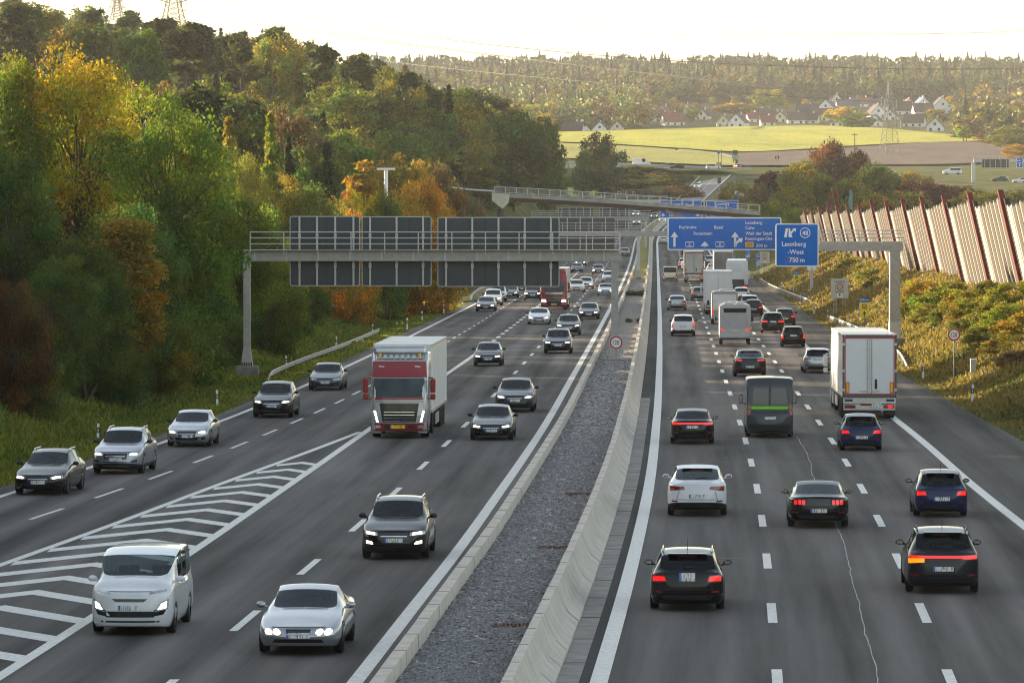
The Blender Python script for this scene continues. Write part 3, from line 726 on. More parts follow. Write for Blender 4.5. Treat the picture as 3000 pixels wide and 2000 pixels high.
# styles: corners are in fractions (x of half width, z metres)
def build_car(kind, col, opts=None):
    o_ = opts or {}; p, parts, bvh, cache = car_proto(kind)
    root = empty(o_.get('name', 'car')); W2 = p['W']/2; nz = p['nz']
    pm = paint(*col)
    far = o_.get('far', False)
    bo = link('body', parts['body'], root)
    for i, m_ in enumerate((pm, TRIM)):
        bo.material_slots[i].link = 'OBJECT'; bo.material_slots[i].material = m_
    for k in ('windscreen', 'side_window', 'side_window_b', 'rear_window'):
        if k in parts:
            g_ = link(k.replace('_b', ''), parts[k], root)
            if not far and kind != 'panelvan': g_.material_slots[0].link = 'OBJECT'; g_.material_slots[0].material = CLEAR
    if not far and kind != 'panelvan':
        mb = MB(); bl = p['belt']; y0_, y1_ = p['rr']-.15, p['cowl']-.05; yl = y1_-y0_
        mb.box((0, (y0_+y1_)/2, .42), (W2*1.7, yl, .05)); mb.box((0, y1_-.12, bl-.10), (W2*1.66, .34, .16))
        for s_ in (-1, 1): mb.box((s_*(W2-.13), (y0_+y1_)/2, (bl+.40)/2-.02), (.05, yl, bl-.40))
        mb.box((0, y0_+.02, (bl+.40)/2-.04), (W2*1.66, .06, bl-.46))
        ys = p['head']-.22
        for s_ in (-1, 1):
            mb.box((s_*W2*.42, ys, bl-.16), (.50,.14,.62), rx=.18, bev=.05); mb.box((s_*W2*.42, ys-.08, bl+.24), (.26,.09,.19), rx=.18, bev=.04)
            if p['rr'] < -1.0: mb.box((s_*W2*.40, p['rr']+.55, bl-.20), (.58,.13,.50), rx=.2, bev=.05); mb.box((s_*W2*.42, p['rr']+.47, bl+.12), (.24,.09,.15), rx=.2, bev=.03)
        mb.tube((W2*-.42, y1_-.36, bl-.06), (W2*-.42, y1_-.33, bl-.05), .18, n=14)
        mb.build('interior', CABIN, root)
    wx = W2 - .10
    for y in (p['ya'], p['yb']):
        for s in (-1, 1): add_wheel(root, s*wx, y, p['r'])
    # mirrors
    mz = p['belt'] + .06; my = p['cowl'] - .28
    for s in (-1, 1):
        mb = MB(); 
        if kind == 'panelvan': mb.box((s*(W2+.17), my, mz+.18), (.20,.11,.40), bev=.05)
        else: mb.ball((s*(W2+.085), my, mz+.03), (.115,.075,.075))
        mb.tube((s*(W2-.07), my, mz-.03), (s*(W2+.06), my, mz+.0), .028)
        mb.build('wing_mirror', pm if o_.get('mirror_body') else TRIM, root)
        if not far:
            g = MB(); g.box((s*(W2+.085) if kind != 'panelvan' else s*(W2+.17), my-.072 if kind != 'panelvan' else my-.058, mz+.03 if kind != 'panelvan' else mz+.18), (.15,.006,.085) if kind != 'panelvan' else (.15,.006,.32)); g.build('mirror_glass', CHROME, root)
    face = o_.get('face', 'front'); st = o_.get('style', 'a'); lit = o_.get('lit', True)
    def pt(name, c, m_, n=(6,2), rear=False, both=False, off=.008):
        c = [(x*W2, z) for x, z in c]; s = -1 if rear else 1
        r = []
        for cc in ([c, sym(c)] if both else [c]):
            core = None
            if name in ('headlight', 'taillight') and m_ in (LAMP, LAMPW, TAILB): core, mm = m_, (LAMPO if name == 'headlight' else TAIL)
            else: mm = m_
            ob = patch(bvh, cc, n, s, off).build(name, mm, root); r.append(ob)
            if core:
                mx_ = sum(q[0] for q in cc)/4; mz_ = sum(q[1] for q in cc)/4; fx, fz = (.62, .62) if name == 'headlight' else (.86, .66)
                ic = [(mx_+(q[0]-mx_)*fx, mz_+(q[1]-mz_)*fz) for q in cc]
                patch(bvh, ic, (4,2), s, off+.007).build('lamp', core, ob)
        return r
    # ---------------- front
    if face == 'front':
        lm = {True: LAMP, 'w': LAMPW, False: LAMPO}[lit]
        h0 = nz - .17; h1 = nz - .045
        if st == 'suv':
            pt('headlight', [(.48,h0+.0),(.93,h0+.04),(.90,h1+.005),(.50,h1-.03)], lm, both=True)
            pt('grille', [(-.45,h0-.12),(.45,h0-.12),(.48,h1-.03),(-.48,h1-.03)], GRILLE, (8,2)); pt('grille_bar', [(-.4,h0-.03),(.4,h0-.03),(.4,h0+.0),(-.4,h0+.0)], CHROME, (8,1), off=.014)
            pt('bumper_intake', [(-.55,.36),(.55,.36),(.48,.47),(-.48,.47)], GRILLE, (8,1)); pt('fog_lamp', [(.62,.45),(.84,.47),(.84,.56),(.66,.52)], lm if o_.get('fog') else GRILLE, (3,1), both=True)
            pt('skid_plate', [(-.5,.29),(.5,.29),(.56,.34),(-.56,.34)], CHROME if o_.get('skid') else TRIM, (8,1))
            plate(root, bvh, nz-.30, False)
        elif st == 'oval':      # twin oval lamps, low rounded nose
            for a, b in ((.42,.60),(.62,.80)):
                q = []
                cx, cz, rx, rz = (a+b)/2*W2, h0+.045, (b-a)/2*W2*.95, .065
                for s in (1,-1):
                    mb = MB(); pts = []; h0_, n0_, _, _ = bvh.ray_cast(Vector((s*cx, 6, cz)), Vector((0,-1,0)))
                    for k in range(14):
                        t = 2*math.pi*k/14; h_, nn, _, _ = bvh.ray_cast(Vector((s*(cx+rx*math.cos(t)+rz*.25*math.sin(t)), 6, cz+rz*math.sin(t)-.0)), Vector((0,-1,0)))
                        pts.append((h_ + nn*.012) if h_ else Vector((s*cx, p['L']/2-.2, cz)))
                    mb.add(pts+[h0_+n0_*.025], [(k, (k+1)%14, 14) for k in range(14)], 0, True); mb.build('headlight', lm, root)
            pt('headlight', [(.40,h0-.035),(.84,h0-.02),(.84,h0+.125),(.42,h0+.115)], LAMPO, both=True, off=.005)
            pt('grille', [(-.26,h0-.10),(.26,h0-.10),(.30,h1-.02),(-.30,h1-.02)], GRILLE, (6,2)); pt('grille_bar', [(-.27,h0-.02),(.27,h0-.02),(.28,h0+.01),(-.28,h0+.01)], CHROME, (6,1), off=.014)
            pt('bumper_intake', [(-.62,.30),(.62,.30),(.55,.38),(-.55,.38)], GRILLE, (8,1)); plate(root, bvh, .46, False)
        elif st == 'big':      # wide dark lower mask with low lamps (white van)
            pt('headlight', [(.60,.56),(.90,.62),(.92,.86),(.74,.78)], LAMPW, both=True)
            pt('grille', [(-.58,.44),(.58,.44),(.66,.58),(-.66,.58)], GRILLE, (8,1)); pt('grille', [(.56,.46),(.80,.50),(.86,.60),(.60,.62)], GRILLE, (4,1), both=True)
            pt('upper_grille', [(-.34,.80),(.34,.80),(.44,.87),(-.44,.87)], GRILLE, (8,1)); pt('running_lamp', [(.46,.97),(.86,1.03),(.86,1.07),(.50,1.03)], LAMPO, both=True)
            pt('bumper_trim', [(-.7,.32),(.7,.32),(.72,.36),(-.72,.36)], TRIM, (8,1)); plate(root, bvh, .66, False)
        else:
            pt('headlight', [(.48,h0+.0),(.92,h0+.04),(.88,h1+.01),(.46,h1-.035)], lm, both=True)
            pt('grille', [(-.38,h0-.12),(.38,h0-.12),(.44,h1-.02),(-.44,h1-.02)], GRILLE, (8,2)); pt('grille_bar', [(-.36,h0-.01),(.36,h0-.01),(.37,h0+.02),(-.37,h0+.02)], CHROME, (8,1), off=.014)
            pt('bumper_intake', [(-.48,.29),(.48,.29),(.56,.40),(-.56,.40)], GRILLE, (8,1)); pt('fog_lamp', [(.64,.31),(.84,.34),(.82,.43),(.68,.40)], GRILLE, (3,1), both=True)
            plate(root, bvh, nz-.27, False)
        pt('bonnet_gap', [(-.64,h1+.012),(.64,h1+.012),(.64,h1+.024),(-.64,h1+.024)], TRIM, (12,1), off=.006)
        if not far:
            mb = MB(); mb.box((-.28, p['cowl']+.03, p['cz']+.015), (.5,.02,.015), rz=.05); mb.box((.25, p['cowl']+.03, p['cz']+.015), (.5,.02,.015), rz=.05); mb.build('wiper', TRIM, root)
    else:
        tm = TAILB if o_.get('brake') else TAIL; tz = p['tz']
        t0, t1 = tz-.26, tz-.09
        if st == 'bar':        # full width light strip
            pt('taillight', [(.50,t0+.06),(.93,t0+.05),(.95,t1+.02),(.50,t1)], tm, rear=True, both=True); pt('light_strip', [(-.55,t1-.075),(.55,t1-.075),(.55,t1-.01),(-.55,t1-.01)], tm, (10,1), rear=True, off=.012)
        elif st == 'tall':     # tall lamps at the body corners
            pt('taillight', [(.80,tz-.42),(.96,tz-.40),(.95,tz+.02),(.82,tz+.02)], tm, rear=True, both=True)
        elif st == 'triple':
            for a in (.44,.57,.70):
                pt('taillight', [(a,t0-.01),(a+.11,t0-.01),(a+.11,t1),(a,t1)], tm, (3,2), rear=True, both=True)
            pt('boot_panel', [(-.40,t0-.02),(.40,t0-.02),(.40,t1+.02),(-.40,t1+.02)], GRILLE, (8,2), rear=True)
        elif st == 'wide':
            pt('taillight', [(.42,t0+.04),(.92,t0-.01),(.93,t1-.02),(.45,t1-.03)], tm, rear=True, both=True)
        elif st == 'thin':
            pt('taillight', [(.45,t0+.10),(.92,t0+.10),(.92,t1+.02),(.45,t1+.0)], tm, rear=True, both=True)
        else:
            pt('taillight', [(.54,t0),(.93,t0-.01),(.92,t1+.01),(.60,t1-.02)], tm, rear=True, both=True)
        pz = o_.get('pz', tz-.36); plate(root, bvh, pz, True, wdt=o_.get('pw', .52), hgt=o_.get('ph', .12))
        if o_.get('diffuser', True): pt('bumper_insert', [(-.62,.30),(.62,.30),(.72,.42),(-.72,.42)], TRIM, (8,1), rear=True)
        pt('reflector', [(.66,.47),(.86,.48),(.86,.53),(.66,.52)], TAIL, (3,1), rear=True, both=True)
        if not far and kind not in ('sedan','coupe','roadster'):
            mb = MB(); mb.box((.0, p['rr']-.06, p['H']-.088), (W2*1.05,.20,.022), rx=.08, bev=.01); mb.build('roof_spoiler', pm, root)
            if o_.get('wiper', True):
                h0_ = (p['rg']+p['rr'])/2; 
        if not far and kind != 'panelvan':
            pt('boot_gap', [(-.70,.545),(.70,.545),(.70,.560),(-.70,.560)], TRIM, (12,1), rear=True, off=.006)
            for s_ in (-1, 1): pt('boot_gap', [(s_*.70-.008,.56),(s_*.70+.008,.56),(s_*.60+.008,t0-.01),(s_*.60-.008,t0-.01)], TRIM, (1,4), rear=True, off=.006)
            if kind not in ('sedan','coupe','roadster'):
                pt('brake_lamp', [(-.22,p['H']-.17),(.22,p['H']-.17),(.22,p['H']-.15),(-.22,p['H']-.15)], TAIL, (4,1), rear=True, off=.012)
                pt('rear_wiper', [(-.05,p['rgz']+.03),(.36,p['rgz']+.06),(.36,p['rgz']+.075),(-.05,p['rgz']+.055)], TRIM, (4,1), rear=True, off=.014)
        if o_.get('exhaust'):
            for s in (-1, 1): MB().tube((s*W2*.62, -p['L']/2+.15, .32), (s*W2*.62, -p['L']/2-.03, .32), .045).build('exhaust', CHROME, root)
    if o_.get('rails'):
        for s in (-1, 1):
            mb = MB(); xr = W2*(p['rw']+.07); a, b = p['rr']+.15, p['head']-.25; zt = p['H']-.055
            mb.path([(s*xr, a, zt), (s*xr, a+.15, zt+.06), (s*xr, b-.2, zt+.06), (s*xr, b, zt)], .022); mb.build('roof_rail', CHROME if o_['rails'] == 'c' else TRIM, root)
    if o_.get('antenna') and not far:
        mb = MB(); y = p['rr']+.25; mb.tube((0, y, p['H']-.03), (0, y-.22, p['H']+.28), .009, .004, n=5); mb.build('antenna', TRIM, root)
    return root, p
def put(root, p, px, py, away, label, cat, group, dx=0):
    """near face centre at pixel (px,py) of the 2352 px view; away = drives away from the camera"""
    d = droad(py*K); q = P(px*K, py*K, d); L = p['L']
    h = lane_heading(q.x, d); t = Vector((h, 1, 0)).normalized()
    c = q + t*(L/2-.05); c.z = float(zroad(c.y)) + .008
    root.location = c; root.rotation_euler = (math.atan(float(zroad(c.y+1)-zroad(c.y-1))/2)*(1 if away else -1), 0, -math.atan(h) + (0 if away else math.pi))
    return tag(root, label, cat, group)
BLACK = ('black', (.005,.005,.006), .3, .25); DBLUE = ('midnight_blue', (.005,.008,.024), .4, .25); SILV = ('silver', (.42,.43,.46), .75, .3)
WHITE = ('white', (.70,.71,.73), 0., .3); GREY = ('grey', (.15,.16,.18), .6, .3); DGREY = ('dark_grey', (.022,.024,.028), .5, .28); RED = ('red', (.28,.010,.016), .3, .3)
SGREY = ('steel_grey', (.27,.29,.34), .7, .3); BROWNB = ('black_brown', (.009,.0075,.007), .3, .25); BLUEG = ('blue_grey', (.055,.072,.10), .5, .28); NAVY = ('navy', (.008,.020,.075), .35, .28); CREAM = ('cream', (.72,.66,.55), 0., .35)
GF = 'cars coming towards the viewer on the left carriageway'; GA = 'cars driving away on the right carriageway'
FRONT = [
 ('wagon', BROWNB, 88, 1138, dict(style='a', rails='c', lit='w'), 'black-brown estate car with silver roof rails on the outermost left lane, nearest the grass verge', 'car'),
 ('suv', SGREY, 266, 1090, dict(style='suv', rails='c', lit='w', skid=True), 'steel grey sport utility car with roof rails, right behind the black-brown estate car', 'car'),
 ('hatch', SILV, 430, 1027, dict(style='a', lit=True), 'silver older hatchback with warm headlights in the left lane beside the verge', 'car'),
 ('suv', BLACK, 624, 960, dict(style='suv', lit=True, skid=True), 'black sport utility car below the left post of the sign gantry', 'car'),
 ('sedan', BLUEG, 746, 897, dict(style='a', lit=False), 'blue-grey saloon with unlit headlights beside the rounded guard rail end', 'car'),
 ('minivan', WHITE, 300, 1462, dict(style='big', name='van', mirror_body=True), 'big white passenger van driving over the chevron marking', 'van'),
 ('coupe', SILV, 686, 1508, dict(style='oval', mirror_body=True), 'silver coupe with twin oval headlights, lowest in the picture on the left carriageway', 'car'),
 ('suv', BLACK, 905, 1287, dict(style='suv', rails='c', fog=True), 'black sport utility car with lit fog lamps and roof rails, ahead of the silver coupe', 'car'),
 ('sedan', BLACK, 1128, 1012, dict(style='a', mirror_body=True), 'black saloon with chrome grille bar to the right of the red and silver lorry', 'car'),
 ('suvcoupe', DGREY, 1182, 947, dict(style='a'), 'dark grey crossover with white-lit headlights just behind the black saloon', 'car'),
 ('hatch', DBLUE, 1120, 841, dict(style='a', lit='w'), 'midnight blue hatchback in the middle lane behind the red and silver lorry', 'car'),
 ('suv', DBLUE, 1281, 812, dict(style='suv', lit='w'), 'dark blue sport utility car with wide black grille, left of the gantry middle post', 'car'),
 ('suvcoupe', BLACK, 1305, 770, dict(style='suv', lit='w'), 'black coupe-style sport utility car behind the dark blue one', 'car'),
 ('sedan', BLACK, 1352, 733, dict(style='a', lit='w', far=1), 'black saloon with white headlights closest to the left median line, by the gantry middle post', 'car'),
 ('coupe', WHITE, 1237, 745, dict(style='a', lit='w', far=1), 'white coupe in front of the red lorry half hidden by the gantry sign', 'car'),
 ('coupe', BLUEG, 1115, 715, dict(style='a', lit=True, far=1), 'small blue-grey sports coupe on the outer lane under the gantry', 'car'),
 ('suv', WHITE, 1131, 702, dict(style='suv', lit=True, far=1), 'white sport utility car right behind the blue-grey sports coupe', 'car'),
 ('suv', SILV, 1142, 693, dict(style='suv', lit=False, far=1), 'silver sport utility car behind the white one on the outer lane', 'car'),
 ('sedan', BLACK, 1171, 685, dict(style='a', far=1), 'black saloon with warm headlights between the white utility cars and the red lorry', 'car'),
 ('wagon', BLACK, 1196, 672, dict(style='a', far=1, lit=False), 'black estate car mostly hidden under the gantry sign', 'car'),
 ('suv', BLACK, 1223, 690, dict(style='suv', far=1, lit=True), 'black sport utility car directly left of the distant red lorry', 'car'),
 ('wagon', CREAM, 1324, 672, dict(style='a', far=1, lit=False), 'cream white estate car right of the distant red lorry', 'car'),
 ('sedan', SILV, 1345, 664, dict(style='a', far=1, lit=True), 'silver saloon behind the cream white estate car', 'car'),
 ('roadster', WHITE, 1391, 678, dict(style='a', far=1, lit=True), 'white low roadster with glaring headlights left of the gantry middle post', 'car'),
 ('sedan', WHITE, 1398, 648, dict(style='a', far=1, lit=False), 'white saloon peeking out beside the gantry middle post', 'car'),
 ('hatch', DBLUE, 1325, 626, dict(style='a', far=1, lit=False), 'dark blue hatchback just below the beam of the sign gantry', 'car'),
 ('sedan', BLACK, 1333, 611, dict(style='a', far=1, lit=True), 'black car partly hidden behind the gantry beam, next to the dark blue hatchback', 'car'),
 ('sedan', DGREY, 1374, 630, dict(style='a', far=1, lit='w'), 'dark grey saloon with white headlights below the gantry beam', 'car'),
 ('sedan', DGREY, 1435, 588, dict(style='a', far=1, lit=False), 'dark grey car to the right of the gantry middle post top', 'car'),
 ('sedan', WHITE, 1460, 497, dict(style='a', far=1, lit='w'), 'tiny white car at the far bend beyond the second gantry', 'car'),
 ('suv', WHITE, 1462, 517, dict(style='suv', far=1, lit='w'), 'tiny white car with bright headlights nearest behind the gantry railings', 'car'),
 ('sedan', BLACK, 1502, 502, dict(style='a', far=1, lit=True), 'tiny black car left of the blue signs behind the footbridge', 'car'),
 ('suv', CREAM, 1521, 512, dict(style='a', far=1, lit='w'), 'tiny cream car below the far blue sign', 'car'),
 ('sedan', DBLUE, 1493, 488, dict(style='a', far=1, lit=False), 'tiny dark blue car under the footbridge', 'car'),
]
for kind, col, px, py, o_, lb, cat in FRONT:
    o_['face'] = 'front'; r_, p_ = build_car(kind, col, o_)
    put(r_, p_, px, py, False, lb, cat, GF)
REAR = [
 ('wagon', BLACK, 1578, 1406, dict(style='a', rails='c', brake=True, antenna=True, pz=.86, pw=.40, ph=.2), 'black estate car with glowing red lamps, the lowest one in the lane by the median', 'car'),
 ('suvcoupe', WHITE, 1601, 1187, dict(style='wide', pz=.66, mirror_body=True), 'white coupe-style sport utility car with dark red lamps in the lane by the median', 'car'),
 ('coupe', BLACK, 1880, 1214, dict(style='triple', brake=True, pz=.55, mirror_body=True), 'black muscle coupe with three-bar red lamps in the middle lane', 'car'),
 ('smallhatch', NAVY, 2162, 1189, dict(style='a', brake=True, antenna=True, pz=.60), 'navy blue small hatchback with red lamps beside the right edge line', 'car'),
 ('suv', ('petrol_black', (.012,.013,.020), .4, .28), 2166, 1366, dict(style='bar', brake=True, antenna=True, pz=.66, rails='t'), 'dark crossover with a red light strip and blinking orange indicator', 'car'),
 ('sedan', BLACK, 1590, 1021, dict(style='bar', brake=True, pz=.74, exhaust=True), 'black saloon with a full-width red light strip in the lane by the median', 'car'),
 ('smallhatch', NAVY, 1978, 1036, dict(style='a', brake=True, pz=.56), 'dark blue three-door hatchback right behind the big white trailer lorry', 'car'),
 ('wagon', SILV, 1879, 857, dict(style='thin', pz=.84), 'silver estate car partly hidden left of the big white trailer', 'car'),
 ('suvcoupe', DGREY, 1722, 866, dict(style='thin', brake=True, pz=.60), 'dark grey crossover ahead of the green striped van', 'car'),
 ('smallhatch', BLACK, 1822, 797, dict(style='tall', pz=.82, brake=True), 'black compact car with tall red lamps, ahead of the silver estate car', 'car'),
 ('suv', BLACK, 1775, 765, dict(style='wide', brake=True, pz=.90), 'black sport utility car between the motorhome and the compact black car', 'car'),
 ('hatch', DGREY, 1803, 748, dict(style='a', far=1, brake=True), 'dark hatchback half hidden behind the black sport utility car', 'car'),
 ('suv', WHITE, 1569, 772, dict(style='tall', far=1, brake=True), 'white sport utility car with tall red lamps in the lane by the median', 'car'),
 ('sedan', SILV, 1555, 713, dict(style='a', far=1), 'silver saloon ahead of the white sport utility car by the median', 'car'),
 ('hatch', GREY, 1607, 690, dict(style='a', far=1, brake=True), 'grey hatchback partly hidden left of the white box trailer', 'car'),
 ('hatch', RED, 1711, 711, dict(style='tall', far=1, brake=True), 'red hatchback ahead of two white and black cars in the outer lane', 'car'),
 ('wagon', WHITE, 1703, 692, dict(style='a', far=1), 'white estate car in front of the red hatchback behind the tractor unit', 'car'),
 ('suv', WHITE, 1722, 718, dict(style='a', far=1), 'white sport utility car mostly hidden behind the black compact hatchback', 'car'),
 ('smallhatch', BLACK, 1731, 725, dict(style='a', far=1, brake=True), 'black compact hatchback at the end of the queue right of the motorhome', 'car'),
 ('minivan', CREAM, 1539, 645, dict(style='tall', name='van', far=1), 'cream white passenger van in the lane by the median below the blue sign', 'van'),
 ('smallhatch', SILV, 1630, 608, dict(style='tall', far=1), 'silver small car left of the grey curtain trailer', 'car'),
 ('hatch', WHITE, 1637, 628, dict(style='a', far=1, brake=True), 'white car squeezed between two trailer lorries', 'car'),
 ('suv', CREAM, 1571, 617, dict(style='a', far=1, brake=True), 'cream car hidden left of the far trailer lorry', 'car'),
 ('sedan', BLACK, 1577, 585, dict(style='a', far=1), 'black car directly below the wide blue direction sign', 'car'),
 ('sedan', WHITE, 1524, 560, dict(style='a', far=1), 'white saloon left of the wide blue direction sign', 'car'),
]
for kind, col, px, py, o_, lb, cat in REAR:
    o_['face'] = 'rear'; r_, p_ = build_car(kind, col, o_)
    put(r_, p_, px, py, True, lb, cat, GA)
    if 'orange' in lb:
        _, _, bvh, _ = car_proto(kind); tz = p_['tz']; W2 = p_['W']/2
        patch(bvh, [(-.94*W2, tz-.30), (-.52*W2, tz-.27), (-.52*W2, tz-.17), (-.94*W2, tz-.17)], (6,2), -1, .016).build('indicator', BLINK, r_)
# ------------------------------------------------------------------ lorries, van, motorhomes
CURT = mat('white_tarpaulin', (.66,.65,.62), rough=.5, var=.07, scale=.8, bump=.12, bscale=2.5)
TWHITE = mat('trailer_white', (.70,.70,.69), rough=.35, var=.05, scale=.9, coat=.3)
TGREY = mat('grey_curtain', (.22,.22,.23), rough=.6, var=.1, scale=1.2)
REDP = paint('lorry_red', (.26,.003,.008), 0, .4); SILP = paint('lorry_silver', (.42,.44,.47), .6, .3); WHP = paint('lorry_white', (.72,.73,.74), 0., .3)
STEEL = mat('chassis_steel', (.05,.05,.052), rough=.6, var=.4, scale=5); ALU = mat('aluminium', (.48,.48,.48), rough=.35, metal=.8, var=.15, scale=8)
REDTAPE = mat('red_tape', (.50,.015,.02), rough=.4, var=.15, scale=10)
LEDBAR = mat('clear_lamp', (.75,.75,.72), rough=.1, var=.2, scale=14, coat=1.)
def place(root, px, py, L, away, label, cat, group=None, z=None):
    return put(root, dict(L=L), px, py, away, label, cat, group)
def cab_shape(prof, w):
    """side profile (y,z) lofted across the width with a rounded front"""
    mb = MB(); rings = []; ymin = min(y for y, z in prof)
    for x, back in ((-w,.20),(-w+.05,.09),(-w+.16,.03),(-w*.55,.0),(0,-.02),(w*.55,.0),(w-.16,.03),(w-.05,.09),(w,.20)):
        sc = 1 if abs(x) < w-.01 else .985
        rings.append([(x, y - back*min(1, max(0, (y-ymin)/1.2)), z if z < 2.6 else z - (.10 if abs(x) > w-.02 else (.04 if abs(x) > w-.1 else 0))) for y, z in prof])
    mb.loft(rings, smooth=False); return mb
def panel(root, bvh, name, c, m_, n=(8,2), s=1, both=False, off=.01, axis_='y'):
    patch(bvh, c, n, s, off, axis_).build(name, m_, root)
    if both: patch(bvh, sym(c), n, s, off, axis_).build(name, m_, root)
def bvh_of(mb): return BVHTree.FromPolygons([Vector(v) for v in mb.v], mb.f)
def tractor(root, body, upper, bump, style, y0=0.):
    """cab with its front at y=y0 facing +Y"""
    prof = [(y0-.10,.30),(y0,.38),(y0+.02,1.0),(y0-.01,1.72),(y0-.16,2.62),(y0-.24,2.78),(y0-.40,3.35),(y0-.95,3.74),(y0-2.25,3.78),(y0-2.25,1.05),(y0-1.9,.62),(y0-1.0,.45)]
    mb = cab_shape(prof, 1.245); bv = bvh_of(mb); mb.build('cab', body, root)
    panel(root, bv, 'windscreen', [(-1.14,1.76),(1.14,1.76),(1.09,2.60),(-1.09,2.60)], GLASS2, (10,3))
    panel(root, bv, 'sun_visor', [(-1.18,2.62),(1.18,2.62),(1.14,3.32),(-1.14,3.32)], upper, (10,3), off=.03)
    panel(root, bv, 'bumper', [(-1.22,.36),(1.22,.36),(1.22,.66),(-1.22,.66)], bump, (12,2), off=.03)
    if style == 'a':
        panel(root, bv, 'windscreen_strip', [(-1.16,1.66),(1.16,1.66),(1.16,1.77),(-1.16,1.77)], upper, (10,1), off=.02)
        panel(root, bv, 'grille', [(-.72,.70),(.72,.70),(.86,1.52),(-.86,1.52)], GRILLE, (8,3), off=.02)
        for z in (.74,.86,1.0,1.12): panel(root, bv, 'grille_bar', [(-.66,z),(.66,z),(.67,z+.028),(-.67,z+.028)], CHROME, (8,1), off=.045)
        panel(root, bv, 'headlight', [(.86,.66),(1.20,.74),(1.16,1.26),(.99,1.14)], LAMPO, (4,3), both=True, off=.02)
        panel(root, bv, 'running_lamp', [(.90,.70),(.98,.70),(1.10,1.20),(1.02,1.18)], LAMPW, (2,3), both=True, off=.03)
        for z in (1.24, 1.33, 1.42): panel(root, bv, 'grille_slat', [(-.78,z),(.78,z),(.79,z+.015),(-.79,z+.015)], STEEL, (8,1), off=.032)
        panel(root, bv, 'fog_lamp', [(.80,.44),(1.06,.46),(1.06,.58),(.80,.56)], LAMPO, (3,1), both=True, off=.045); panel(root, bv, 'bumper_intake', [(-.66,.42),(-.36,.42),(-.36,.58),(-.66,.58)], GRILLE, (3,1), both=True, off=.042)
        panel(root, bv, 'panel_gap', [(-1.12,1.575),(1.12,1.575),(1.12,1.595),(-1.12,1.595)], TRIM, (10,1), off=.012); panel(root, bv, 'corner_deflector', [(1.05,1.30),(1.22,1.30),(1.22,2.50),(1.16,2.50)], SILP, (2,4), both=True, off=.028)
        # lamp bar with two orange beacons on the roof edge
        b = MB(); b.path([(-1.0, y0-.52, 3.46), (1.0, y0-.52, 3.46)], .035); b.path([(-1.0, y0-.52, 3.40), (-1.0, y0-.7, 3.58)], .03); b.path([(1.0, y0-.52, 3.40), (1.0, y0-.7, 3.58)], .03)
        bar = b.build('lamp_bar', CHROME, root)
        for x in (-.62,-.37,-.12,.12,.37,.62): MB().tube((x, y0-.52, 3.54), (x, y0-.40, 3.53), .085, n=14).build('spotlight', LEDBAR, bar)
        for x in (-.86,.86): MB().tube((x, y0-.56, 3.44), (x, y0-.56, 3.66), .08, .06, n=12).build('beacon', AMBER, root)
        for x in (-.78,.78): panel(root, bv, 'marker_lamp', [(x-.12,3.06),(x+.12,3.08),(x+.12,3.12),(x-.12,3.10)], LEDBAR, (2,1), off=.045)
        mb = MB(); mb.box((0, y0-1.5, 3.72), (2.3,1.6,.40), rx=.10, bev=.12); mb.build('wind_deflector', body, root)
    else:
        panel(root, bv, 'grille', [(-.78,1.18),(.78,1.18),(.86,1.52),(-.86,1.52)], GRILLE, (8,2), off=.02); panel(root, bv, 'grille_bar', [(-.86,1.54),(.86,1.54),(.88,1.60),(-.88,1.60)], CHROME, (8,1), off=.035)
        panel(root, bv, 'lower_grille', [(-.62,.42),(.62,.42),(.70,1.02),(-.70,1.02)], GRILLE, (8,2), off=.035); panel(root, bv, 'grille_bar', [(-.66,.82),(.66,.82),(.68,.94),(-.68,.94)], CHROME, (8,1), off=.05)
        panel(root, bv, 'headlight', [(.74,.72),(1.18,.78),(1.14,.98),(.80,.98)], LAMP, (4,2), both=True, off=.035); panel(root, bv, 'fog_lamp', [(.80,.52),(1.14,.54),(1.14,.64),(.80,.62)], LAMPO, (3,1), both=True, off=.045)
        mb = MB(); mb.box((0, y0-1.5, 3.66), (2.25,1.5,.5), rx=.12, bev=.15); mb.build('wind_deflector', body, root)
    for s in (-1, 1):
        panel(root, bv, 'side_window', [(y0-1.15,1.80),(y0-.28,1.80),(y0-.38,2.50),(y0-1.15,2.50)], GLASS, (3,2), s, off=.012, axis_='x')
        mb = MB(); mb.box((s*1.46, y0-.10, 2.28), (.22,.16,.62), bev=.05); mb.box((s*1.46, y0-.10, 1.80), (.22,.16,.26), bev=.05); mb.path([(s*1.24, y0-.25, 2.62), (s*1.46, y0-.12, 2.62)], .03); mb.path([(s*1.24, y0-.25, 1.72), (s*1.46, y0-.12, 1.72)], .03)
        mb.build('wing_mirror', upper, root)
        mb = MB(); mb.box((s*1.0, y0-1.15, .55), (.42,1.9,.7), bev=.05); mb.build('step_well', body, root)
    panel(root, bv, 'wiper', [(-.9,1.80),(-.1,1.80),(-.1,1.83),(-.9,1.83)], TRIM, (4,1), off=.02)
    wheels = []
    for y in (y0-1.42, y0-5.0):
        for s in (-1, 1): add_wheel(root, s*1.05, y, .50, .34)
    mb = MB(); 
    for s in (-1, 1): mb.box((s*.42, y0-3.4, .85), (.12,5.2,.24))
    mb.box((0, y0-3.0, .62), (2.2,1.3,.62), bev=.06); mb.build('chassis', STEEL, root)
    return bv
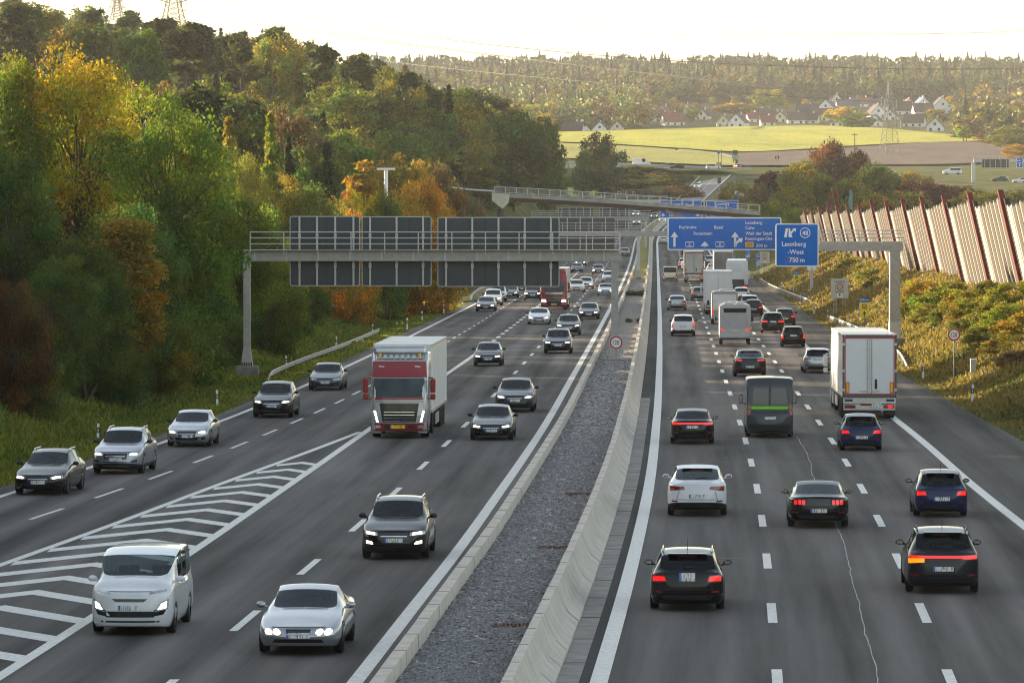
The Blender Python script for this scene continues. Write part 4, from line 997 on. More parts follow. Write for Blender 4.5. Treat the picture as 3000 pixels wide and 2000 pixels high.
def trailer(root, y1, Lt, H, m_side, axles=3, style='door', zb=1.0, yellow=False, wdt=2.55):
    """box body from y1 backwards; rear at y1-Lt"""
    yr = y1 - Lt; hw = wdt/2
    mb = MB(); mb.box((0, (y1+yr)/2, (H+zb)/2), (wdt, Lt, H-zb), bev=.04); body = mb.build('trailer_box', m_side, root)
    mb = MB()
    for s in (-1, 1):
        mb.box((s*(hw+.006), (y1+yr)/2, H-.06), (.03, Lt+.02, .12)); mb.box((s*(hw+.006), (y1+yr)/2, zb+.05), (.03, Lt+.02, .13))
    mb.build('roof_edge_rail', ALU, root)
    # curtain straps
    mb = MB(); n = int(Lt/.62)
    for s in (-1, 1):
        for k in range(n): mb.box((s*(hw+.010), yr+.4+k*(Lt-.6)/n, (H+zb)/2), (.012,.045,H-zb-.35))
    if style != 'plain': mb.build('curtain_strap', CURT, root)
    mb = MB()
    for s in (-1, 1): mb.box((s*.45, (y1+yr)/2, zb-.14), (.14, Lt-.4, .26))
    for k in range(int(Lt/1.6)): mb.box((0, yr+.8+1.6*k, zb-.10), (2.3,.1,.14))
    mb.build('chassis', STEEL, root)
    for k in range(axles):
        for s in (-1, 1): add_wheel(root, s*(hw-.20), yr+2.1+1.31*k, .50, .36)
    mb = MB()
    for s in (-1, 1): mb.box((s*(hw-.04), yr+2.1+1.31*3+2.2, zb-.42), (.04,3.0,.5))
    mb.build('side_guard', ALU, root)
    return yr
def trailer_rear(root, yr, H, zb, hw, frame, full=True, yellow=False, doorm=None, brake=True):
    f = -1; y = yr
    dm = doorm or TWHITE
    mb = MB(); t = .085
    for s in (-1, 1): mb.box((s*(hw-t/2), y-.02, (H+zb)/2), (t,.05,H-zb))
    mb.box((0, y-.02, H-.07), (2*hw,.05,.14)); mb.box((0, y-.02, zb+.05), (2*hw,.05,.14)); mb.build('rear_frame', frame, root)
    for s in (-1, 1):
        mb = MB(); mb.box((s*(hw-t)/2, y-.022, (H+zb)/2-.01), (hw-t-.02, .04, H-zb-.32), bev=.01); d = mb.build('rear_door', dm, root)
        if full:
            r = MB()
            for q in (.10,): 
                r.tube((s*q, y-.065, zb+.18), (s*q, y-.065, H-.16), .022)
                for z in (zb+.25, zb+.9, (H+zb)/2, H-.7, H-.25): r.box((s*q, y-.06, z), (.08,.03,.05))
            r.build('lock_rod', ALU, d)
            h = MB(); h.box((s*.30, y-.06, zb+.30), (.34,.035,.06)); h.build('door_handle', ALU, d)
            g = MB()
            for z in (zb+.35, zb+.95+.3, H-.45): g.box((s*(hw-.06), y-.055, z), (.13,.03,.12))
            g.build('hinge', ALU, d)
    if full:
        mb = MB(); mb.box((.30, y-.058, zb+.62), (.11,.03,.46), bev=.02); mb.build('door_seal_box', TRIM, root)
        mb = MB(); e = .045
        for s in (-1, 1): mb.box((s*(hw-.125), y-.046, (H+zb)/2), (e,.012,H-zb-.30))
        mb.box((0, y-.046, H-.165), (2*hw-.22,.012,e)); mb.box((0, y-.046, zb+.155), (2*hw-.22,.012,e)); mb.build('reflective_tape', REDTAPE, root)
        for s in (-1, 1):
            MB().box((s*(hw-.24), y-.052, zb+.46), (.17,.02,.52), bev=.008).build('side_marker', REDTAPE, root); MB().box((s*(hw-.24), y-.064, zb+.46), (.11,.012,.44)).build('side_marker', AMBER, root)
            MB().box((s*(hw-.12), y-.05, H-.05), (.09,.02,.03)).build('marker_lamp', TAILB, root)
    # tail beam with lamps, bumper bar and plate
    mb = MB(); mb.box((0, y+.05, zb-.16), (2*hw-.06,.10,.26)); mb.box((0, y+.1, zb-.47), (2*hw-.1,.12,.30), bev=.02); mb.build('tail_beam', ALU, root)
    for s in (-1, 1):
        tl_ = MB().box((s*(hw-.36), y+.025, zb-.44), (.52,.05,.16), bev=.01).build('taillight', TAIL, root)
        if brake and s > 0: MB().box((s*(hw-.30), y-.004, zb-.44), (.22,.012,.11)).build('lamp', TAILB, tl_)
        MB().box((s*(hw-.30), y-.012, zb-.14), (.36,.03,.10)).build('buffer', TRIM, root)
    MB().box((-.16, y+.025, zb-.35), (.52,.04,.09)).build('reflector', TAIL, root)
    MB().box((.34, y+.018, zb-.38), (.50,.03,.20)).build('licence_plate', PLY if yellow else PLW, root)
    for s in (-1, 1): MB().box((s*(hw-.28), y+.5, zb-.62), (.5,.03,.42)).build('mud_flap', TRIM, root)
# --- the red and silver lorry on the left carriageway
t = empty('lorry'); bv = tractor(t, SILP, REDP, REDP, 'a', y0=8.2)
trailer(t, 8.2-2.75, 13.6, 4.0, CURT)
MB().box((.05, 8.2+.045, .50), (.62,.03,.15)).build('licence_plate', PLY, t); MB().box((.38, 8.2+.048, .50), (.06,.03,.15)).build('country_band', PLB, t)
place(t, 917, 1007, 16.4, False, 'red and silver lorry with roof lamp bar pulling a white curtain trailer', 'lorry', 'lorries on the motorway')
t = empty('lorry'); tractor(t, REDP, REDP, REDP, 'b', y0=8.2); trailer(t, 8.2-2.75, 13.6, 3.95, CURT)
MB().box((0, 8.2+.06, .52), (.52,.03,.13)).build('licence_plate', PLW, t)
place(t, 1272, 711, 16.4, False, 'all red lorry with white trailer, half covered by the grey back of the gantry sign', 'lorry', 'lorries on the motorway')
# --- trailers seen from behind on the right carriageway
def rear_lorry(px, py, label, H=4.0, side=TWHITE, frame=ALU, full=True, yellow=False, doorm=None, cabc=WHP, Lt=13.6, zb=1.05, brake=True):
    t = empty('lorry'); Ltot = Lt + 2.8; y1 = Ltot/2
    tractor(t, cabc, cabc, cabc, 'b', y0=y1)
    yr = trailer(t, y1-2.75, Lt, H, side, style='plain' if side is TWHITE else 'c', zb=zb)
    trailer_rear(t, yr, H, zb, 1.275, frame, full, yellow, doorm, brake)
    place(t, px, py, Ltot, True, label, 'lorry', 'lorries on the motorway'); return t
RIMD = mat('dark_frame', (.09,.09,.09), rough=.5)
rear_lorry(1997, 964, 'big white refrigerated trailer with red framed double doors, biggest lorry on the right carriageway', frame=RIMD)
rear_lorry(1650, 722, 'white box lorry with thin red frame between the grey hatchback and the motorhome', H=4.0, frame=TWHITE, full=False, side=CURT)
rear_lorry(1594, 648, 'white trailer with glossy grey doors and black underside in the middle lane', frame=RIMD, doorm=mat('glossy_door', (.56,.58,.60), rough=.4, var=.06, scale=.8), yellow=True)
rear_lorry(1662, 645, 'white-roofed trailer with dull grey curtain door in the outer lane', frame=CURT, doorm=TGREY, full=False, brake=False)
# --- white tractor unit without trailer
t = empty('tractor_unit'); tractor(t, WHP, WHP, WHP, 'b', y0=3.0)
mb = MB(); mb.box((0, 3.0-2.27, 2.5), (2.40,.06,2.3), bev=.02); mb.box((0, 3.0-2.31, 2.95), (2.0,.03,.05)); mb.build('cab_rear_panel', WHP, t)
mb = MB(); mb.box((0, -1.8, 1.05), (1.0,.9,.16), bev=.04); mb.box((0, .2, 1.25), (1.6,.3,.8), bev=.05); mb.build('coupling_plate', STEEL, t)
for s in (-1, 1):
    MB().box((s*.85, -3.05, .85), (.5,.05,.14)).build('taillight', TAILB, t); mb = MB(); mb.box((s*1.02, -1.95, 1.06), (.42,1.2,.05), bev=.02); mb.build('mudguard', TRIM, t)
place(t, 1694, 676, 6.2, True, 'white lorry tractor unit without trailer in the outer lane', 'lorry', 'lorries on the motorway')
# --- dark van with a bright green stripe
GREYV = ('van_grey', (.050,.058,.068), .5, .32)
r_, p_ = build_car('panelvan', GREYV, dict(face='rear', style='none_', name='van', pz=.86, pw=.52, brake=False, diffuser=True))
_, _, bvh, _ = car_proto('panelvan'); W2 = p_['W']/2
for ch in list(r_.children):
    if ch.name.startswith(('taillight', 'roof_spoiler', 'reflector')): bpy.data.objects.remove(ch)
LIME = mat('lime_stripe', (.20,.62,.015), rough=.4, var=.06)
patch(bvh, [(-.80,1.24),(.80,1.24),(.80,1.37),(-.80,1.37)], (10,1), -1, .014).build('stripe', LIME, r_)
for s in (-1, 1):
    c = [(.82,.98),(.97,.98),(.96,1.42),(.83,1.42)]; c = c if s > 0 else sym(c)
    patch(bvh, c, (3,4), -1, .014).build('taillight', TAIL, r_)
    c = [(.06,1.46),(.76,1.46),(.70,2.16),(.06,2.16)]; c = c if s > 0 else sym(c)
    patch(bvh, c, (5,3), -1, .010).build('rear_window', mat('tinted_film', (.030,.036,.044), rough=.25, coat=.6), r_)
    patch(bvh, [(s*.015,.62),(s*.015+.012,.62),(s*.015+.012,2.42),(s*.015,2.42)], (1,10), -1, .012).build('door_gap', TRIM, r_)
patch(bvh, [(.10,1.10),(.26,1.10),(.26,1.15),(.10,1.15)], (2,1), -1, .03).build('door_handle', TRIM, r_)
patch(bvh, [(-.9,.34),(.9,.34),(.9,.58),(-.9,.58)], (10,2), -1, .016).build('bumper', TRIM, r_)
put(r_, p_, 1768, 1006, True, 'tall dark grey delivery van with a lime green stripe across its rear doors', 'van', GA)
# --- motorhomes
MOTO = paint('motorhome_silver', (.40,.42,.45), .5, .35); MOTOW = paint('motorhome_white', (.68,.68,.67), 0., .4)
def motorhome(col, lower, H, W, L, win, label, px, py, roofbits, recess=False):
    t = empty('motorhome'); hw = W/2
    prof = [(-hw+.06,.55),(-hw,.75),(-hw,H-.28),(-hw+.08,H-.10),(-hw+.3,H),(hw-.3,H),(hw-.08,H-.10),(hw,H-.28),(hw,.75),(hw-.06,.55)]
    mb = MB(); rings = []
    for y, sc, dz in ((-L/2,.965,-.05),(-L/2+.06,.99,-.01),(-L/2+.3,1,0),(L/2-1.6,1,0),(L/2-.9,.99,-.15),(L/2-.25,.95,-.9),(L/2,.9,-1.3)):
        rings.append([(x*sc, y, z + (dz*(z/H) if z > 1.2 else 0)) for x, z in prof])
    mb.loft(rings); bv = bvh_of(mb); mb.build('body', col, t)
    if win == 'top': panel(t, bv, 'rear_window', [(-.80,H-.62),(.80,H-.62),(.84,H-.30),(-.84,H-.30)], GLASS, (8,2), -1, off=.015)
    panel(t, bv, 'rear_panel', [(-hw+.16,1.22),(hw-.16,1.22),(hw-.14,H-.70 if win == 'top' else H-.3),(-hw+.14,H-.70 if win == 'top' else H-.3)], lower, (8,4), -1, off=.02)
    panel(t, bv, 'taillight', [(hw-.42,.98),(hw-.05,1.08),(hw-.06,1.20),(hw-.30,1.12)] if win == 'top' else [(hw-.17,.85),(hw-.04,.85),(hw-.05,1.45),(hw-.16,1.45)], TAILB, (3,2), -1, both=True, off=.03)
    mb = MB(); mb.box((0, -L/2+.04, .62), (W-.1,.16,.30), bev=.06); mb.build('bumper', col, t)
    MB().box((0, -L/2-.03, 1.02 if win == 'top' else .62), (.52,.03,.12)).build('licence_plate', PLW, t)
    for y in (-L/2+1.6, L/2-1.0):
        for s in (-1, 1): add_wheel(t, s*(hw-.16), y, .34, .24)
    MB().box((0, .0, .5), (W-.5, L-1.2, .22)).build('chassis', STEEL, t)
    for x, y, d in roofbits: MB().box((x, y, H+.07), d, bev=.05).build('roof_vent', MOTOW, t)
    for s in (-1, 1):
        mb = MB(); mb.box((s*(hw+.20), L/2-1.2, 1.75), (.18,.1,.42), bev=.04); mb.path([(s*hw*.95, L/2-1.2, 1.7), (s*(hw+.15), L/2-1.2, 1.7)], .025); mb.build('wing_mirror', TRIM, t)
        MB().box((s*(hw*.93), -L/2+.02, H-.20), (.06,.03,.12)).build('marker_lamp', TAIL, t)
    put(t, dict(L=L), px, py, True, label, 'motorhome', 'motorhomes on the right carriageway')
motorhome(MOTO, paint('motorhome_silver_low', (.36,.38,.42), .5, .4), 2.95, 2.32, 6.9, 'top', 'silver motorhome with a dark strip window and roof vents, nearest of the two', 1688, 792, [(-.45,-2.6,(.7,.6,.16)),(.4,-2.4,(.6,.7,.18)),(0,.2,(.9,.8,.16))])
motorhome(paint('motorhome_grey', (.30,.31,.33), .4, .4), MOTOW, 2.85, 2.28, 6.5, 'none', 'grey framed motorhome with a plain white back panel ahead of the silver one', 1664, 745, [(-.2,-2.2,(.4,.4,.2)),(.3,-1.2,(1.2,.8,.12))])
# --- far traffic on the bridge road and ramp is added with the far country
# ------------------------------------------------------------------ gantries, signs, posts
GALV = mat('galvanised_steel', (.36,.35,.33), rough=.5, metal=.35, var=.14, scale=3, bump=.05)
GALVL = mat('bright_galvanised', (.50,.49,.47), rough=.45, metal=.3, var=.12, scale=4)
SLATE = mat('sign_back_slate', (.030,.042,.052), rough=.45, var=.15, scale=1.5)
BLUE = mat('sign_blue', (.0015,.145,.56), rough=.6, var=.06, scale=1.0, spec=.08)
WHT = mat('sign_white', (.82,.82,.80), rough=.4, var=.04, scale=3)
BLK = mat('sign_black', (.015,.015,.015), rough=.5)
YEL = mat('sign_yellow', (.85,.68,.03), rough=.4, var=.05, scale=3); ORG = mat('sign_orange', (.85,.42,.01), rough=.4, var=.05)
SRED = mat('sign_red', (.45,.012,.02), rough=.4, var=.06); OFFW = mat('sign_offwhite', (.58,.55,.48), rough=.5, var=.1)
_fc = {}
def text_poly(s):
    if s in _fc: return _fc[s]
    cu = bpy.data.curves.new('t', 'FONT'); cu.body = s; cu.size = 1.0; cu.resolution_u = 3; cu.offset = .009
    o = bpy.data.objects.new('t', cu); COL.objects.link(o)
    dg = bpy.context.evaluated_depsgraph_get(); me = bpy.data.meshes.new_from_object(o.evaluated_get(dg))
    vs = [(v.co.x, v.co.y) for v in me.vertices]; fs = [tuple(q.vertices) for q in me.polygons]
    bpy.data.objects.remove(o); bpy.data.curves.remove(cu); bpy.data.meshes.remove(me)
    _fc[s] = (vs, fs); return _fc[s]
def put_text(mb, s, x, z, caph, y=0, wide=1.0, anchor='l', m=0):
    """letters standing in the x/z plane, cap height in metres, baseline z"""
    vs, fs = text_poly(s); k = caph/.73
    x0 = min(v[0] for v in vs); x1 = max(v[0] for v in vs)
    kx = k*wide; off = x - x0*kx if anchor == 'l' else (x - (x0+x1)/2*kx if anchor == 'c' else x - x1*kx)
    mb.add([(off+v[0]*kx, y, z+v[1]*k) for v in vs], fs, m)
def rrect(x0, z0, x1, z1, r, n=5):
    pts = []
    for cx, cz, a in ((x1-r, z1-r, 0), (x0+r, z1-r, 90), (x0+r, z0+r, 180), (x1-r, z0+r, 270)):
        for k in range(n+1):
            t = math.radians(a + 90*k/n); pts.append((cx+r*math.cos(t), cz+r*math.sin(t)))
    return pts
def slab(mb, pts, y0, y1, m=0):
    """flat outline in x/z given thickness along y"""
    n = len(pts); vs = [(x, y0, z) for x, z in pts] + [(x, y1, z) for x, z in pts]
    mb.add(vs, [list(range(n)), list(range(n, 2*n))[::-1]] + [(i, n+i, n+(i+1)%n, (i+1)%n) for i in range(n)], m)
def board(name, d, x0, y0, x1, y1, label, cat, face, border=WHT, r=.15, bw=.06, group=None):
    """sign board between two pixels at distance d; returns (object, f(px,py)->local x,z, metres per pixel)"""
    a = P(x0, y1, d); b = P(x1, y0, d); c = ((a.x+b.x)/2, d, a.z); W_ = b.x-a.x; H_ = b.z-a.z
    mb = MB(); slab(mb, rrect(-W_/2, 0, W_/2, H_, r), 0, .09); o = mb.build(name, border, loc=c); tag(o, label, cat, group)
    mb = MB(); slab(mb, rrect(-W_/2+bw, bw, W_/2-bw, H_-bw, max(.02, r-bw)), -.012, .0); mb.build('sign_face', face, o)
    k = W_/(x1-x0)
    return o, (lambda px, py: ((px-x0)*k - W_/2, (y1-py)*k)), k
def arrow_up(mb, x, z0, z1, w, hw=None, y=-.03, head=None):
    hw = hw or w*2.2; hh = head or hw*.9
    slab(mb, [(x-w/2, z0), (x+w/2, z0), (x+w/2, z1-hh), (x-w/2, z1-hh)], y, y+.012); slab(mb, [(x-hw/2, z1-hh*.95), (x+hw/2, z1-hh*.95), (x, z1)], y, y+.012)
def shield(mb, x0, z0, x1, z1, y=-.030):
    h = z1-z0; w = x1-x0; b = h*.09
    slab(mb, rrect(x0, z0, x1, z1, h*.12), y, y+.012)
    return [(x0+b, z0+b), (x0+w*.25, z0+b*2.0), (x1-w*.25, z0+b*2.0), (x1-b, z0+b), (x1-b, z1-b), (x1-w*.25, z1-b*2.0), (x0+w*.25, z1-b*2.0), (x0+b, z1-b)]
def back_board(d, x0, y0, x1, y1, ribs, label):
    a = P(x0, y1, d); b = P(x1, y0, d); W_ = b.x-a.x; H_ = b.z-a.z
    mb = MB(); slab(mb, rrect(-W_/2, 0, W_/2, H_, .14), 0, .05)
    o = mb.build('sign_board', GALVL, loc=((a.x+b.x)/2, d, a.z)); tag(o, label, 'sign', 'grey backs of direction signs')
    mb = MB(); slab(mb, rrect(-W_/2+.05, .05, W_/2-.05, H_-.05, .10), -.012, 0); mb.build('back_sheet', SLATE, o)
    for t in ribs:
        x = -W_/2 + W_*t; mb = MB(); mb.box((x, -.07, H_/2), (.11,.10,H_-.08)); mb.box((x, -.13, H_*.30), (.17,.06,.3)); mb.box((x, -.13, H_*.72), (.17,.06,.3)); mb.build('stiffener', GALVL, o)
    for t in [(a_+b_)/2 for a_, b_ in zip(ribs, ribs[1:])][1::2]:
        MB().box((-W_/2+W_*t, -.02, H_/2), (.05,.012,H_-.12)).build('sheet_joint', BLK, o)
    return o
def railing(root, xa, xb, z, h, y, step=2.0, name='railing', rails=3, r=.035):
    mb = MB(); n = max(2, int(round((xb-xa)/step)))
    for k in range(rails): mb.tube((xa, y, z+h*(k+1)/rails), (xb, y, z+h*(k+1)/rails), r)
    for k in range(n+1):
        x = xa+(xb-xa)*k/n; mb.box((x, y, z+h/2-.12), (.07,.07,h+.30))
    return mb.build(name, GALVL, root)
def foot(root, x, y, z, w, dz):
    """flared post foot with bolts on a concrete block"""
    mb = MB(); mb.loft([[(x-w*.85, y-w*.85, z), (x+w*.85, y-w*.85, z), (x+w*.85, y+w*.85, z), (x-w*.85, y+w*.85, z)], [(x-w*.8, y-w*.8, z+.16), (x+w*.8, y-w*.8, z+.16), (x+w*.8, y+w*.8, z+.16), (x-w*.8, y+w*.8, z+.16)], [(x-w*.5, y-w*.5, z+1.15), (x+w*.5, y-w*.5, z+1.15), (x+w*.5, y+w*.5, z+1.15), (x-w*.5, y+w*.5, z+1.15)]]); mb.build('post_foot', GALV, root)
    mb = MB()
    for k in range(5): mb.box((x-w*.66+w*1.32*k/4, y-w*.86, z+.13), (w*.17,.05,.22))
    mb.build('anchor_bolt', BLK, root)
    mb = MB(); mb.box((x, y, z-dz/2), (1.45,1.3,dz), bev=.05); mb.build('foundation', CONC2, root)

# --- gantry one, over the left carriageway, d = 311 m
d = 311.; a = P(724, 1072, d); b = P(1801, 1064, d); zt = P(1000, 731, d).z; zb_ = P(1000, 765, d).z
g = empty('sign_gantry', (a.x, d, a.z), 0, 'steel sign gantry with railing spanning the left carriageway, nearest of the gantries', 'gantry')
ox, oz = a.x, a.z; W_ = .44
mb = MB(); mb.box(((b.x-ox)/2+.12, 0, (zt+zb_)/2-oz), (b.x-ox+.55,.62,zt-zb_), bev=.02); mb.build('beam', GALV, g)
mb = MB()
for k in range(12): mb.box((.5+(b.x-ox)*k/11.6, -.325, (zt+zb_)/2-oz), (.09,.03,zt-zb_-.06))
mb.build('beam_bracket', GALVL, g)
for x, z0 in ((0, 0), (b.x-ox, b.z-oz)):
    MB().box((x, 0, (z0+zb_-oz)/2+.0), (W_,W_,zb_-oz-z0), bev=.02).build('post', GALV, g)
    foot(g, x, 0, z0, W_, .9)
mb = MB(); mb.box(((b.x-ox)/2, -.55, zt-oz-.02), (b.x-ox+.3,.5,.05)); mb.build('walkway', GALV, g)
railing(g, .25, b.x-ox+.3, zt-oz, 1.10, -.78, 2.05)
back_board(d+.55, 849, 633, 1054, 838, [.14,.39,.65,.91], 'leftmost of the three tall dark grey sign backs on the nearest gantry')
back_board(d+.55, 1060, 634, 1264, 838, [.12,.50,.88], 'middle one of the three tall dark grey sign backs on the nearest gantry')
back_board(d+.55, 1282, 636, 1639, 840, [.07,.285,.50,.715,.93], 'widest of the three dark grey sign backs, nearest to the gantry middle post')
# --- gantry two, d = 650 m, both carriageways
d = 650.; c = P(1870, 841, d); c.z = float(zroad(d))+.42; zt = P(1900, 677, d).z; zb_ = P(1900, 692, d).z; xa = P(1610, 680, d).x; xb = P(2262, 680, d).x
g = empty('sign_gantry', c, 0, 'second sign gantry with one slim post in the median, carrying the wide blue sign', 'gantry')
mb = MB(); mb.box(((xa+xb)/2-c.x, 0, (zt+zb_)/2-c.z), (xb-xa,.7,zt-zb_), bev=.02); mb.build('beam', GALV, g)
MB().box((0, 0, (zb_-c.z)/2), (.44,.44,zb_-c.z), bev=.02).build('post', GALVL, g); foot(g, 0, 0, 0.05, .44, .5)
xs_ = P(1955, 680, d).x; railing(g, xa-c.x, xs_-c.x, zt-c.z, 1.1, -.6, 1.7); railing(g, xs_-c.x, xb-c.x, zt-c.z, 1.1, .6, 1.7)
back_board(d+.55, 1637, 637, 1802, 734, [.15,.38,.60,.83], 'dark grey sign back on the second gantry, behind the nearest one')
# wide blue sign (coordinates measured in a 4.7x enlargement whose corner is at 1900,600)
s_ = .2126; q = lambda x, y: (1900+x*s_, 600+y*s_)
x0, y0 = q(262, 172); x1, y1 = q(1832, 626)
o, f, k = board('direction_sign', d-.85, x0, y0, x1, y1, 'wide blue direction sign reading Karlsruhe, Basel, Rutesheim and Leonberg', 'sign', BLUE, r=.28, bw=.16)
mb = MB(); t = lambda s, x, y, ch, wd=1.0, an='l', M_=mb, y_=-.02: put_text(M_, s, *f(*q(x, y)), ch*s_*k, y_, wd, an)
for s, x, y in (('Karlsruhe', 422, 328), ('Basel', 905, 330), ('Rutesheim', 622, 414), ('Leonberg', 1335, 265), ('Calw', 1335, 338), ('Weil der Stadt', 1335, 414), ('Renningen-Ost', 1335, 486), ('500 m', 1485, 582)): t(s, x, y, 45, 1.0)
for x, z0, z1 in ((357, 578, 370), (1193, 582, 372)): a_ = f(*q(x, z0)); b_ = f(*q(x, z1)); arrow_up(mb, a_[0], a_[1], b_[1], .30, 1.0, y=-.022, head=.75)
a_ = f(*q(775, 578)); b_ = f(*q(775, 505)); arrow_up(mb, a_[0], a_[1], b_[1], .30, 1.15, y=-.022, head=.62)
pts = [f(*q(x, y)) for x, y in ((1190, 580), (1215, 575), (1222, 540), (1250, 508), (1285, 520), (1300, 458), (1232, 460), (1245, 478), (1212, 505), (1195, 530))]; slab(mb, pts, -.022, -.012)
fr = MB(); inn = []
for x in (507, 923): a_ = f(*q(x, 580)); b_ = f(*q(x+120, 508)); inn.append(shield(mb, a_[0], a_[1], b_[0], b_[1], -.024))
mb.build('lettering', WHT, o)
mb = MB(); [slab(mb, p_, -.032, -.026) for p_ in inn]; mb.build('route_shield', BLUE, o)
mb = MB(); [put_text(mb, '8', f(*q(x, 0))[0], f(*q(0, 562))[1], 34*s_*k, -.036, 1.0, 'c') for x in (565, 984)]; mb.build('route_number', WHT, o)
mb = MB(); a_ = f(*q(1333, 583)); b_ = f(*q(1450, 512)); slab(mb, rrect(a_[0], a_[1], b_[0], b_[1], .1), -.026, -.012); pl = mb.build('road_number_field', ORG, o)
mb = MB(); put_text(mb, '295', (a_[0]+b_[0])/2, a_[1]+.16, 40*s_*k, -.030, .95, 'c'); mb.build('road_number', BLK, pl)
# --- gantry three, d = 950 m
d = 950.; c = P(1892, 740, d); c.z = float(zroad(d))+.42; zt = P(1800, 634, d).z; zb_ = P(1800, 647, d).z; xa = P(1556, 640, d).x; xb = P(1901, 640, d).x
g = empty('sign_gantry', c, 0, 'third sign gantry farther off, over the left carriageway below the footbridge', 'gantry')
MB().box(((xa+xb)/2-c.x, 0, (zt+zb_)/2-c.z), (xb-xa,.7,zt-zb_)).build('beam', GALV, g); MB().box((0,0,(zb_-c.z)/2), (.44,.44,zb_-c.z)).build('post', GALVL, g); railing(g, xa-c.x, xb-c.x, zt-c.z, 1.0, -.6, 1.8, r=.05)
back_board(d+.55, 1636, 608, 1740, 660, [.1,.3,.5,.7,.9], 'small dark sign back, left one on the third gantry'); back_board(d+.55, 1757, 608, 1841, 672, [.1,.37,.63,.9], 'small dark sign back, right one on the third gantry')
# --- gantry four behind the footbridge with two blue signs
d = 1150.; xa = P(1930, 640, d).x; xb = P(2230, 640, d).x; zt = P(1900, 616, d).z; zb_ = P(1900, 624, d).z; zg = float(zroad(d))
g = empty('sign_gantry', (xb, d, zg), 0, 'far sign gantry behind the footbridge carrying two blue signs', 'gantry')
MB().box(((xa-xb)/2, 0, (zt+zb_)/2-zg), (xb-xa,.7,zt-zb_)).build('beam', GALV, g); MB().box((0, 0, (zt-zg)/2), (.5,.5,zt-zg)).build('post', GALV, g); railing(g, xa-xb, 0, zt-zg, 1.0, .6, 2.2, r=.05)
s_ = .3189; q = lambda x, y: (1500+x*s_, 400+y*s_)
o, f, k = board('direction_sign', d-.6, *q(1358, 585), *q(1740, 748), 'blue sign reading Karlsruhe and Basel, half covered by the footbridge', 'sign', BLUE, r=.2, bw=.12)
mb = MB(); T = lambda s, x, y, h, an='l': put_text(mb, s, *f(*q(x, y)), h*s_*k, -.02, 1.0, an)
T('Karlsruhe', 1412, 638, 24); T('Basel', 1597, 638, 24)
for x in (1388, 1706): a_ = f(*q(x, 735)); b_ = f(*q(x, 705)); arrow_up(mb, a_[0], a_[1], b_[1], .35, 1.1, y=-.022, head=.6)
a_ = f(*q(1445, 732)); b_ = f(*q(1492, 706)); inn = shield(mb, a_[0], a_[1], b_[0], b_[1]); mb.build('lettering', WHT, o); mb = MB(); slab(mb, inn, -.036, -.030); mb.build('route_shield', BLUE, o)
mb = MB(); put_text(mb, '8', (a_[0]+b_[0])/2, a_[1]+.18, .38, -.042, 1, 'c'); mb.build('route_number', WHT, o)
o, f, k = board('direction_sign', d-.6, *q(1783, 585), *q(2080, 742), 'blue sign reading Leonberg and Calw, above the right end of the footbridge', 'sign', BLUE, r=.2, bw=.12)
mb = MB(); T('Leonberg', 1872, 630, 24); T('Calw', 1872, 662, 24); T('Renningen', 1872, 727, 22); mb.build('lettering', WHT, o)
a_ = f(*q(1818, 728)); b_ = f(*q(1862, 706)); mb = MB(); slab(mb, rrect(a_[0], a_[1], b_[0], b_[1], .08), -.03, -.012); pl = mb.build('road_number_field', ORG, o)
# Ausfahrt arrow sign
d = 1260.; a = P(*q(1925, 587), d); b = P(*q(2105, 535), d); W_ = b.x-a.x; H_ = b.z-a.z
out = [(0,0),(W_*.84,0),(W_,H_/2),(W_*.84,H_),(0,H_)]
mb = MB(); slab(mb, out, 0, .08); o = tag(mb.build('exit_sign', WHT, loc=(a.x, d, a.z)), 'blue arrow shaped exit sign reading Ausfahrt', 'sign')
mb = MB(); slab(mb, [(.12,.12),(W_*.83,.12),(W_-.18,H_/2),(W_*.83,H_-.12),(.12,H_-.12)], -.012, 0); mb.build('sign_face', BLUE, o)
mb = MB(); put_text(mb, 'Ausfahrt', W_*.11, H_*.36, H_*.36, -.02, 1.05); mb.build('lettering', WHT, o)
mb = MB(); gz = G(a.x+W_/2, d)-a.z
for x in (.25, .6): mb.tube((W_*x, .1, gz-.2), (W_*x, .1, H_*.8), .09)
mb.build('post', GALV, o)
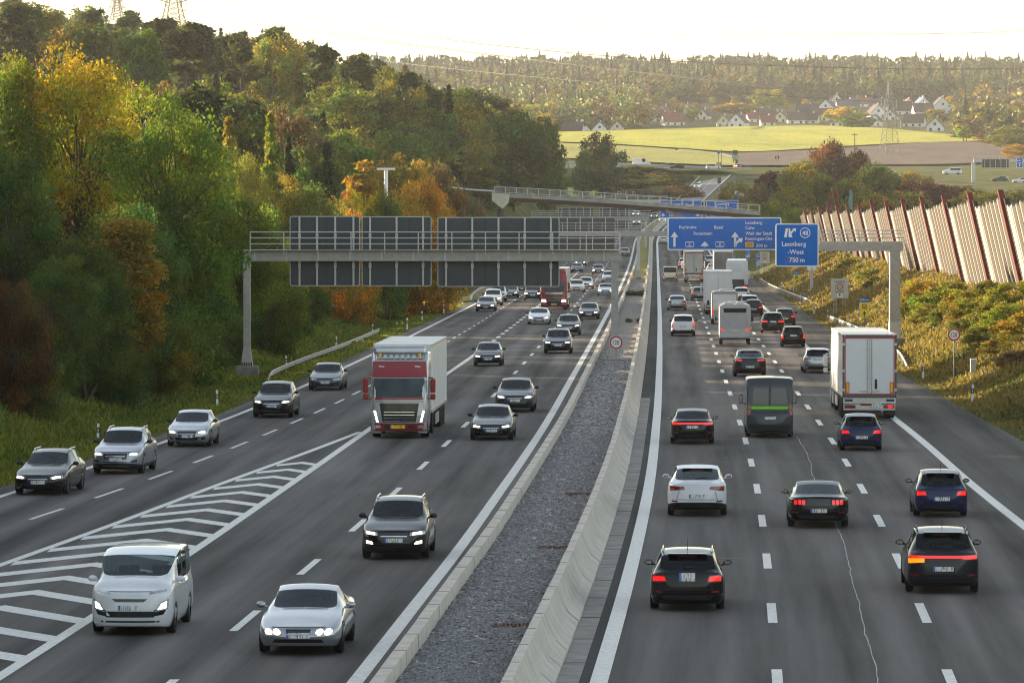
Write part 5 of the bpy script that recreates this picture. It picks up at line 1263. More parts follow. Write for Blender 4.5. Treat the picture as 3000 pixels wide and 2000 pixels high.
# gantry five with graffiti letters on its dark boards
d = 1230.; xa = P(1745, 585, d).x; xb = P(1955, 585, d).x; zt = P(1800, 585, d).z; zb_ = P(1800, 594, d).z; zg = float(zroad(d))
g = empty('sign_gantry', (xa, d, zg), 0, 'pale far gantry with railing behind the footbridge, carrying six small dark boards', 'gantry')
MB().box(((xb-xa)/2, 0, (zt+zb_)/2-zg), (xb-xa,.7,zt-zb_)).build('beam', GALVL, g); MB().box((xb-xa, 0, (zt-zg)/2), (.5,.5,zt-zg)).build('post', GALVL, g); railing(g, 0, xb-xa, zt-zg, 1.0, -.6, 2.0, r=.05)
for x0, x1, ch in ((830,882,''),(955,1017,'D'),(1026,1086,'R'),(1094,1150,'B'),(1163,1216,''),(1228,1290,'')):
    a = P(*q(x0, 548), d+.4); b = P(*q(x1, 494), d+.4); W_ = b.x-a.x; H_ = b.z-a.z
    mb = MB(); slab(mb, rrect(0, 0, W_, H_, .1), 0, .06); lb = f'small dark board with a yellow outlined letter {ch} on the pale far gantry' if ch else ('small dark board with scribbled marks, apart at the left of the pale far gantry' if x0 < 900 else ('small dark board right of the letter B board on the pale far gantry' if x0 < 1200 else 'small dark board at the right end of the pale far gantry'))
    o = tag(mb.build('sign_board', SLATE, loc=(a.x, d+.4, a.z)), lb, 'sign', 'small dark boards on the far gantry')
    if ch:
        mb = MB(); put_text(mb, ch, W_/2, .2, H_*.72, -.02, 1.15, 'c'); mb.build('graffiti_letter', mat('graffiti_yellow', (.50,.42,.12), rough=.6), o)
        mb = MB(); put_text(mb, ch, W_/2+.03, .3, H_*.55, -.03, .95, 'c'); mb.build('graffiti_inner', SLATE, o)  # inner letter in the board colour leaves a yellow outline
    else:
        mb = MB(); 
        for k_ in range(7): mb.box((W_*rnd.uniform(.15,.85), -.015, H_*rnd.uniform(.15,.85)), (.25,.01,.12), ry=rnd.uniform(-1,1))
        mb.build('graffiti_mark', mat('graffiti_grey', (.14,.17,.17), rough=.6), o)
# --- cantilever gantry on the right, d = 340 m
d = 340.; c = P(2621, 952, d); c.z = min(c.z, G(c.x, d)+.9); zt = P(2500, 707, d).z; zb_ = P(2500, 735, d).z; xa = P(2278, 720, d).x
g = empty('sign_gantry', c, 0, 'cantilever gantry with a square post on the right slope', 'gantry'); pw = .72
MB().box((0, 0, (zb_-c.z)/2), (pw,pw,zb_-c.z), bev=.02).build('post', GALV, g); MB().box(((xa-c.x)/2+.25, 0, (zt+zb_)/2-c.z), (c.x-xa+.55,.7,zt-zb_), bev=.02).build('beam', GALV, g)
MB().box((0, -.05, .55), (pw+.06,pw+.12,1.1), bev=.02).build('base_cover', GALVL, g); MB().box((0, 0, -.45), (1.3,1.3,.9), bev=.05).build('foundation', CONC2, g)
railing(g, xa-c.x, .5, zt-c.z, .75, -.5, 1.35)
s_ = .2126; q = lambda x, y: (1900+x*s_, 600+y*s_)
o, f, k = board('exit_sign', d-.6, *q(1750, 258), *q(2345, 852), 'square blue exit sign reading 48 Leonberg-West 750 m', 'sign', BLUE, r=.16, bw=.075)
mb = MB(); T = lambda s, x, y, h, w_=1.0, an='l': put_text(mb, s, *f(*q(x, y)), h*s_*k, -.02, w_, an)
T('Leonberg', 1838, 568, 66, .98); T('-West', 1918, 678, 66, .98); T('750 m', 1940, 790, 66, .95)
for pl in (((1866,446),(1905,446),(1920,322),(1890,322)), ((1930,446),(1950,446),(1985,446),(1962,400),(1950,322),(1930,322)), ((1955,410),(1975,400),(1985,375),(2010,352),(2022,375),(2036,324),(1978,326),(1992,338),(1968,360))):
    slab(mb, [f(*q(*v)) for v in pl], -.022, -.012)
cx_, cz_ = f(*q(2158, 385)); R1_ = 72*s_*k; R0_ = 62*s_*k; n = 36
vs = [(cx_+R1_*math.cos(2*math.pi*i/n), -.02, cz_+R1_*math.sin(2*math.pi*i/n)) for i in range(n)] + [(cx_+R0_*math.cos(2*math.pi*i/n), -.02, cz_+R0_*math.sin(2*math.pi*i/n)) for i in range(n)]
mb.add(vs, [(i, (i+1)%n, n+(i+1)%n, n+i) for i in range(n)]); put_text(mb, '48', cx_, cz_-33*s_*k, 66*s_*k, -.02, .95, 'c')
mb.build('lettering', WHT, o)
mb = MB(); a_ = f(*q(1882, 808)); b_ = f(*q(2102, 700)); slab(mb, [(a_[0],a_[1]),(b_[0],a_[1]),(b_[0],b_[1]),(a_[0],b_[1])], -.0145, -.0125); mb.build('overlay_sheet', mat('sign_blue_patch', (.002,.12,.48), rough=.4), o)
# --- round 120 signs
def speed_sign(px, py, rad, base, d, label):
    c = P(px, py, d); k = d/F; r = rad*k; zb = base
    o = empty('speed_sign', (c.x, d, zb), 0, label, 'road sign', 'round 120 speed limit signs')
    mb = MB(); mb.tube((0, .06, -.2), (0, .06, c.z-zb+r*.6), .038); mb.build('post', GALV, o)
    z = c.z-zb; n = 40
    def ring(R_, y0, y1, m_, name):
        mb = MB(); slab(mb, [(R_*math.cos(2*math.pi*i/n), z+R_*math.sin(2*math.pi*i/n)) for i in range(n)], y0, y1); return mb.build(name, m_, o)
    ring(r, 0, .03, WHT, 'sign_plate'); ring(r*.965, -.006, 0, SRED, 'red_ring'); ring(r*.73, -.012, -.006, WHT, 'white_field')
    mb = MB(); put_text(mb, '120', 0, z-r*.33, r*.66, -.018, .82, 'c'); mb.build('lettering', BLK, o)
speed_sign(1805, 1003, 20, float(zroad(307))+.45, 307., 'round 120 speed limit sign in front of the gantry middle post')
h_ = hit(2792, 1118); speed_sign(2795, 980, 19.5, h_.z-.1, h_.y, 'round 120 speed limit sign on a thin post on the right grass slope')
# --- signs on the right slope
def on_slope(px, py): 
    h = hit(px, py); return h
def panel_sign(name, px0, py0, px1, py1, base_y, label, face, cat='sign', border=None, posts=1, group=None):
    h = on_slope((px0+px1)/2, base_y); d = h.y; k = d/F
    o, f, kk = board(name, d, px0, py0, px1, py1, label, cat, face, border or face, r=.04, bw=.03, group=group)
    mb = MB(); zz = h.z - o.location.z
    if posts == 1: mb.tube((0, .12, zz-.3), (0, .12, (py1-py0)*k*.6), .045)
    else:
        for s in (-.25, .25):
            w_ = (px1-px0)*k*s
            for e in (-.12, .12): mb.tube((w_+e, .16, zz-.3), (w_+e, .16, (py1-py0)*k*.6), .03)
            nz = int(max(2, -zz/.35))
            for i in range(nz): mb.tube((w_-.12, .16, zz*(i+1)/nz), (w_+.12, .16, zz*i/nz), .018)
    mb.build('post', GALV, o); return o, f, k
# environmental zone signs
for (x0, y0, x1, y1, by, lb) in ((2434, 816, 2486, 874, 920, 'white Leonberg ZONE sign with red ring on lattice legs, nearest of the two'), (2225, 737, 2255, 772, 798, 'small distant white Leonberg ZONE sign with red ring, next to the countdown boards')):
    o, f, k = panel_sign('zone_sign', x0, y0, x1, y1, by, lb, OFFW, posts=2, group='environmental zone signs', border=GALVL)
    w_ = x1-x0; mb = MB(); put_text(mb, 'Leonberg', *f((x0+x1)/2, y0+w_*.20), w_*.115*k, -.02, 1.0, 'c'); put_text(mb, 'ZONE', *f((x0+x1)/2, y0+w_*.76), w_*.10*k, -.03, 1.0, 'c'); mb.build('lettering', BLK, o)
    a_ = f(x0+w_*.26, y0+w_*.80); b_ = f(x0+w_*.74, y0+w_*.25); mb = MB(); slab(mb, rrect(a_[0], a_[1], b_[0], b_[1], .03), -.016, -.012); mb.build('inner_frame', BLK, o)
    mb = MB(); e = .02; slab(mb, rrect(a_[0]+e, a_[1]+e, b_[0]-e, b_[1]-e, .03), -.020, -.016); mb.build('inner_plate', OFFW, o)
    c_ = f((x0+x1)/2, y0+w_*.46); n = 28; mb = MB(); rr = w_*.185*k
    vs = [(c_[0]+rr*s*math.cos(2*math.pi*i/n), -.026, c_[1]+rr*s*math.sin(2*math.pi*i/n)) for s in (1, .72) for i in range(n)]
    mb.add(vs, [(i, (i+1)%n, n+(i+1)%n, n+i) for i in range(n)]); mb.build('red_ring', SRED, o)
    mb = MB(); mb.box((c_[0], -.026, c_[1]), (rr*.9, .004, rr*.14)); mb.build('ring_text', mat('ring_grey', (.18,.16,.15), rough=.6), o)
    a_ = f(x0+w_*.34, y0+w_*1.06); b_ = f(x0+w_*.66, y0+w_*.84); mb = MB(); slab(mb, rrect(a_[0], a_[1], b_[0], b_[1], .02), -.018, -.012); s2 = mb.build('small_plate', WHT, o)
    mb = MB(); cc = ((a_[0]+b_[0])/2, (a_[1]+b_[1])/2+.06); slab(mb, [(cc[0]+.10*math.cos(2*math.pi*i/18), cc[1]+.10*math.sin(2*math.pi*i/18)) for i in range(18)], -.024, -.018); mb.build('green_badge', mat('badge_green', (.02,.25,.10), rough=.4), s2)
# yellow lorry detour signs
for (x0, y0, x1, y1, by, lb, diag) in ((2518, 886, 2547, 930, 962, 'yellow lorry route sign with a straight arrow and blue Heilbronn plate', 0), (2324, 804, 2343, 834, 866, 'small yellow lorry route sign with a slanted arrow and blue plate', 1)):
    o, f, k = panel_sign('detour_sign', x0, y0, x1, y1, by, lb, YEL, border=GALVL, group='yellow lorry route signs'); w_ = x1-x0
    mb = MB(); cx = (x0+x1)/2
    a_ = f(cx, y0+w_*1.42); b_ = f(cx, y0+w_*.85)
    if diag:
        slab(mb, [(a_[0]-.18, a_[1]+.02), (a_[0]-.12, a_[1]-.04), (a_[0]+.14, b_[1]-.16), (a_[0]+.08, b_[1]-.10)], -.02, -.012); slab(mb, [(a_[0]+.22, b_[1]), (a_[0]-.04, b_[1]-.04), (a_[0]+.18, b_[1]-.26)], -.02, -.012)
    else: arrow_up(mb, a_[0], a_[1], b_[1], .07, .30, y=-.02, head=.26)
    e1 = f(cx-w_*.22, y0+w_*.56); e2 = f(cx+w_*.22, y0+w_*.14); slab(mb, rrect(e1[0], e1[1], e2[0], e2[1], .04), -.02, -.012); mb.build('pictogram', BLK, o)
    mb = MB(); slab(mb, rrect(e1[0]+.05, e1[1]+.08, e2[0]-.05, e2[1]-.05, .02), -.026, -.02); mb.build('lorry_symbol', ORG, o)
    mb = MB(); 
    for s in (-.14, .02, .16): mb.box((s, -.018, e1[1]-.06), (.07,.012,.07))
    mb.build('lorry_wheel', BLK, o)
    a_ = f(x0, y0-w_*.02); b_ = f(x1, y0-w_*.46); mb = MB(); slab(mb, rrect(a_[0], a_[1]+.03, b_[0], b_[1], .03), -.0, .04); pl = mb.build('place_plate', BLUE, o)
    mb = MB(); put_text(mb, 'Heilbronn', 0, a_[1]+.14, .15, -.01, .82, 'c'); mb.build('lettering', WHT, pl)
# countdown boards with white slanted bars
for (x0, y0, x1, y1, by, n_, lb) in ((2185, 733, 2197, 758, 786, 2, 'blue countdown board with two white slanted bars'), (2215, 743, 2228, 783, 822, 3, 'blue countdown board with number 48 and three white slanted bars')):
    o, f, k = panel_sign('countdown_board', x0, y0, x1, y1, by, lb, BLUE, border=WHT, group='exit countdown boards'); mb = MB(); w_ = x1-x0; h_ = y1-y0
    for i in range(n_):
        yb = y1-h_*.06-i*w_*.42; a_ = f(x0+w_*.08, yb); b_ = f(x1-w_*.08, yb-w_*.36); th = w_*.24*k
        slab(mb, [(a_[0], a_[1]), (b_[0], b_[1]), (b_[0], b_[1]+th), (a_[0], a_[1]+th)], -.02, -.012)
    if n_ == 3: put_text(mb, '48', *f((x0+x1)/2, y0+h_*.25), w_*.42*k, -.02, 1, 'c'); put_text(mb, '300', *f((x0+x1)/2, y0+h_*.46), w_*.26*k, -.02, 1, 'c')
    else: put_text(mb, '200', *f((x0+x1)/2, y0+h_*.34), w_*.26*k, -.02, 1, 'c')
    mb.build('lettering', WHT, o)
o, f, k = panel_sign('kilometre_sign', 2346, 861, 2359, 870, 884, 'tiny blue kilometre plate behind the right guard rail', BLUE, border=WHT)
mb = MB(); put_text(mb, '238', *f(2352.5, 868), .10, -.02, 1, 'c'); mb.build('lettering', WHT, o)
# slim post with a white plate between the exit sign and the slope
h = on_slope(2378, 858); kk = h.y/F
o = empty('sign_post', (h.x, h.y, h.z), 0, 'pale steel post with a white plate rising behind the square exit sign', 'post')
MB().box((0,0,1.9), (.34,.34,3.8), bev=.01).build('post', GALVL, o); MB().box((0,-.22,(858-786)*kk), (27*kk,.05,12*kk)).build('white_plate', WHT, o); MB().box((0,-.25,(858-787)*kk), (.05,.02,8*kk)).build('mark', BLK, o); MB().box((0,0,.1), (1.0,1.0,.5), bev=.05).build('foundation', CONC, o)
# --- delineator posts
def delineator(px, ytop, ybase, label, side, d=None):
    h = on_slope(px, ybase); 
    r = road_at(px, ybase)
    if h is None: h = r
    k = h.y/F; H_ = min(1.25, max(.9, (ybase-ytop)*k))
    o = empty('delineator_post', (h.x, h.y, h.z-.03), rnd.uniform(-.15,.15), label, 'roadside post', 'white delineator posts along the carriageway'); o.rotation_euler[1] = rnd.uniform(-.04,.04)
    sec = lambda z, s: [(-.06*s, -.05, z), (.06*s, -.05, z), (.045*s, .06, z), (-.045*s, .06, z)]
    mb = MB(); mb.loft([sec(-.2,1), sec(H_*.52,1)]); mb.loft([sec(H_*.80,1), [(x, y, z+(.0 if x > 0 else .05)) for x, y, z in sec(H_*.98,.9)]]); mb.build('post', WHT, o)
    mb = MB(); mb.loft([sec(H_*.52,1.02), [(x, y, z+(.08 if x*side > 0 else 0)) for x, y, z in sec(H_*.76,1.02)]]); mb.build('black_band', BLK, o)
    MB().box((0, -.055, H_*.66), (.045,.012,.16)).build('reflector', mat('post_reflector', (.7,.7,.66), rough=.2), o)
for px, yt, yb, side, lb in ((286,1267,1295,1,'white delineator post peeking up behind the steel grey sport utility car'),(637,1142,1194,1,'white delineator post on the left verge between silver hatchback and black sport utility car'),(840,1051,1080,1,'white delineator post standing at the near end of the left guard rail'),
    (985,996,1020,1,'white delineator post behind the middle of the left guard rail'),(1092,958,980,1,'white delineator post at the rounded far end of the left guard rail'),(1193,930,966,1,'white delineator post just above the white trailer on the left verge'),(1237,914,941,1,'white delineator post, second above the trailer roof on the left verge'),
    (1300,892,918,1,'white delineator post under the right part of the gantry signs'),(1354,872,893,1,'white delineator post left of the far guard rail end'),(1400,846,856,1,'tiny white delineator post on the far left guard rail'),
    (2704,1063,1109,-1,'white delineator post beside the right rear of the big white trailer'),(2848,1124,1181,-1,'white delineator post nearest to the viewer on the right verge'),(2485,937,962,-1,'white delineator post below the yellow lorry route sign'),(2425,916,936,-1,'white delineator post left of the right guard rail start'),
    (2385,895,920,-1,'white delineator post below the nearest Leonberg ZONE sign'),(2344,872,895,-1,'white delineator post beside the tiny kilometre plate'),(2324,853,868,-1,'white delineator post below the small yellow sign'),(2289,835,848,-1,'small white delineator post behind the middle of the curved guard rail'),
    (2204,799,816,-1,'small white delineator post at the start of the curved guard rail'),(2153,743,755,-1,'tiny white delineator post on the far right verge'),(2163,757,771,-1,'tiny white delineator post left of the countdown boards')):
    delineator(px, yt, yb, lb, side)
# --- guard rails
def guard(pts, label, group=None, off=0):
    w3 = []
    for px, py in pts:
        h = on_slope(px, py); w3.append(Vector((h.x, h.y, h.z)))
    fx = pchip(sorted((v.y, v.x) for v in w3)); fz = pchip(sorted((v.y, v.z) for v in w3)); y0, y1 = min(v.y for v in w3), max(v.y for v in w3)
    ys = np.arange(y0, y1, 2.); o = empty('guard_rail', (float(fx(y0)), y0, float(fz(y0))), 0, label, 'guard rail', group); O = o.location
    def drop(t): return -.55*max(0, 1-(t-y0)/14)**1.5 if off else 0
    sgn = 1 if off >= 0 else -1
    rings = []
    prof = [(0,.36),(.05,.41),(.0,.47),(.0,.53),(.05,.58),(0,.63),(-.03,.63),(-.02,.53),(-.02,.47),(-.03,.36)]
    for y in ys: rings.append([(float(fx(y))+a*1.4-O.x, y-O.y, float(fz(y))+z+drop(y)-O.z) for a, z in prof])
    mb = MB(); mb.loft(rings, smooth=True); mb.build('rail', GALV, o)
    mb = MB(); 
    for y in ys[::1]: mb.box((float(fx(y))-O.x-.08*1, y-O.y, float(fz(y))-O.z+.22+drop(y)), (.06,.09,.66))
    mb.build('rail_posts', GALV, o)
    return o
guard([(778,1128),(830,1099),(900,1070),(1000,1033),(1060,1008),(1112,984)], 'galvanised guard rail with rounded end on the left verge, passing the gantry foot', 'guard rails', 1)
guard([(1378,880),(1395,866),(1415,854),(1438,843)], 'short distant guard rail on the left verge beyond the gantry', 'guard rails', 1)
guard([(2226,826),(2255,846),(2300,866),(2345,884),(2385,898)], 'curving pale guard rail on the right verge below the sunlit slope', 'guard rails', 1)
guard([(2432,946),(2460,957),(2500,974),(2560,1005),(2620,1044),(2662,1080)], 'guard rail beside the big white trailer on the right verge', 'guard rails', 1)
# --- grey roadside box and small things
h = on_slope(2851, 1107); o = empty('cabinet', (h.x, h.y, h.z-.05), 0, 'pale concrete roadside box standing on the right slope', 'cabinet'); k = h.y/F
MB().box((0, 0, .54), (17*k, .30, 1.10), bev=.03).build('housing', mat('box_concrete', (.46,.45,.42), rough=.8, var=.15, scale=3), o); MB().box((0, -.01, 1.10), (18*k, .34, .06), bev=.01).build('lid', WHT, o)
# --- white T shaped mast on the left
dm = 520.; a = P(1131, 573, dm); t_ = P(1131, 498, dm); g0 = G(a.x, dm)
o = empty('mast', (a.x, dm, g0), 0, 'white T shaped mast above the orange bushes', 'mast'); Hm = t_.z-g0
mb = MB(); mb.tube((0,0,0), (0,0,Hm), .24, .20, n=12); mb.build('mast_pole', WHT, o); MB().box((0,0,Hm+.1), (1.9,.5,.22), bev=.03).build('crossarm', WHT, o)
# ------------------------------------------------------------------ noise barrier on the right slope
FIN = mat('barrier_cream', (.30,.25,.18), rough=.7, var=.16, scale=1.2, bump=.1); FIN2 = mat('barrier_grey', (.27,.255,.23), rough=.8, var=.2, scale=1.0); FIN3 = mat('barrier_gap_shade', (.035,.026,.020), rough=.8, var=.2); RPOST = mat('barrier_red', (.16,.012,.012), rough=.5, var=.12, scale=2)
wx = lambda d: .0269*d + 25.; wz = lambda d: CZ - .016*d - 4.58 - .5
o = empty('noise_barrier', (wx(300), 300, wz(300)), 0, 'long leaning noise barrier of cream panels and red posts along the right slope', 'noise barrier'); O = Vector(o.location)
HB = 6.35; lean = -.235
def quadbox(mb, d0, d1, xo0, xo1, dep, h0, h1, m=0, zo=0.):
    """leaning slab between two stations: offset towards the road xo, thickness dep"""
    vs = []
    for d_, xo, hh in ((d0, xo0, h0), (d1, xo1, h1)):
        for t in (0, 1):
            for e in (0, dep):
                vs.append((wx(d_)-xo+e+lean*hh*t-O.x, d_-O.y, wz(d_)+hh*t+zo-O.z))
    mb.add(vs, [(0,1,3,2),(4,6,7,5),(0,2,6,4),(1,5,7,3),(0,4,5,1),(2,3,7,6)], m)
d = 262.; bay = 0
while d < 742:
    step = 30.9/8
    for k in range(8):
        q = d+k*step; tp = HB + .38 - .085*k + .05*math.sin(k*2.1)
        mb = MB(); quadbox(mb, q+1.35, q+step-1.35+1.1*(k > 5), .30, .30, .2, tp+.10, tp-.10, 0)
        # horizontal grooves are left to the bump; dark ribs paint the shade in the gaps between panels
        mb.build('panel', FIN if k < 6 else FIN2, o)
        mb = MB(); quadbox(mb, q-1.35, q+1.35, .33, .33, .3, tp-.05, tp-.05); mb.build('panel_rib', FIN3 if k < 7 else FIN2, o)
    mb = MB(); quadbox(mb, d-.6, d+.2, .56, .56, .36, HB+.9, HB+.9); mb.build('red_post', RPOST, o)
    if False:
        mb = MB(); quadbox(mb, d+15.1, d+16.0, .50, .50, .3, HB+.2, HB+.2); mb.build('red_post', RPOST, o)
    d += 30.9; bay += 1
# end panels turning away at the far end
e = wx(748); 
for k, (x0, y0, x1, y1) in enumerate(((2382,622,2392,762),(2393,626,2404,760),(2405,624,2416,762),(2417,626,2440,752),(2441,624,2462,750))):
    a = P(x0, y1, 752+k*2); b = P(x1, y0, 752+k*2); zz = min(a.z, wz(752))
    mb = MB(); mb.box(((a.x+b.x)/2-O.x, 752+k*2-O.y, (zz+b.z)/2-O.z), (b.x-a.x-.02,.3,b.z-zz), rz=(.15 if k < 3 else .7), ry=-.12); mb.build('end_panel', FIN2 if k in (3,) else FIN, o)
# slanted coloured poles behind the barrier end
TEAL = mat('teal_pole', (.10,.22,.21), rough=.5)
for k, (bx, by, tx, ty) in enumerate(((2428,622,2423,590),(2436,622,2429,565),(2448,622,2437,548),(2463,622,2444,531))):
    a = P(bx, by, 775+6*k); b = P(tx, ty, 775+6*k); g0 = wz(775)+1
    dr_ = (b-a).normalized(); a2 = a - dr_*((a.z-g0)/dr_.z)
    mb = MB(); mb.tube((0,0,0), b-a2, .13, n=6); tag(mb.build('slanted_pole', RPOST, loc=a2), ['shortest red slanted pole behind the far end of the noise barrier','second shortest red slanted pole behind the noise barrier end','second tallest red slanted pole behind the noise barrier end','tallest red slanted pole behind the noise barrier end'][k], 'pole', 'red slanted poles behind the noise barrier')
for k, (bx, ty) in enumerate(((2489,575),(2494,556),(2500,562))):
    a = P(bx, 624, 800); b = P(bx, ty, 800); g0 = wz(800)
    mb = MB(); mb.box((0, 0, (b.z-g0)/2), (.3,.3,b.z-g0), bev=.02); tag(mb.build('teal_pole', TEAL, loc=(a.x, 800+k*2, g0)), ['shortest of the three teal poles behind the noise barrier','tallest of the three teal poles behind the noise barrier','middle high teal pole, right one of the three'][k], 'pole', 'teal poles behind the noise barrier')
# ------------------------------------------------------------------ vegetation
def leaf_mat(name, trans=.45, own=False):
    m, nt, b = nodes(name); L = nt.links.new
    at = N(nt, 'ShaderNodeAttribute', attribute_name='tint')
    mx = N(nt, 'ShaderNodeMixRGB', blend_type='MULTIPLY', i_0=1.0)
    if own: mx.inputs[2].default_value = (1,1,1,1)
    else:
        oi = N(nt, 'ShaderNodeObjectInfo'); L(oi.outputs['Color'], mx.inputs[2])
    L(at.outputs['Color'], mx.inputs[1])
    b.inputs['Roughness'].default_value = .65; b.inputs['Specular IOR Level'].default_value = .25
    L(mx.outputs[0], b.inputs['Base Color'])
    tr = N(nt, 'ShaderNodeBsdfTranslucent'); g = N(nt, 'ShaderNodeMixRGB', blend_type='MULTIPLY', i_0=1.0); g.inputs[2].default_value = (1.3,1.25,.55,1)
    L(mx.outputs[0], g.inputs[1]); L(g.outputs[0], tr.inputs['Color'])
    ms = N(nt, 'ShaderNodeMixShader', i_0=trans); out = nt.nodes['Material Output']
    L(b.outputs[0], ms.inputs[1]); L(tr.outputs[0], ms.inputs[2]); L(ms.outputs[0], out.inputs['Surface'])
    return m
LEAF = leaf_mat('leaves'); LEAFS = leaf_mat('far_leaves', .35, True); LEAFD = leaf_mat('distant_leaves', .12, True)
BARK = mat('bark', (.085,.068,.052), rough=.9, var=.35, scale=5, bump=.5, bscale=14)
def unit(v): return v / np.maximum(np.linalg.norm(v, axis=-1, keepdims=True), 1e-9)
def leaves(cen, rad, n, size, rng, flat=.35, droop=0., aspect=.55, shell=.5):
    """n leaf sprays (rhombic quads) per clump, scattered through each clump's volume"""
    C = len(cen); M_ = C*n
    c = np.repeat(cen, n, 0); r = np.repeat(rad, n, 0)
    dv = unit(rng.normal(size=(M_,3))); rr = (shell + (1-shell)*rng.rand(M_,1))
    p = c + dv*r*rr*(.75+.5*rng.rand(M_,1))
    nrm = unit(dv*.7 + rng.normal(size=(M_,3))*.7 + np.array([0,0,flat]))
    t = unit(np.cross(nrm, rng.normal(size=(M_,3)))); t[:,2] -= droop; t = unit(t); bt = unit(np.cross(nrm, t))
    s = size*(.5+1.1*rng.rand(M_,1)**1.5); a = t*s; b_ = bt*s*aspect
    V = np.stack([p-a, p-b_*.9+a*.1, p+a, p+b_*.9+a*.1], 1).reshape(-1,3)
    ct = np.repeat(.62+.76*rng.rand(C,1), n, 0); lt = .7+.6*rng.rand(M_,1); hue = 1+.22*rng.normal(size=(C,1)); hue = np.repeat(hue, n, 0)*(1+.12*rng.normal(size=(M_,1)))
    col = np.concatenate([ct*lt*np.clip(hue,.6,1.7), ct*lt*np.ones((M_,1)), ct*lt*np.clip(2-hue,.6,1.4)], 1)
    return V, np.repeat(col, 4, 0)
def quads(n): return np.arange(n*4).reshape(-1,4)
def limbs(mb, trunk, tops, r0, rng, frac=.5):
    for q in tops:
        zt = trunk[0] + (trunk[1]-trunk[0])*(.25+.7*rng.rand()); a = Vector((trunk[2]*zt*.02, 0, zt)); b_ = Vector(q)
        m_ = a.lerp(b_, .5) + Vector((rng.normal()*.2, rng.normal()*.2, .35)); mb.tube(a, m_, r0*.42, r0*.28, n=5, caps=False); mb.tube(m_, b_, r0*.28, r0*.07, n=5, caps=False)
def broad(kind, seed, nc=60, nl=120, size=.34):
    """unit tree 15 m high; returns (crown mesh, trunk mesh, width)"""
    rng = np.random.RandomState(seed); H = 15.
    cz, rz, rx = {'round': (9.0,5.6,5.6), 'tall': (9.2,5.6,4.0), 'column': (8.4,6.4,2.2), 'multi': (7.6,7.0,4.6), 'bush': (6.3,8.0,8.0)}[kind]
    cen = []
    lob = [(unit(rng.normal(size=3)), .75+.5*rng.rand()) for _ in range(9)]
    while len(cen) < nc:
        dv = unit(rng.normal(size=3)); 
        k = 1 + sum((amp-1)*max(0, float(dv@l))**3 for l, amp in lob)
        q = dv*np.array([rx,rx,rz])*k*(.35+.65*rng.rand()**.45)
        if kind == 'bush' and q[2] < -5.0: continue
        if kind in ('round','tall') and q[2] < -rz*.8: continue
        if kind == 'column': q[:2] *= np.clip(1.15-(q[2]+rz)/(2*rz)*.85, .2, 1.1)
        cen.append(q + [0,0,cz])
    cen = np.array(cen); R_ = {'round':1.55,'tall':1.3,'column':.85,'multi':1.35,'bush':2.1}[kind]*(.7+.6*rng.rand(nc,1))*np.array([1.1,1.1,.8])
    V, col = leaves(cen, R_, nl, size, rng, droop=.25 if kind == 'column' else .1)
    ztop = np.percentile(V[:,2], 99.7); V[:,2] = np.where(V[:,2] > 0, V[:,2]*H/ztop, V[:,2]*.2)
    w_ = (np.percentile(V[:,0],98)-np.percentile(V[:,0],2)); 
    mb = MB(); r0 = {'round':.32,'tall':.30,'column':.16,'multi':.22,'bush':.18}[kind]
    if kind in ('multi','bush'):
        for k in range(5 if kind == 'multi' else 7):
            a = 2*math.pi*k/5+rng.rand(); t_ = cen[rng.randint(nc)]; mb.tube((.4*math.cos(a),.4*math.sin(a),-.6), (t_[0]*.35, t_[1]*.35, t_[2]*.5), r0, r0*.6, n=6, caps=False); mb.tube((t_[0]*.35, t_[1]*.35, t_[2]*.5), tuple(t_), r0*.6, r0*.15, n=5, caps=False)
    else:
        mb.tube((0,0,-.8), (0,0,2.2), r0*1.35, r0, n=9, caps=False); mb.tube((0,0,2.2), (.1,.1,cz+rz*.45), r0, r0*.2, n=8, caps=False)
    limbs(mb, (2.2, cz+rz*.3, 1), cen[rng.permutation(nc)[:int(nc*.8)]], r0, rng)
    cm = np_mesh('crown', V, quads(len(V)//4), LEAF, col); return cm, mb.mesh(BARK, 'trunk'), w_
def conifer(kind, seed, size=.5, dens=1.0):
    rng = np.random.RandomState(seed); H = 15.; Vs = []; Cs = []; mb = MB()
    if kind == 'pine':
        mb.tube((0,0,-.8), (.2,.1,13.5), .22, .08, n=7, caps=False); nc = 26; cen = []
        for k in range(nc):
            z = 8.+6.6*rng.rand()**.8; r = (2.4-(z-8)*.22)*math.sqrt(rng.rand()); a = rng.rand()*6.28; cen.append((r*math.cos(a), r*math.sin(a), z)); mb.tube((.15,.08,z-.8), cen[-1], .06, .02, n=4, caps=False)
        V, col = leaves(np.array(cen), np.array([[1.05,1.05,.5]])*(.7+.6*rng.rand(nc,1)), int(90*dens), size*.8, rng, flat=.9, aspect=.35); w_ = 4.8
    else:
        mb.tube((0,0,-.8), (0,0,14.6), .2, .03, n=7, caps=False); cen = []; rad = []
        z = 1.2; R0 = 2.9 if kind == 'spruce' else 2.2
        while z < 14.4:
            f = (14.9-z)/13.9; n_ = max(3, int(7*f+2))
            for k in range(n_):
                a = 6.28*k/n_+rng.rand()*.8; Rr = R0*f*(.75+.4*rng.rand()); 
                for s_ in (.35,.7,1.0):
                    cen.append((Rr*s_*math.cos(a), Rr*s_*math.sin(a), z-.30*Rr*s_+.1*rng.normal())); rad.append((.30+.32*f,.30+.32*f,.20))
                mb.tube((0,0,z), cen[-1], .03, .01, n=4, caps=False)
            z += .55+.35*rng.rand()
        V, col = leaves(np.array(cen), np.array(rad), max(4, int(16*dens)), size*.62, rng, flat=.6, droop=.55, aspect=.34, shell=.2); w_ = 2*R0
    return np_mesh('crown', V, quads(len(V)//4), LEAF, col), mb.mesh(BARK, 'trunk'), w_
PROT = {}
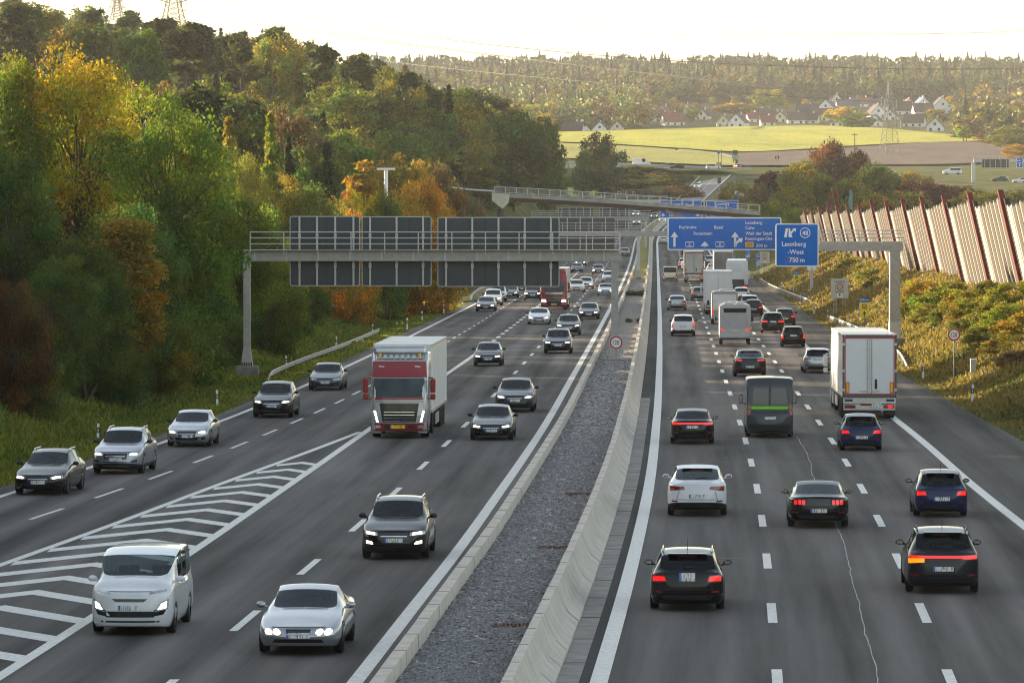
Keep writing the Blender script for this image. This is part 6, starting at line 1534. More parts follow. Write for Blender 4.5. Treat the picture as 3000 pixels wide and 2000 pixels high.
def proto(key):
    if key in PROT: return PROT[key]
    k, lod, sd = key
    if k in ('spruce','larch','pine'): r = conifer(k, 50+sd, .55 if lod == 'n' else .7, 1.6 if lod == 'n' else .8)
    else:
        nc, nl, sz = {'n': (100,520,.105), 'm': (64,130,.27), 'f': (40,56,.55)}[lod]
        if k == 'bush': sz *= 1.7
        r = broad(k, 10*sd+len(k), nc, nl, sz)
    PROT[key] = r; return r
NMS = {'round':'broadleaf_tree','tall':'broadleaf_tree','multi':'broadleaf_tree','column':'birch_tree','bush':'bush','spruce':'spruce_tree','pine':'pine_tree','larch':'larch_tree'}
CATS = {'round':'tree','tall':'tree','multi':'tree','column':'tree','bush':'bush','spruce':'tree','pine':'tree','larch':'tree'}
def tree_at(kind, lod, x, d, H, Wd, col, label, group, sd=None, sink=.1):
    sd = rnd.randint(1, 3) if sd is None else sd
    cm, tm, w_ = proto((kind, lod, sd)); z = G(x, d)-sink
    o = empty(NMS[kind], (x, d, z), rnd.uniform(0, 6.28), label, CATS[kind], group)
    o.scale = (Wd/w_, Wd/w_*rnd.uniform(.9,1.1), H/15.)
    c = link('crown', cm, o); c.color = (*col, 1); link('trunk', tm, o); return o
C_ = dict(green=(.108,.16,.020), dgreen=(.082,.122,.026), olive=(.17,.17,.032), yellow=(.36,.31,.020), lime=(.20,.23,.028), orange=(.38,.22,.026), rust=(.115,.058,.022), brown=(.145,.10,.045), pine=(.055,.075,.026), dred=(.085,.030,.026), gold=(.26,.19,.028), spruce=(.030,.045,.018))
def jit(c, s=.16): 
    k = 1+rnd.uniform(-s, s); return tuple(max(.004, v*k*(1+rnd.uniform(-s*.6, s*.6))) for v in c)
def tree_px(kind, lod, cx, top, d, w, col, label, group=None, base=None):
    """centre, top and width in the 2352 px view; base pixel row instead of a distance if known"""
    px, pt = cx*K, top*K
    if base is not None: d = hit(px, base*K).y
    x = (px-1500)/F*d; z0 = G(x, d); H = P(px, pt, d).z - z0
    return tree_at(kind, lod, x, d, max(H, 1.2), max(w*K*d/F, .8), jit(C_[col], .08), label, group)
GL = 'trees and bushes along the left verge'
for a in [   # front row, standing at the top of the grass verge (base row known)
 ('bush',34,650,None,130,'rust',945,'rust-red bush at the left edge of the picture above the grass verge'),
 ('multi',118,590,None,190,'dgreen',936,'dark green leafy tree between the rust-red bush and the yellow birch'),
 ('multi',196,540,None,200,'dgreen',930,'tall dark bushy tree just left of the yellow-orange birch'),
 ('column',285,505,None,150,'gold',925,'slender birch with hanging orange-yellow leaves above the verge'),
 ('bush',345,680,None,170,'olive',905,'olive bush below the yellow-orange birch'),
 ('bush',70,790,None,130,'olive',952,'low olive bush at the lower left edge above the grass'),
 ('bush',250,770,None,170,'dgreen',925,'low dark bush in front of the birch trunk'),
 ('bush',420,700,None,190,'dgreen',885,'dark bush in the middle of the left verge'),
 ('multi',462,560,None,150,'dgreen',866,'dark many-stemmed tree left of the gantry post'),
 ('tall',535,440,322,170,'green',None,'green leafy tree whose branches reach the left gantry post'),
 ('bush',520,735,318,100,'dgreen',None,'low dark bush at the foot of the left gantry post'),
 ('bush',622,600,350,130,'green',None,'green bush just right of the left gantry post'),
 ('bush',690,620,None,130,'dgreen',745,'dark bush under the leftmost grey sign back'),
 ('bush',750,640,None,120,'olive',722,'olive bush under the middle grey sign back'),
 ('bush',820,630,None,130,'dgreen',706,'dark bush between the middle and the wide sign back'),
 ('bush',905,610,None,120,'brown',690,'brownish bush below the gap right of the middle sign back'),
 ('bush',975,600,None,120,'olive',672,'olive bush behind the wide grey sign back'),
 ]: tree_px(a[0], 'n', a[1], a[2], a[3], a[4], a[5], a[7], GL, a[6])
for a in [   # second row behind
 ('tall',35,135,300,180,'lime','tall tree with bright yellow-green top at the upper left edge'),
 ('multi',20,330,262,200,'dgreen','dark tree filling the left edge below the bright top'),
 ('multi',190,118,300,270,'yellow','tall slim tree with glowing yellow crown, highest of the roadside trees'),
 ('tall',160,300,318,200,'olive','olive tree behind the glowing yellow one'),
 ('multi',400,212,282,290,'green','big fresh green ash tree in the middle of the left roadside trees'),
 ('tall',320,330,330,190,'yellow','yellow tree glowing through between the tall yellow tree and the green ash'),
 ('multi',450,400,292,180,'green','lower right half of the green roadside trees above the gantry post'),
 ('multi',300,470,268,220,'dgreen','dark tree behind the slender orange-yellow birch'),
 ('larch',527,245,430,110,'gold','tall yellowish larch rising behind the green ash tree'),
 ('larch',622,252,430,95,'lime','pale yellow slender larch right of the yellowish one'),
 ('spruce',662,300,450,90,'spruce','dark spruce behind the pale yellow larch'),
 ('spruce',752,305,470,120,'spruce','dark drooping spruce above the grey sign backs'),
 ('round',560,350,400,150,'olive','olive tree between the green ash and the larches'),
 ('bush',600,480,380,160,'lime','lime green bush above the left end of the gantry railing'),
 ('bush',685,430,430,180,'olive','grey-green round bush above the leftmost sign back'),
 ('bush',760,460,450,150,'olive','olive bush above the middle sign back'),
 ('round',640,400,440,130,'gold','golden brown tree behind the grey-green round bush'),
 ('column',830,372,520,75,'orange','orange slender tree left of the white T shaped mast'),
 ('bush',838,450,480,120,'yellow','yellow bush below the orange slender tree'),
 ('round',930,358,560,150,'gold','golden orange tree right of the white T shaped mast'),
 ('round',1000,372,600,110,'brown','pinkish brown tree right of the golden orange one'),
 ('bush',960,420,470,150,'orange','bright orange bush over the wide sign back'),
 ('bush',888,445,462,100,'green','green round bush amid the orange bushes'),
 ('bush',1010,470,480,90,'yellow','yellow bush at the right end of the orange bushes'),
 ('bush',800,480,440,110,'orange','orange bush over the middle sign back'),
 ('bush',1060,440,640,90,'brown','brown bush left of the footbridge end'),
 ('bush',1125,380,960,90,'olive','olive bush behind the left end of the footbridge'),
 ('column',1105,365,940,60,'olive','slender olive tree at the left end of the footbridge'),
 ]: tree_px(a[0], 'n' if a[3] < 480 else 'm', a[1], a[2], a[3], a[4], a[5], a[6], GL)
GH = 'trees on the wooded hill'
for a in [   # crowns that stand out on the hill
 ('round',935,205,1000,265,'green','huge green oak in front of the hill, widest crown above the orange bushes'),
 ('round',1150,258,960,210,'dgreen','broad dark green oak behind the left end of the footbridge'),
 ('round',1255,275,1010,80,'dgreen','dark tree at the right foot of the hill beside the yellow field'),
 ('tall',1090,205,1120,130,'pine','dark pine-green tree behind the two big oaks'),
 ('round',1065,250,1080,90,'rust','rust brown tree between the two big oaks'),
 ('round',520,130,1220,170,'green','light green rounded crown, left one of the light crowns on the hill'),
 ('round',600,118,1240,190,'green','light green rounded crown at the middle of the hillside'),
 ('round',690,140,1220,170,'green','light green crown right of the middle one on the hillside'),
 ('round',760,160,1200,150,'olive','olive crown at the right of the light green crowns'),
 ('round',760,210,1100,140,'green','green crown lower down between the light crowns and the huge oak'),
 ('round',840,170,1180,140,'green','fresh green crown above the huge oak'),
 ('round',480,190,1100,140,'dgreen','dark green crown at the left foot of the light crowns'),
 ('round',580,215,1050,170,'dgreen','dark green crown under the light green ones'),
 ('round',680,230,1020,150,'green','green crown above the dark spruce'),
 ('round',800,285,960,90,'brown','pinkish bare-looking tree left of the huge oak'),
 ('pine',832,128,1450,50,'pine','tall flat-topped pine on the skyline, left of the pair'),('pine',868,133,1430,52,'pine','tall flat-topped pine on the skyline, right of the pair'),
 ('larch',930,140,1380,70,'brown','bare brown larch standing alone on the skyline'),('round',895,160,1350,60,'rust','thin rust-coloured tree between the pines and the bare larch'),
 ('round',200,15,1680,90,'dgreen','dark oak on the skyline left of the small pylon'),('round',40,0,1600,170,'olive','large oak crown at the top left corner of the skyline'),
 ]: tree_px(a[0], 'm', a[1], a[2], a[3], a[4], a[5], a[6], GH)
# the rest of the wooded hill: individual trees, thicker where the slope faces the road
cnt = 0; tries = 0; placed = []
kinds = [('round','green'),('round','olive'),('pine','pine'),('pine','pine'),('spruce','spruce'),('tall','olive'),('round','dgreen'),('round','brown'),('tall','pine'),('pine','pine'),('round','olive'),('tall','green'),('spruce','spruce'),('tall','dgreen')]
LBL = {'green':'green broadleaf tree in the wooded hill above the motorway','olive':'olive broadleaf tree in the wooded hill above the motorway','pine':'dark pine-coloured tree in the wooded hill above the motorway','spruce':'dark spruce in the wooded hill above the motorway','dgreen':'dark green broadleaf tree in the wooded hill above the motorway','brown':'pale brown autumn tree in the wooded hill above the motorway','rust':'rust red autumn tree in the wooded hill above the motorway'}
for row in range(11):
    u0 = -150
    while u0 < 1640:
        u = u0 + rnd.uniform(-25, 25); f = (row + rnd.uniform(-.35,.35))/10
        d0 = np.interp(u, H0[:,0], H0[:,1]); dr = np.interp(u, HD[:,0], HD[:,1]); d = d0+40 + (dr-d0-30)*min(1, max(0, f))
        x = (u-1500)/F*d; lo = float(axis(d)+LF['L5'](min(d,1400)))-1-x
        u0 += 62 if row < 9 else 44
        if lo < 14: continue
        if (d < 620 and u > 700) or (u > 1470 and d < 970): continue
        k, c = rnd.choice(kinds)
        if u < 800 and row > 4 and rnd.random() < .35: k, c = 'pine', 'pine'
        H = rnd.uniform(12.5, 18) * (1.1 if k in ('pine','spruce') else 1); Wd = {'round': rnd.uniform(9,13), 'tall': rnd.uniform(7,10), 'pine': rnd.uniform(6,8), 'spruce': rnd.uniform(5,7)}[k]
        tree_at(k, 'm' if d < 1200 else 'f' if k not in ('pine','spruce') else 'm', x, d, H, Wd, jit(C_[c], .22), LBL[c], GH + ', ' + c); cnt += 1
print('hill trees', cnt)
# right side: trees and bushes between the motorway and the far road
GR = 'trees and bushes behind the right slope'
for a in [
 ('bush',1768,462,880,110,'lime','yellow-green bush beside the right end of the footbridge'),('round',1822,425,930,120,'olive','olive tree right of the footbridge end'),('round',1880,400,960,110,'dgreen','dark green tree in the clump behind the footbridge end'),
 ('round',1905,320,1080,110,'rust','tall russet tree on top of the clump right of the ramp'),('round',1965,345,1080,90,'rust','second russet tree, right of the tall one'),('round',1840,368,1060,110,'olive','olive tree at the left of the russet trees'),
 ('round',1950,412,960,110,'olive','olive tree below the russet trees'),('round',2008,375,1000,90,'dgreen','dark domed tree above the noise barrier start'),('bush',2010,445,900,100,'gold','golden bush above the start of the noise barrier'),
 ('bush',1935,470,850,100,'olive','olive bush behind the blue exit sign'),('bush',1860,480,860,110,'lime','bright bush directly above the wide blue sign'),('bush',1790,395,1100,110,'dred','dark reddish bush right of the ramp'),
 ('bush',1752,420,1000,70,'brown','brown bush between ramp and footbridge end'),('bush',2075,440,950,100,'olive','olive bush above the teal poles'),('bush',2110,418,1050,130,'dred','dark red bush on the far embankment'),
 ('bush',2180,425,1050,130,'dred','second dark red bush on the far embankment'),('bush',2245,440,1000,130,'olive','olive bush right of the dark red ones'),('bush',2150,470,900,150,'dgreen','dark bush below the dark red ones'),
 ('bush',2260,480,860,150,'brown','brown bush in front of the far embankment'),('bush',2330,500,820,120,'orange','orange bush over the noise barrier at the right edge'),('bush',2060,500,800,90,'gold','golden bush between the slanted and the teal poles'),
 ('bush',2040,390,1150,120,'olive','grey-olive bush below the brown field'),('bush',2090,395,1200,100,'gold','golden bush at the lower edge of the brown field'),('bush',2330,440,1000,90,'olive','olive bush below the far right road'),
 ('round',2330,290,1900,110,'olive','olive tree at the right end of the brown field'),('round',2290,300,2000,80,'rust','reddish tree at the right end of the yellow field'),('round',2345,330,1750,70,'orange','orange tree at the right picture edge above the far road'),
 ('bush',2210,316,2150,90,'rust','reddish bush by the corner of the yellow field'),
 ('multi',1390,335,1400,85,'pine','tall dark pine standing alone in front of the road bridge'),('round',1376,305,1440,75,'rust','reddish-topped tree behind the lone dark pine'),('bush',1345,345,1430,60,'dgreen','dark round bush left of the lone pine'),
 ('bush',1560,425,1380,90,'brown','brown bush beside the ramp'),('bush',1500,410,1590,150,'dgreen','dark hedge-like bush below the road bridge'),('bush',1610,412,1590,120,'dgreen','dark bush below the bridge near the ramp'),('bush',1440,440,1350,80,'olive','low olive bush at the far end of the yellow meadow'),
 ('bush',1330,400,1500,80,'olive','olive bush left of the lone pine below the bridge'),('bush',1250,400,1250,120,'green','green bush at the foot of the hill beside the yellow meadow'),('column',1180,370,1050,60,'lime','pale slender tree left of the yellow meadow'),
 ('bush',1690,420,1250,80,'olive','olive bush right of the ramp foot'),('bush',1480,435,1300,80,'brown','brownish bush behind the graffiti boards'),
 ]: tree_px(a[0], 'm', a[1], a[2], a[3], a[4], a[5], a[6], GR)
for i in range(34):   # scrub between the ramp, the far right road and the noise barrier
    px = rnd.uniform(1755, 2350); d = rnd.uniform(900, 1290); c = rnd.choice(['olive','dgreen','dred','brown','gold','olive'])
    x = (px*K-1500)/F*d; tree_at('bush', 'm', x, d, rnd.uniform(3, 6), rnd.uniform(6, 11), jit(C_[c], .15), {'olive':'olive','dgreen':'dark green','dred':'dark red','brown':'brown','gold':'golden'}[c]+' scrub bush on the far embankment right of the motorway', 'scrub bushes on the far embankment, '+c)
for i in range(16):
    px = rnd.uniform(1430, 1660)*K; h = hit(px, rnd.uniform(398, 432)*K, 1250, 1640); c = rnd.choice(['dgreen','olive','brown','dgreen'])
    if h and not (1975 < h.x/h.y*F+1500 < 2180): tree_at('bush', 'm', h.x, h.y, rnd.uniform(1.4, 2.8), rnd.uniform(6, 12), jit(C_[c], .15), {'olive':'olive','dgreen':'dark green','brown':'brown'}[c]+' low bush on the bank below the road bridge', 'low bushes below the road bridge, '+c)
# wood belt added behind roadside trees to keep the low sun off the carriageway
rng_ = np.random.RandomState(9); bv_ = []; bc_ = []
for k in range(640):
    d = 45+425*rng_.rand()**1.8 if k < 470 else rng_.uniform(110, 300); x = float(X('L5', max(50, d)))-rng_.uniform(17 if d > 200 else 7, 42) - (14 if k >= 470 else 0); near_ = 1500+x/d*F > -800; z = G(x, d); H = rng_.uniform(7.5, 10) if near_ else rng_.uniform(12, 17)
    cen = unit(rng_.normal(size=(26,3)))*[2.2,2.2,H*.42]*(.4+.6*rng_.rand(26,1))+[x, d, z+H*.5]
    V, c = leaves(cen, np.full((26,3), 1.1), 60 if near_ else 30, .2 if near_ else .48, rng_); bv_.append(V); bc_.append(c*np.array(jit(C_[['dgreen','green','olive'][k%3]], .15)))
V = np.concatenate(bv_); tag(link('added_shade_wood', np_mesh('added_shade_wood', V, quads(len(V)//4), LEAFS, np.concatenate(bc_))), kind='stuff')
# sunlit bushes on the right slope below the noise barrier
names = ['yellow-green','olive','golden']; k = 0
for i, (px, py, hh, wd, c) in enumerate([(2095,690,50,70,'lime'),(2120,700,60,80,'gold'),(2150,715,55,90,'lime'),(2180,700,60,80,'olive'),(2205,720,60,90,'lime'),(2235,735,60,90,'gold'),(2262,725,55,90,'lime'),(2290,745,60,100,'olive'),(2320,750,60,100,'lime'),(2345,770,60,100,'gold'),(2100,720,40,70,'olive'),(2140,735,45,80,'olive'),(2180,745,45,90,'olive'),(2230,765,45,90,'olive'),(2275,785,50,100,'olive'),(2320,805,50,100,'olive'),(2345,840,50,90,'brown'),(2000,640,30,50,'olive'),(2020,655,28,45,'dgreen'),(1985,625,25,40,'lime'),(1950,612,25,45,'olive'),(2060,690,28,40,'lime'),(1960,668,22,40,'dgreen'),(2330,700,60,90,'lime'),(2280,690,55,80,'olive')]):
    h = hit(px*K, py*K); 
    if h is None: continue
    kk = h.y/F*K
    tree_at('bush', 'm', h.x, h.y, hh*kk*1.15, wd*kk*1.1, jit(C_[c], .12), f"{ {'lime':'yellow-green','gold':'golden','olive':'olive','brown':'brown','dgreen':'dark green'}[c]} low bush on the slope below the noise barrier", 'low bushes below the noise barrier, ' + c, sink=.5)
# weeds in the median
for px, py, lb in ((1449,688,'dark green weed bush growing across the median before the far gravel bed'),(1472,688,'yellowish weed beside the dark green one in the median'),(1444,752,'small green weed at the left barrier of the median'),(1468,752,'small yellow-green weed in the median pavement')):
    d = droad(py*K); x = P(px*K, py*K, d).x; o = tree_at('bush', 'm', x, d, .55 if py < 700 else .35, 1.2 if py < 700 else .5, C_['dgreen' if 'dark' in lb else 'olive'], lb, 'weeds in the median'); o.location.z = float(zroad(d))+.42
# unseen trees added beyond the left picture edge to shade the road
for i in range(26):
    d = 48+i*9+rnd.uniform(-4,4) if i < 12 else 40+(i-12)*19; x = float(X('L5', max(50,d)))-(rnd.uniform(9,14) if i < 12 else rnd.uniform(23,30))
    tree_at(('tall','multi','round')[i%3], 'm', x, d, rnd.uniform(14,18), rnd.uniform(10,13), jit(C_['green']), 'roadside tree beyond the left edge of the picture', 'roadside trees beyond the picture edge')
# ------------------------------------------------------------------ grass on the verges
def grass(name, n, dfun, offr, side, cols, hmin, hmax, label_, dry):
    rng = np.random.RandomState(3 if side < 0 else 4)
    d = dfun(rng, n); o = offr[0]+(offr[1]-offr[0])*rng.rand(n)**.9
    x = (axis(d)+LF['L5'](d)-1.0-o) if side < 0 else (axis(d)+LF['RE'](d)+o)
    z = ground(x, d); base = np.stack([x, d, z], 1)
    patchy = .5+.5*np.sin(x*.8+1.7*np.sin(d*.11))*np.sin(d*.23+x*.3)
    h = (hmin+(hmax-hmin)*rng.rand(n))*(.5+.8*patchy)*np.clip(o/1.5, .35, 1)
    Vs = []; Cs = []
    for k in range(3):
        a = rng.rand(n)*6.28; w_ = (.018+.022*rng.rand(n))*(1+d/170); t = np.stack([np.cos(a), np.sin(a), 0*a], 1)*w_[:,None]
        off = np.stack([rng.normal(size=n)*.14, rng.normal(size=n)*.14, 0*a], 1)*(1+d[:,None]/300)
        lean = np.stack([rng.normal(size=n)*.35, rng.normal(size=n)*.35, np.ones(n)], 1)*h[:,None]
        b_ = base+off-[0,0,.04]
        Vs.append(np.stack([b_-t, b_+t, b_+t*.4+lean, b_-t*.4+lean], 1))
        ci = np.clip((patchy+rng.normal(size=n)*.25+dry(d, o))*len(cols), 0, len(cols)-1.001).astype(int)
        c = np.array(cols)[ci]*(.7+.6*rng.rand(n,1)); Cs.append(np.repeat(c, 4, 0))
    V = np.concatenate([v.reshape(-1,3) for v in Vs]); C = np.concatenate(Cs)
    tag(link(name, np_mesh(name, V, quads(len(V)//4), LEAFS, C)), kind='stuff')
grass('grass', 80000, lambda r, n: 95+430*r.rand(n)**1.5, (.1, 15), -1, [(.10,.145,.024),(.14,.18,.030),(.19,.20,.036),(.24,.21,.05)], .12, .36, '', lambda d, o: np.where(o < 1.5, .25, -.1))
grass('grass', 90000, lambda r, n: 150+560*r.rand(n)**1.3, (.1, 13), 1, [(.09,.095,.026),(.14,.125,.035),(.21,.165,.06),(.27,.205,.09)], .10, .34, '', lambda d, o: np.where(o < 2.5, .15, 0)+np.clip((d-230)/500, -.1, .35))
# ------------------------------------------------------------------ far country
def field(name, top, bot, m, rows=14, off=.7, dmin=1100):
    tf = pchip(top); bf = pchip(bot); xs = np.linspace(top[0][0], top[-1][0], 46); R_ = []
    for v in np.linspace(0, 1, rows):
        r = []
        for x in xs:
            y = float(bf(x))*(1-v)+float(tf(x))*v; h = hit(x*K, y*K, dmin, 3200)
            r.append((h.x, h.y, h.z+off))
        R_.append(r)
    return tag(link(name, grid_mesh(name, R_, m)), kind='structure')
def crop(name, c1, c2, c3, sc=.05, rowdir=.0, bump=.9):
    m, nt, b = nodes(name); L = nt.links.new
    tc = N(nt, 'ShaderNodeTexCoord'); mp = N(nt, 'ShaderNodeMapping'); mp.inputs['Scale'].default_value = (1, .22, 1); L(tc.outputs['Object'], mp.inputs['Vector'])
    n1 = N(nt, 'ShaderNodeTexNoise', i_Scale=sc, i_Detail=8.0, i_Roughness=.7); n2 = N(nt, 'ShaderNodeTexNoise', i_Scale=sc*14, i_Detail=6.0, i_Roughness=.8)
    for n in (n1, n2): L(mp.outputs[0], n.inputs['Vector'])
    r = ramp(nt, [(.3, c1), (.5, c2), (.7, c3)]); L(n1.outputs['Fac'], r.inputs['Fac'])
    r2 = ramp(nt, [(.25, (.6,.6,.6)), (.75, (1.35,1.35,1.3))]); L(n2.outputs['Fac'], r2.inputs['Fac'])
    mx = N(nt, 'ShaderNodeMixRGB', blend_type='MULTIPLY', i_0=1.0); L(r.outputs['Color'], mx.inputs[1]); L(r2.outputs['Color'], mx.inputs[2]); L(mx.outputs[0], b.inputs['Base Color'])
    b.inputs['Roughness'].default_value = .9; bp = N(nt, 'ShaderNodeBump', i_Strength=bump, i_Distance=.6); L(n2.outputs['Fac'], bp.inputs['Height']); L(bp.outputs['Normal'], b.inputs['Normal']); return m
MUST = crop('mustard_crop', (.22,.25,.006), (.36,.35,.008), (.46,.41,.010)); LAWN = crop('meadow', (.19,.20,.02), (.27,.26,.03), (.33,.30,.04)); PLOW = crop('ploughed_soil', (.06,.036,.026), (.09,.056,.040), (.13,.085,.058), .12)
BRIGHT = crop('bright_meadow', (.30,.33,.015), (.42,.43,.02), (.48,.47,.03))
field('yellow_field', [(1280,306),(1400,303),(1600,297),(1800,291),(2000,296),(2150,309),(2275,322)], [(1280,329),(1400,334),(1560,344),(1700,352),(1850,346),(2000,336),(2275,326)], MUST)
field('meadow_field', [(1280,332),(1400,337),(1560,348),(1660,360),(1690,372)], [(1280,366),(1400,372),(1560,380),(1660,384),(1690,384)], LAWN, rows=8)
field('brown_field', [(1695,355),(1850,349),(2000,339),(2200,329),(2330,332)], [(1695,384),(1850,384),(2000,382),(2200,380),(2330,372)], PLOW, rows=8)
field('bright_meadow', [(1185,421),(1250,423),(1330,427),(1410,432)], [(1185,449),(1250,452),(1330,455),(1410,458)], BRIGHT, rows=6, dmin=790, off=.25)
field('farm_track', [(1560,345.5),(1620,351),(1680,361),(1710,372)], [(1560,347.5),(1620,354),(1680,366),(1710,378)], mat('track', (.34,.30,.25), rough=.9), rows=3, off=.6)
# ------------------------------------------------------------------ village
WALLM = [mat('plaster_white', (.80,.78,.75), rough=.85, var=.06, scale=.5), mat('plaster_cream', (.70,.63,.50), rough=.85, var=.08, scale=.5), mat('plaster_grey', (.62,.60,.58), rough=.85, var=.08, scale=.5)]
ROOFM = [mat('roof_red', (.20,.070,.045), rough=.8, var=.2, scale=1.5, bump=.3, bscale=6), mat('roof_brown', (.095,.062,.050), rough=.8, var=.2, scale=1.5, bump=.3, bscale=6), mat('roof_dark', (.042,.040,.042), rough=.7, var=.2, scale=1.5, bump=.3, bscale=6), mat('solar_roof', (.10,.11,.14), rough=.12, metal=.3, var=.2, scale=1.2, coat=.8)]
WINM = mat('house_window', (.03,.035,.045), rough=.1, var=.4, scale=1, coat=.5)
RN = ['red','brown','dark','solar-panelled']
HS = [(2010,334,30,'g',2,0),(1911,356,60,'s',0,0),(1970,367,62,'s',0,0),(1680,389,60,'s',1,0),(1702,388,30,'g',2,0),(1755,383,36,'g',2,0),(1802,381,36,'g',1,1),(1668,377,38,'s',3,0),(2119,371,42,'g',2,1),(2164,371,56,'g',1,0),(2207,358,32,'s',0,0),(2248,369,42,'s',0,0),(2286,358,36,'g',1,1),(2332,362,50,'s',1,0),(2377,362,42,'s',2,1),(2248,348,48,'s',1,0),(2252,327,46,'s',3,0),(2167,336,48,'s',2,0),(2136,331,26,'g',2,0),
 (2365,342,60,'s',2,0),(2425,333,60,'g',2,0),(2482,331,64,'s',3,0),(2417,353,56,'s',1,1),(2453,369,36,'s',3,0),(2449,303,26,'g',0,0),(2506,309,34,'s',3,0),(2532,313,40,'s',0,0),(2567,344,54,'g',1,0),(2576,322,52,'s',3,0),(2566,369,38,'g',2,0),(2638,335,62,'s',2,0),(2703,338,58,'s',2,0),(2680,371,60,'s',1,0),(2701,313,38,'g',3,0),(2757,331,66,'g',2,0),(2740,384,40,'g',2,0),(2613,352,40,'g',1,0),(2660,318,36,'g',0,0),(1945,340,34,'g',0,1),(2060,350,30,'g',2,1)]
POS = ['']*len(HS)
def side_of(i):
    px = HS[i][0]; py = HS[i][1]
    near = min(range(len(HS)), key=lambda j: 1e9 if j == i else abs(HS[j][0]-px)+abs(HS[j][1]-py))
    q = HS[near]; return ('left' if q[0] > px else 'right') , q
for i, (px, by, wpx, ori, ro, wa) in enumerate(HS):
    h = hit(px, by, 1900, 3600); d = h.y; Wm = max(7.5, wpx*d/F*(.88 if ori == 'g' else 1.0)); 
    fw, dp = (Wm, Wm*1.15) if ori == 'g' else (Wm*1.0, Wm*.72)
    eave = max(3.2, (.36 if ori == 'g' else .27)*Wm); ridge = eave+(.50*Wm if ori == 'g' else .56*dp)
    sd, q = side_of(i)
    lb = f"{['white','cream','grey'][wa]} house with {RN[ro]} roof, " + ('gable in front' if ori == 'g' else 'roof side in front') + f", {sd} of a {RN[q[4]]} roofed one"
    o = empty('house', (h.x, d, h.z-(2.2 if px < 1850 else .9)), rnd.uniform(-.35,.35), lb, 'house', 'houses of the village beyond the field')
    hx, hy = fw/2, dp/2
    mb = MB(); mb.box((0,0,eave/2-.5), (fw,dp,eave+1))
    if ori == 'g': mb.add([(-hx,-hy,eave),(hx,-hy,eave),(0,-hy,ridge-.15)], [(0,1,2)]); mb.add([(-hx,hy,eave),(hx,hy,eave),(0,hy,ridge-.15)], [(2,1,0)])
    else: mb.add([(-hx,-hy,eave),(-hx,hy,eave),(-hx,0,ridge-.15)], [(0,1,2)]); mb.add([(hx,-hy,eave),(hx,hy,eave),(hx,0,ridge-.15)], [(2,1,0)])
    mb.build('wall', WALLM[wa], o)
    mb = MB(); ov = .5; t = .28; sl_ = (ridge-eave)/(hx if ori == 'g' else hy)
    for s in (-1, 1):
        if ori == 'g': mb.add([(0,-hy-ov,ridge),(0,hy+ov,ridge),(s*(hx+ov),hy+ov,eave-ov*sl_),(s*(hx+ov),-hy-ov,eave-ov*sl_),(0,-hy-ov,ridge+t),(0,hy+ov,ridge+t),(s*(hx+ov),hy+ov,eave-ov*sl_+t),(s*(hx+ov),-hy-ov,eave-ov*sl_+t)], [(0,1,2,3),(4,7,6,5),(0,3,7,4),(1,5,6,2),(3,2,6,7)])
        else: mb.add([(-hx-ov,0,ridge),(hx+ov,0,ridge),(hx+ov,s*(hy+ov),eave-ov*sl_),(-hx-ov,s*(hy+ov),eave-ov*sl_),(-hx-ov,0,ridge+t),(hx+ov,0,ridge+t),(hx+ov,s*(hy+ov),eave-ov*sl_+t),(-hx-ov,s*(hy+ov),eave-ov*sl_+t)], [(0,1,2,3),(4,7,6,5),(0,3,7,4),(1,5,6,2),(3,2,6,7)])
    rf = mb.build('roof', ROOFM[ro], o)
    mb = MB(); mb.box((hx*.3 if ori == 's' else hx*.25, hy*.2, ridge+.3), (.7,.7,1.8)); mb.build('chimney', WALLM[2], rf)
    n_ = max(2, int(fw/3.2))
    for k in range(n_):
        x = -hx+fw*(k+.5)/n_
        for z in ([1.6] if eave < 5 else [1.6, 4.3]): MB().box((x, -hy-.03, z), (1.2,.10,1.35)).build('window', WINM, o)
    if ori == 'g': MB().box((0, -hy-.03, eave+.22*Wm-.8), (1.3,.10,1.4)).build('window', WINM, o)
    elif ro != 3 and Wm > 9:
        for s in (-.25,.25): MB().box((fw*s, -hy*.5, (eave+ridge)/2+.25), (1.1,1.2,.1), rx=math.atan(sl_)).build('roof_window', ROOFM[3], rf)
# far cluster of roofs on the right
for k in range(9):
    h = hit(2845+18*k, 272+3*(k%3), 2500, 5200)
    if h is None: continue
    W_ = 12.; o = empty('house', (h.x, h.y, h.z), rnd.uniform(-.3,.3), 'small distant red roofed house in the row at the far right forest edge', 'house', 'distant houses at the far right')
    mb = MB(); mb.box((0,0,2.2), (W_,9,5)); mb.build('wall', WALLM[k%3], o); mb = MB(); mb.loft([[(-W_/2-.4,-5,4.6),(-W_/2-.4,0,8.6),(-W_/2-.4,5,4.6)],[(W_/2+.4,-5,4.6),(W_/2+.4,0,8.6),(W_/2+.4,5,4.6)]]); mb.build('roof', ROOFM[k%2], o)
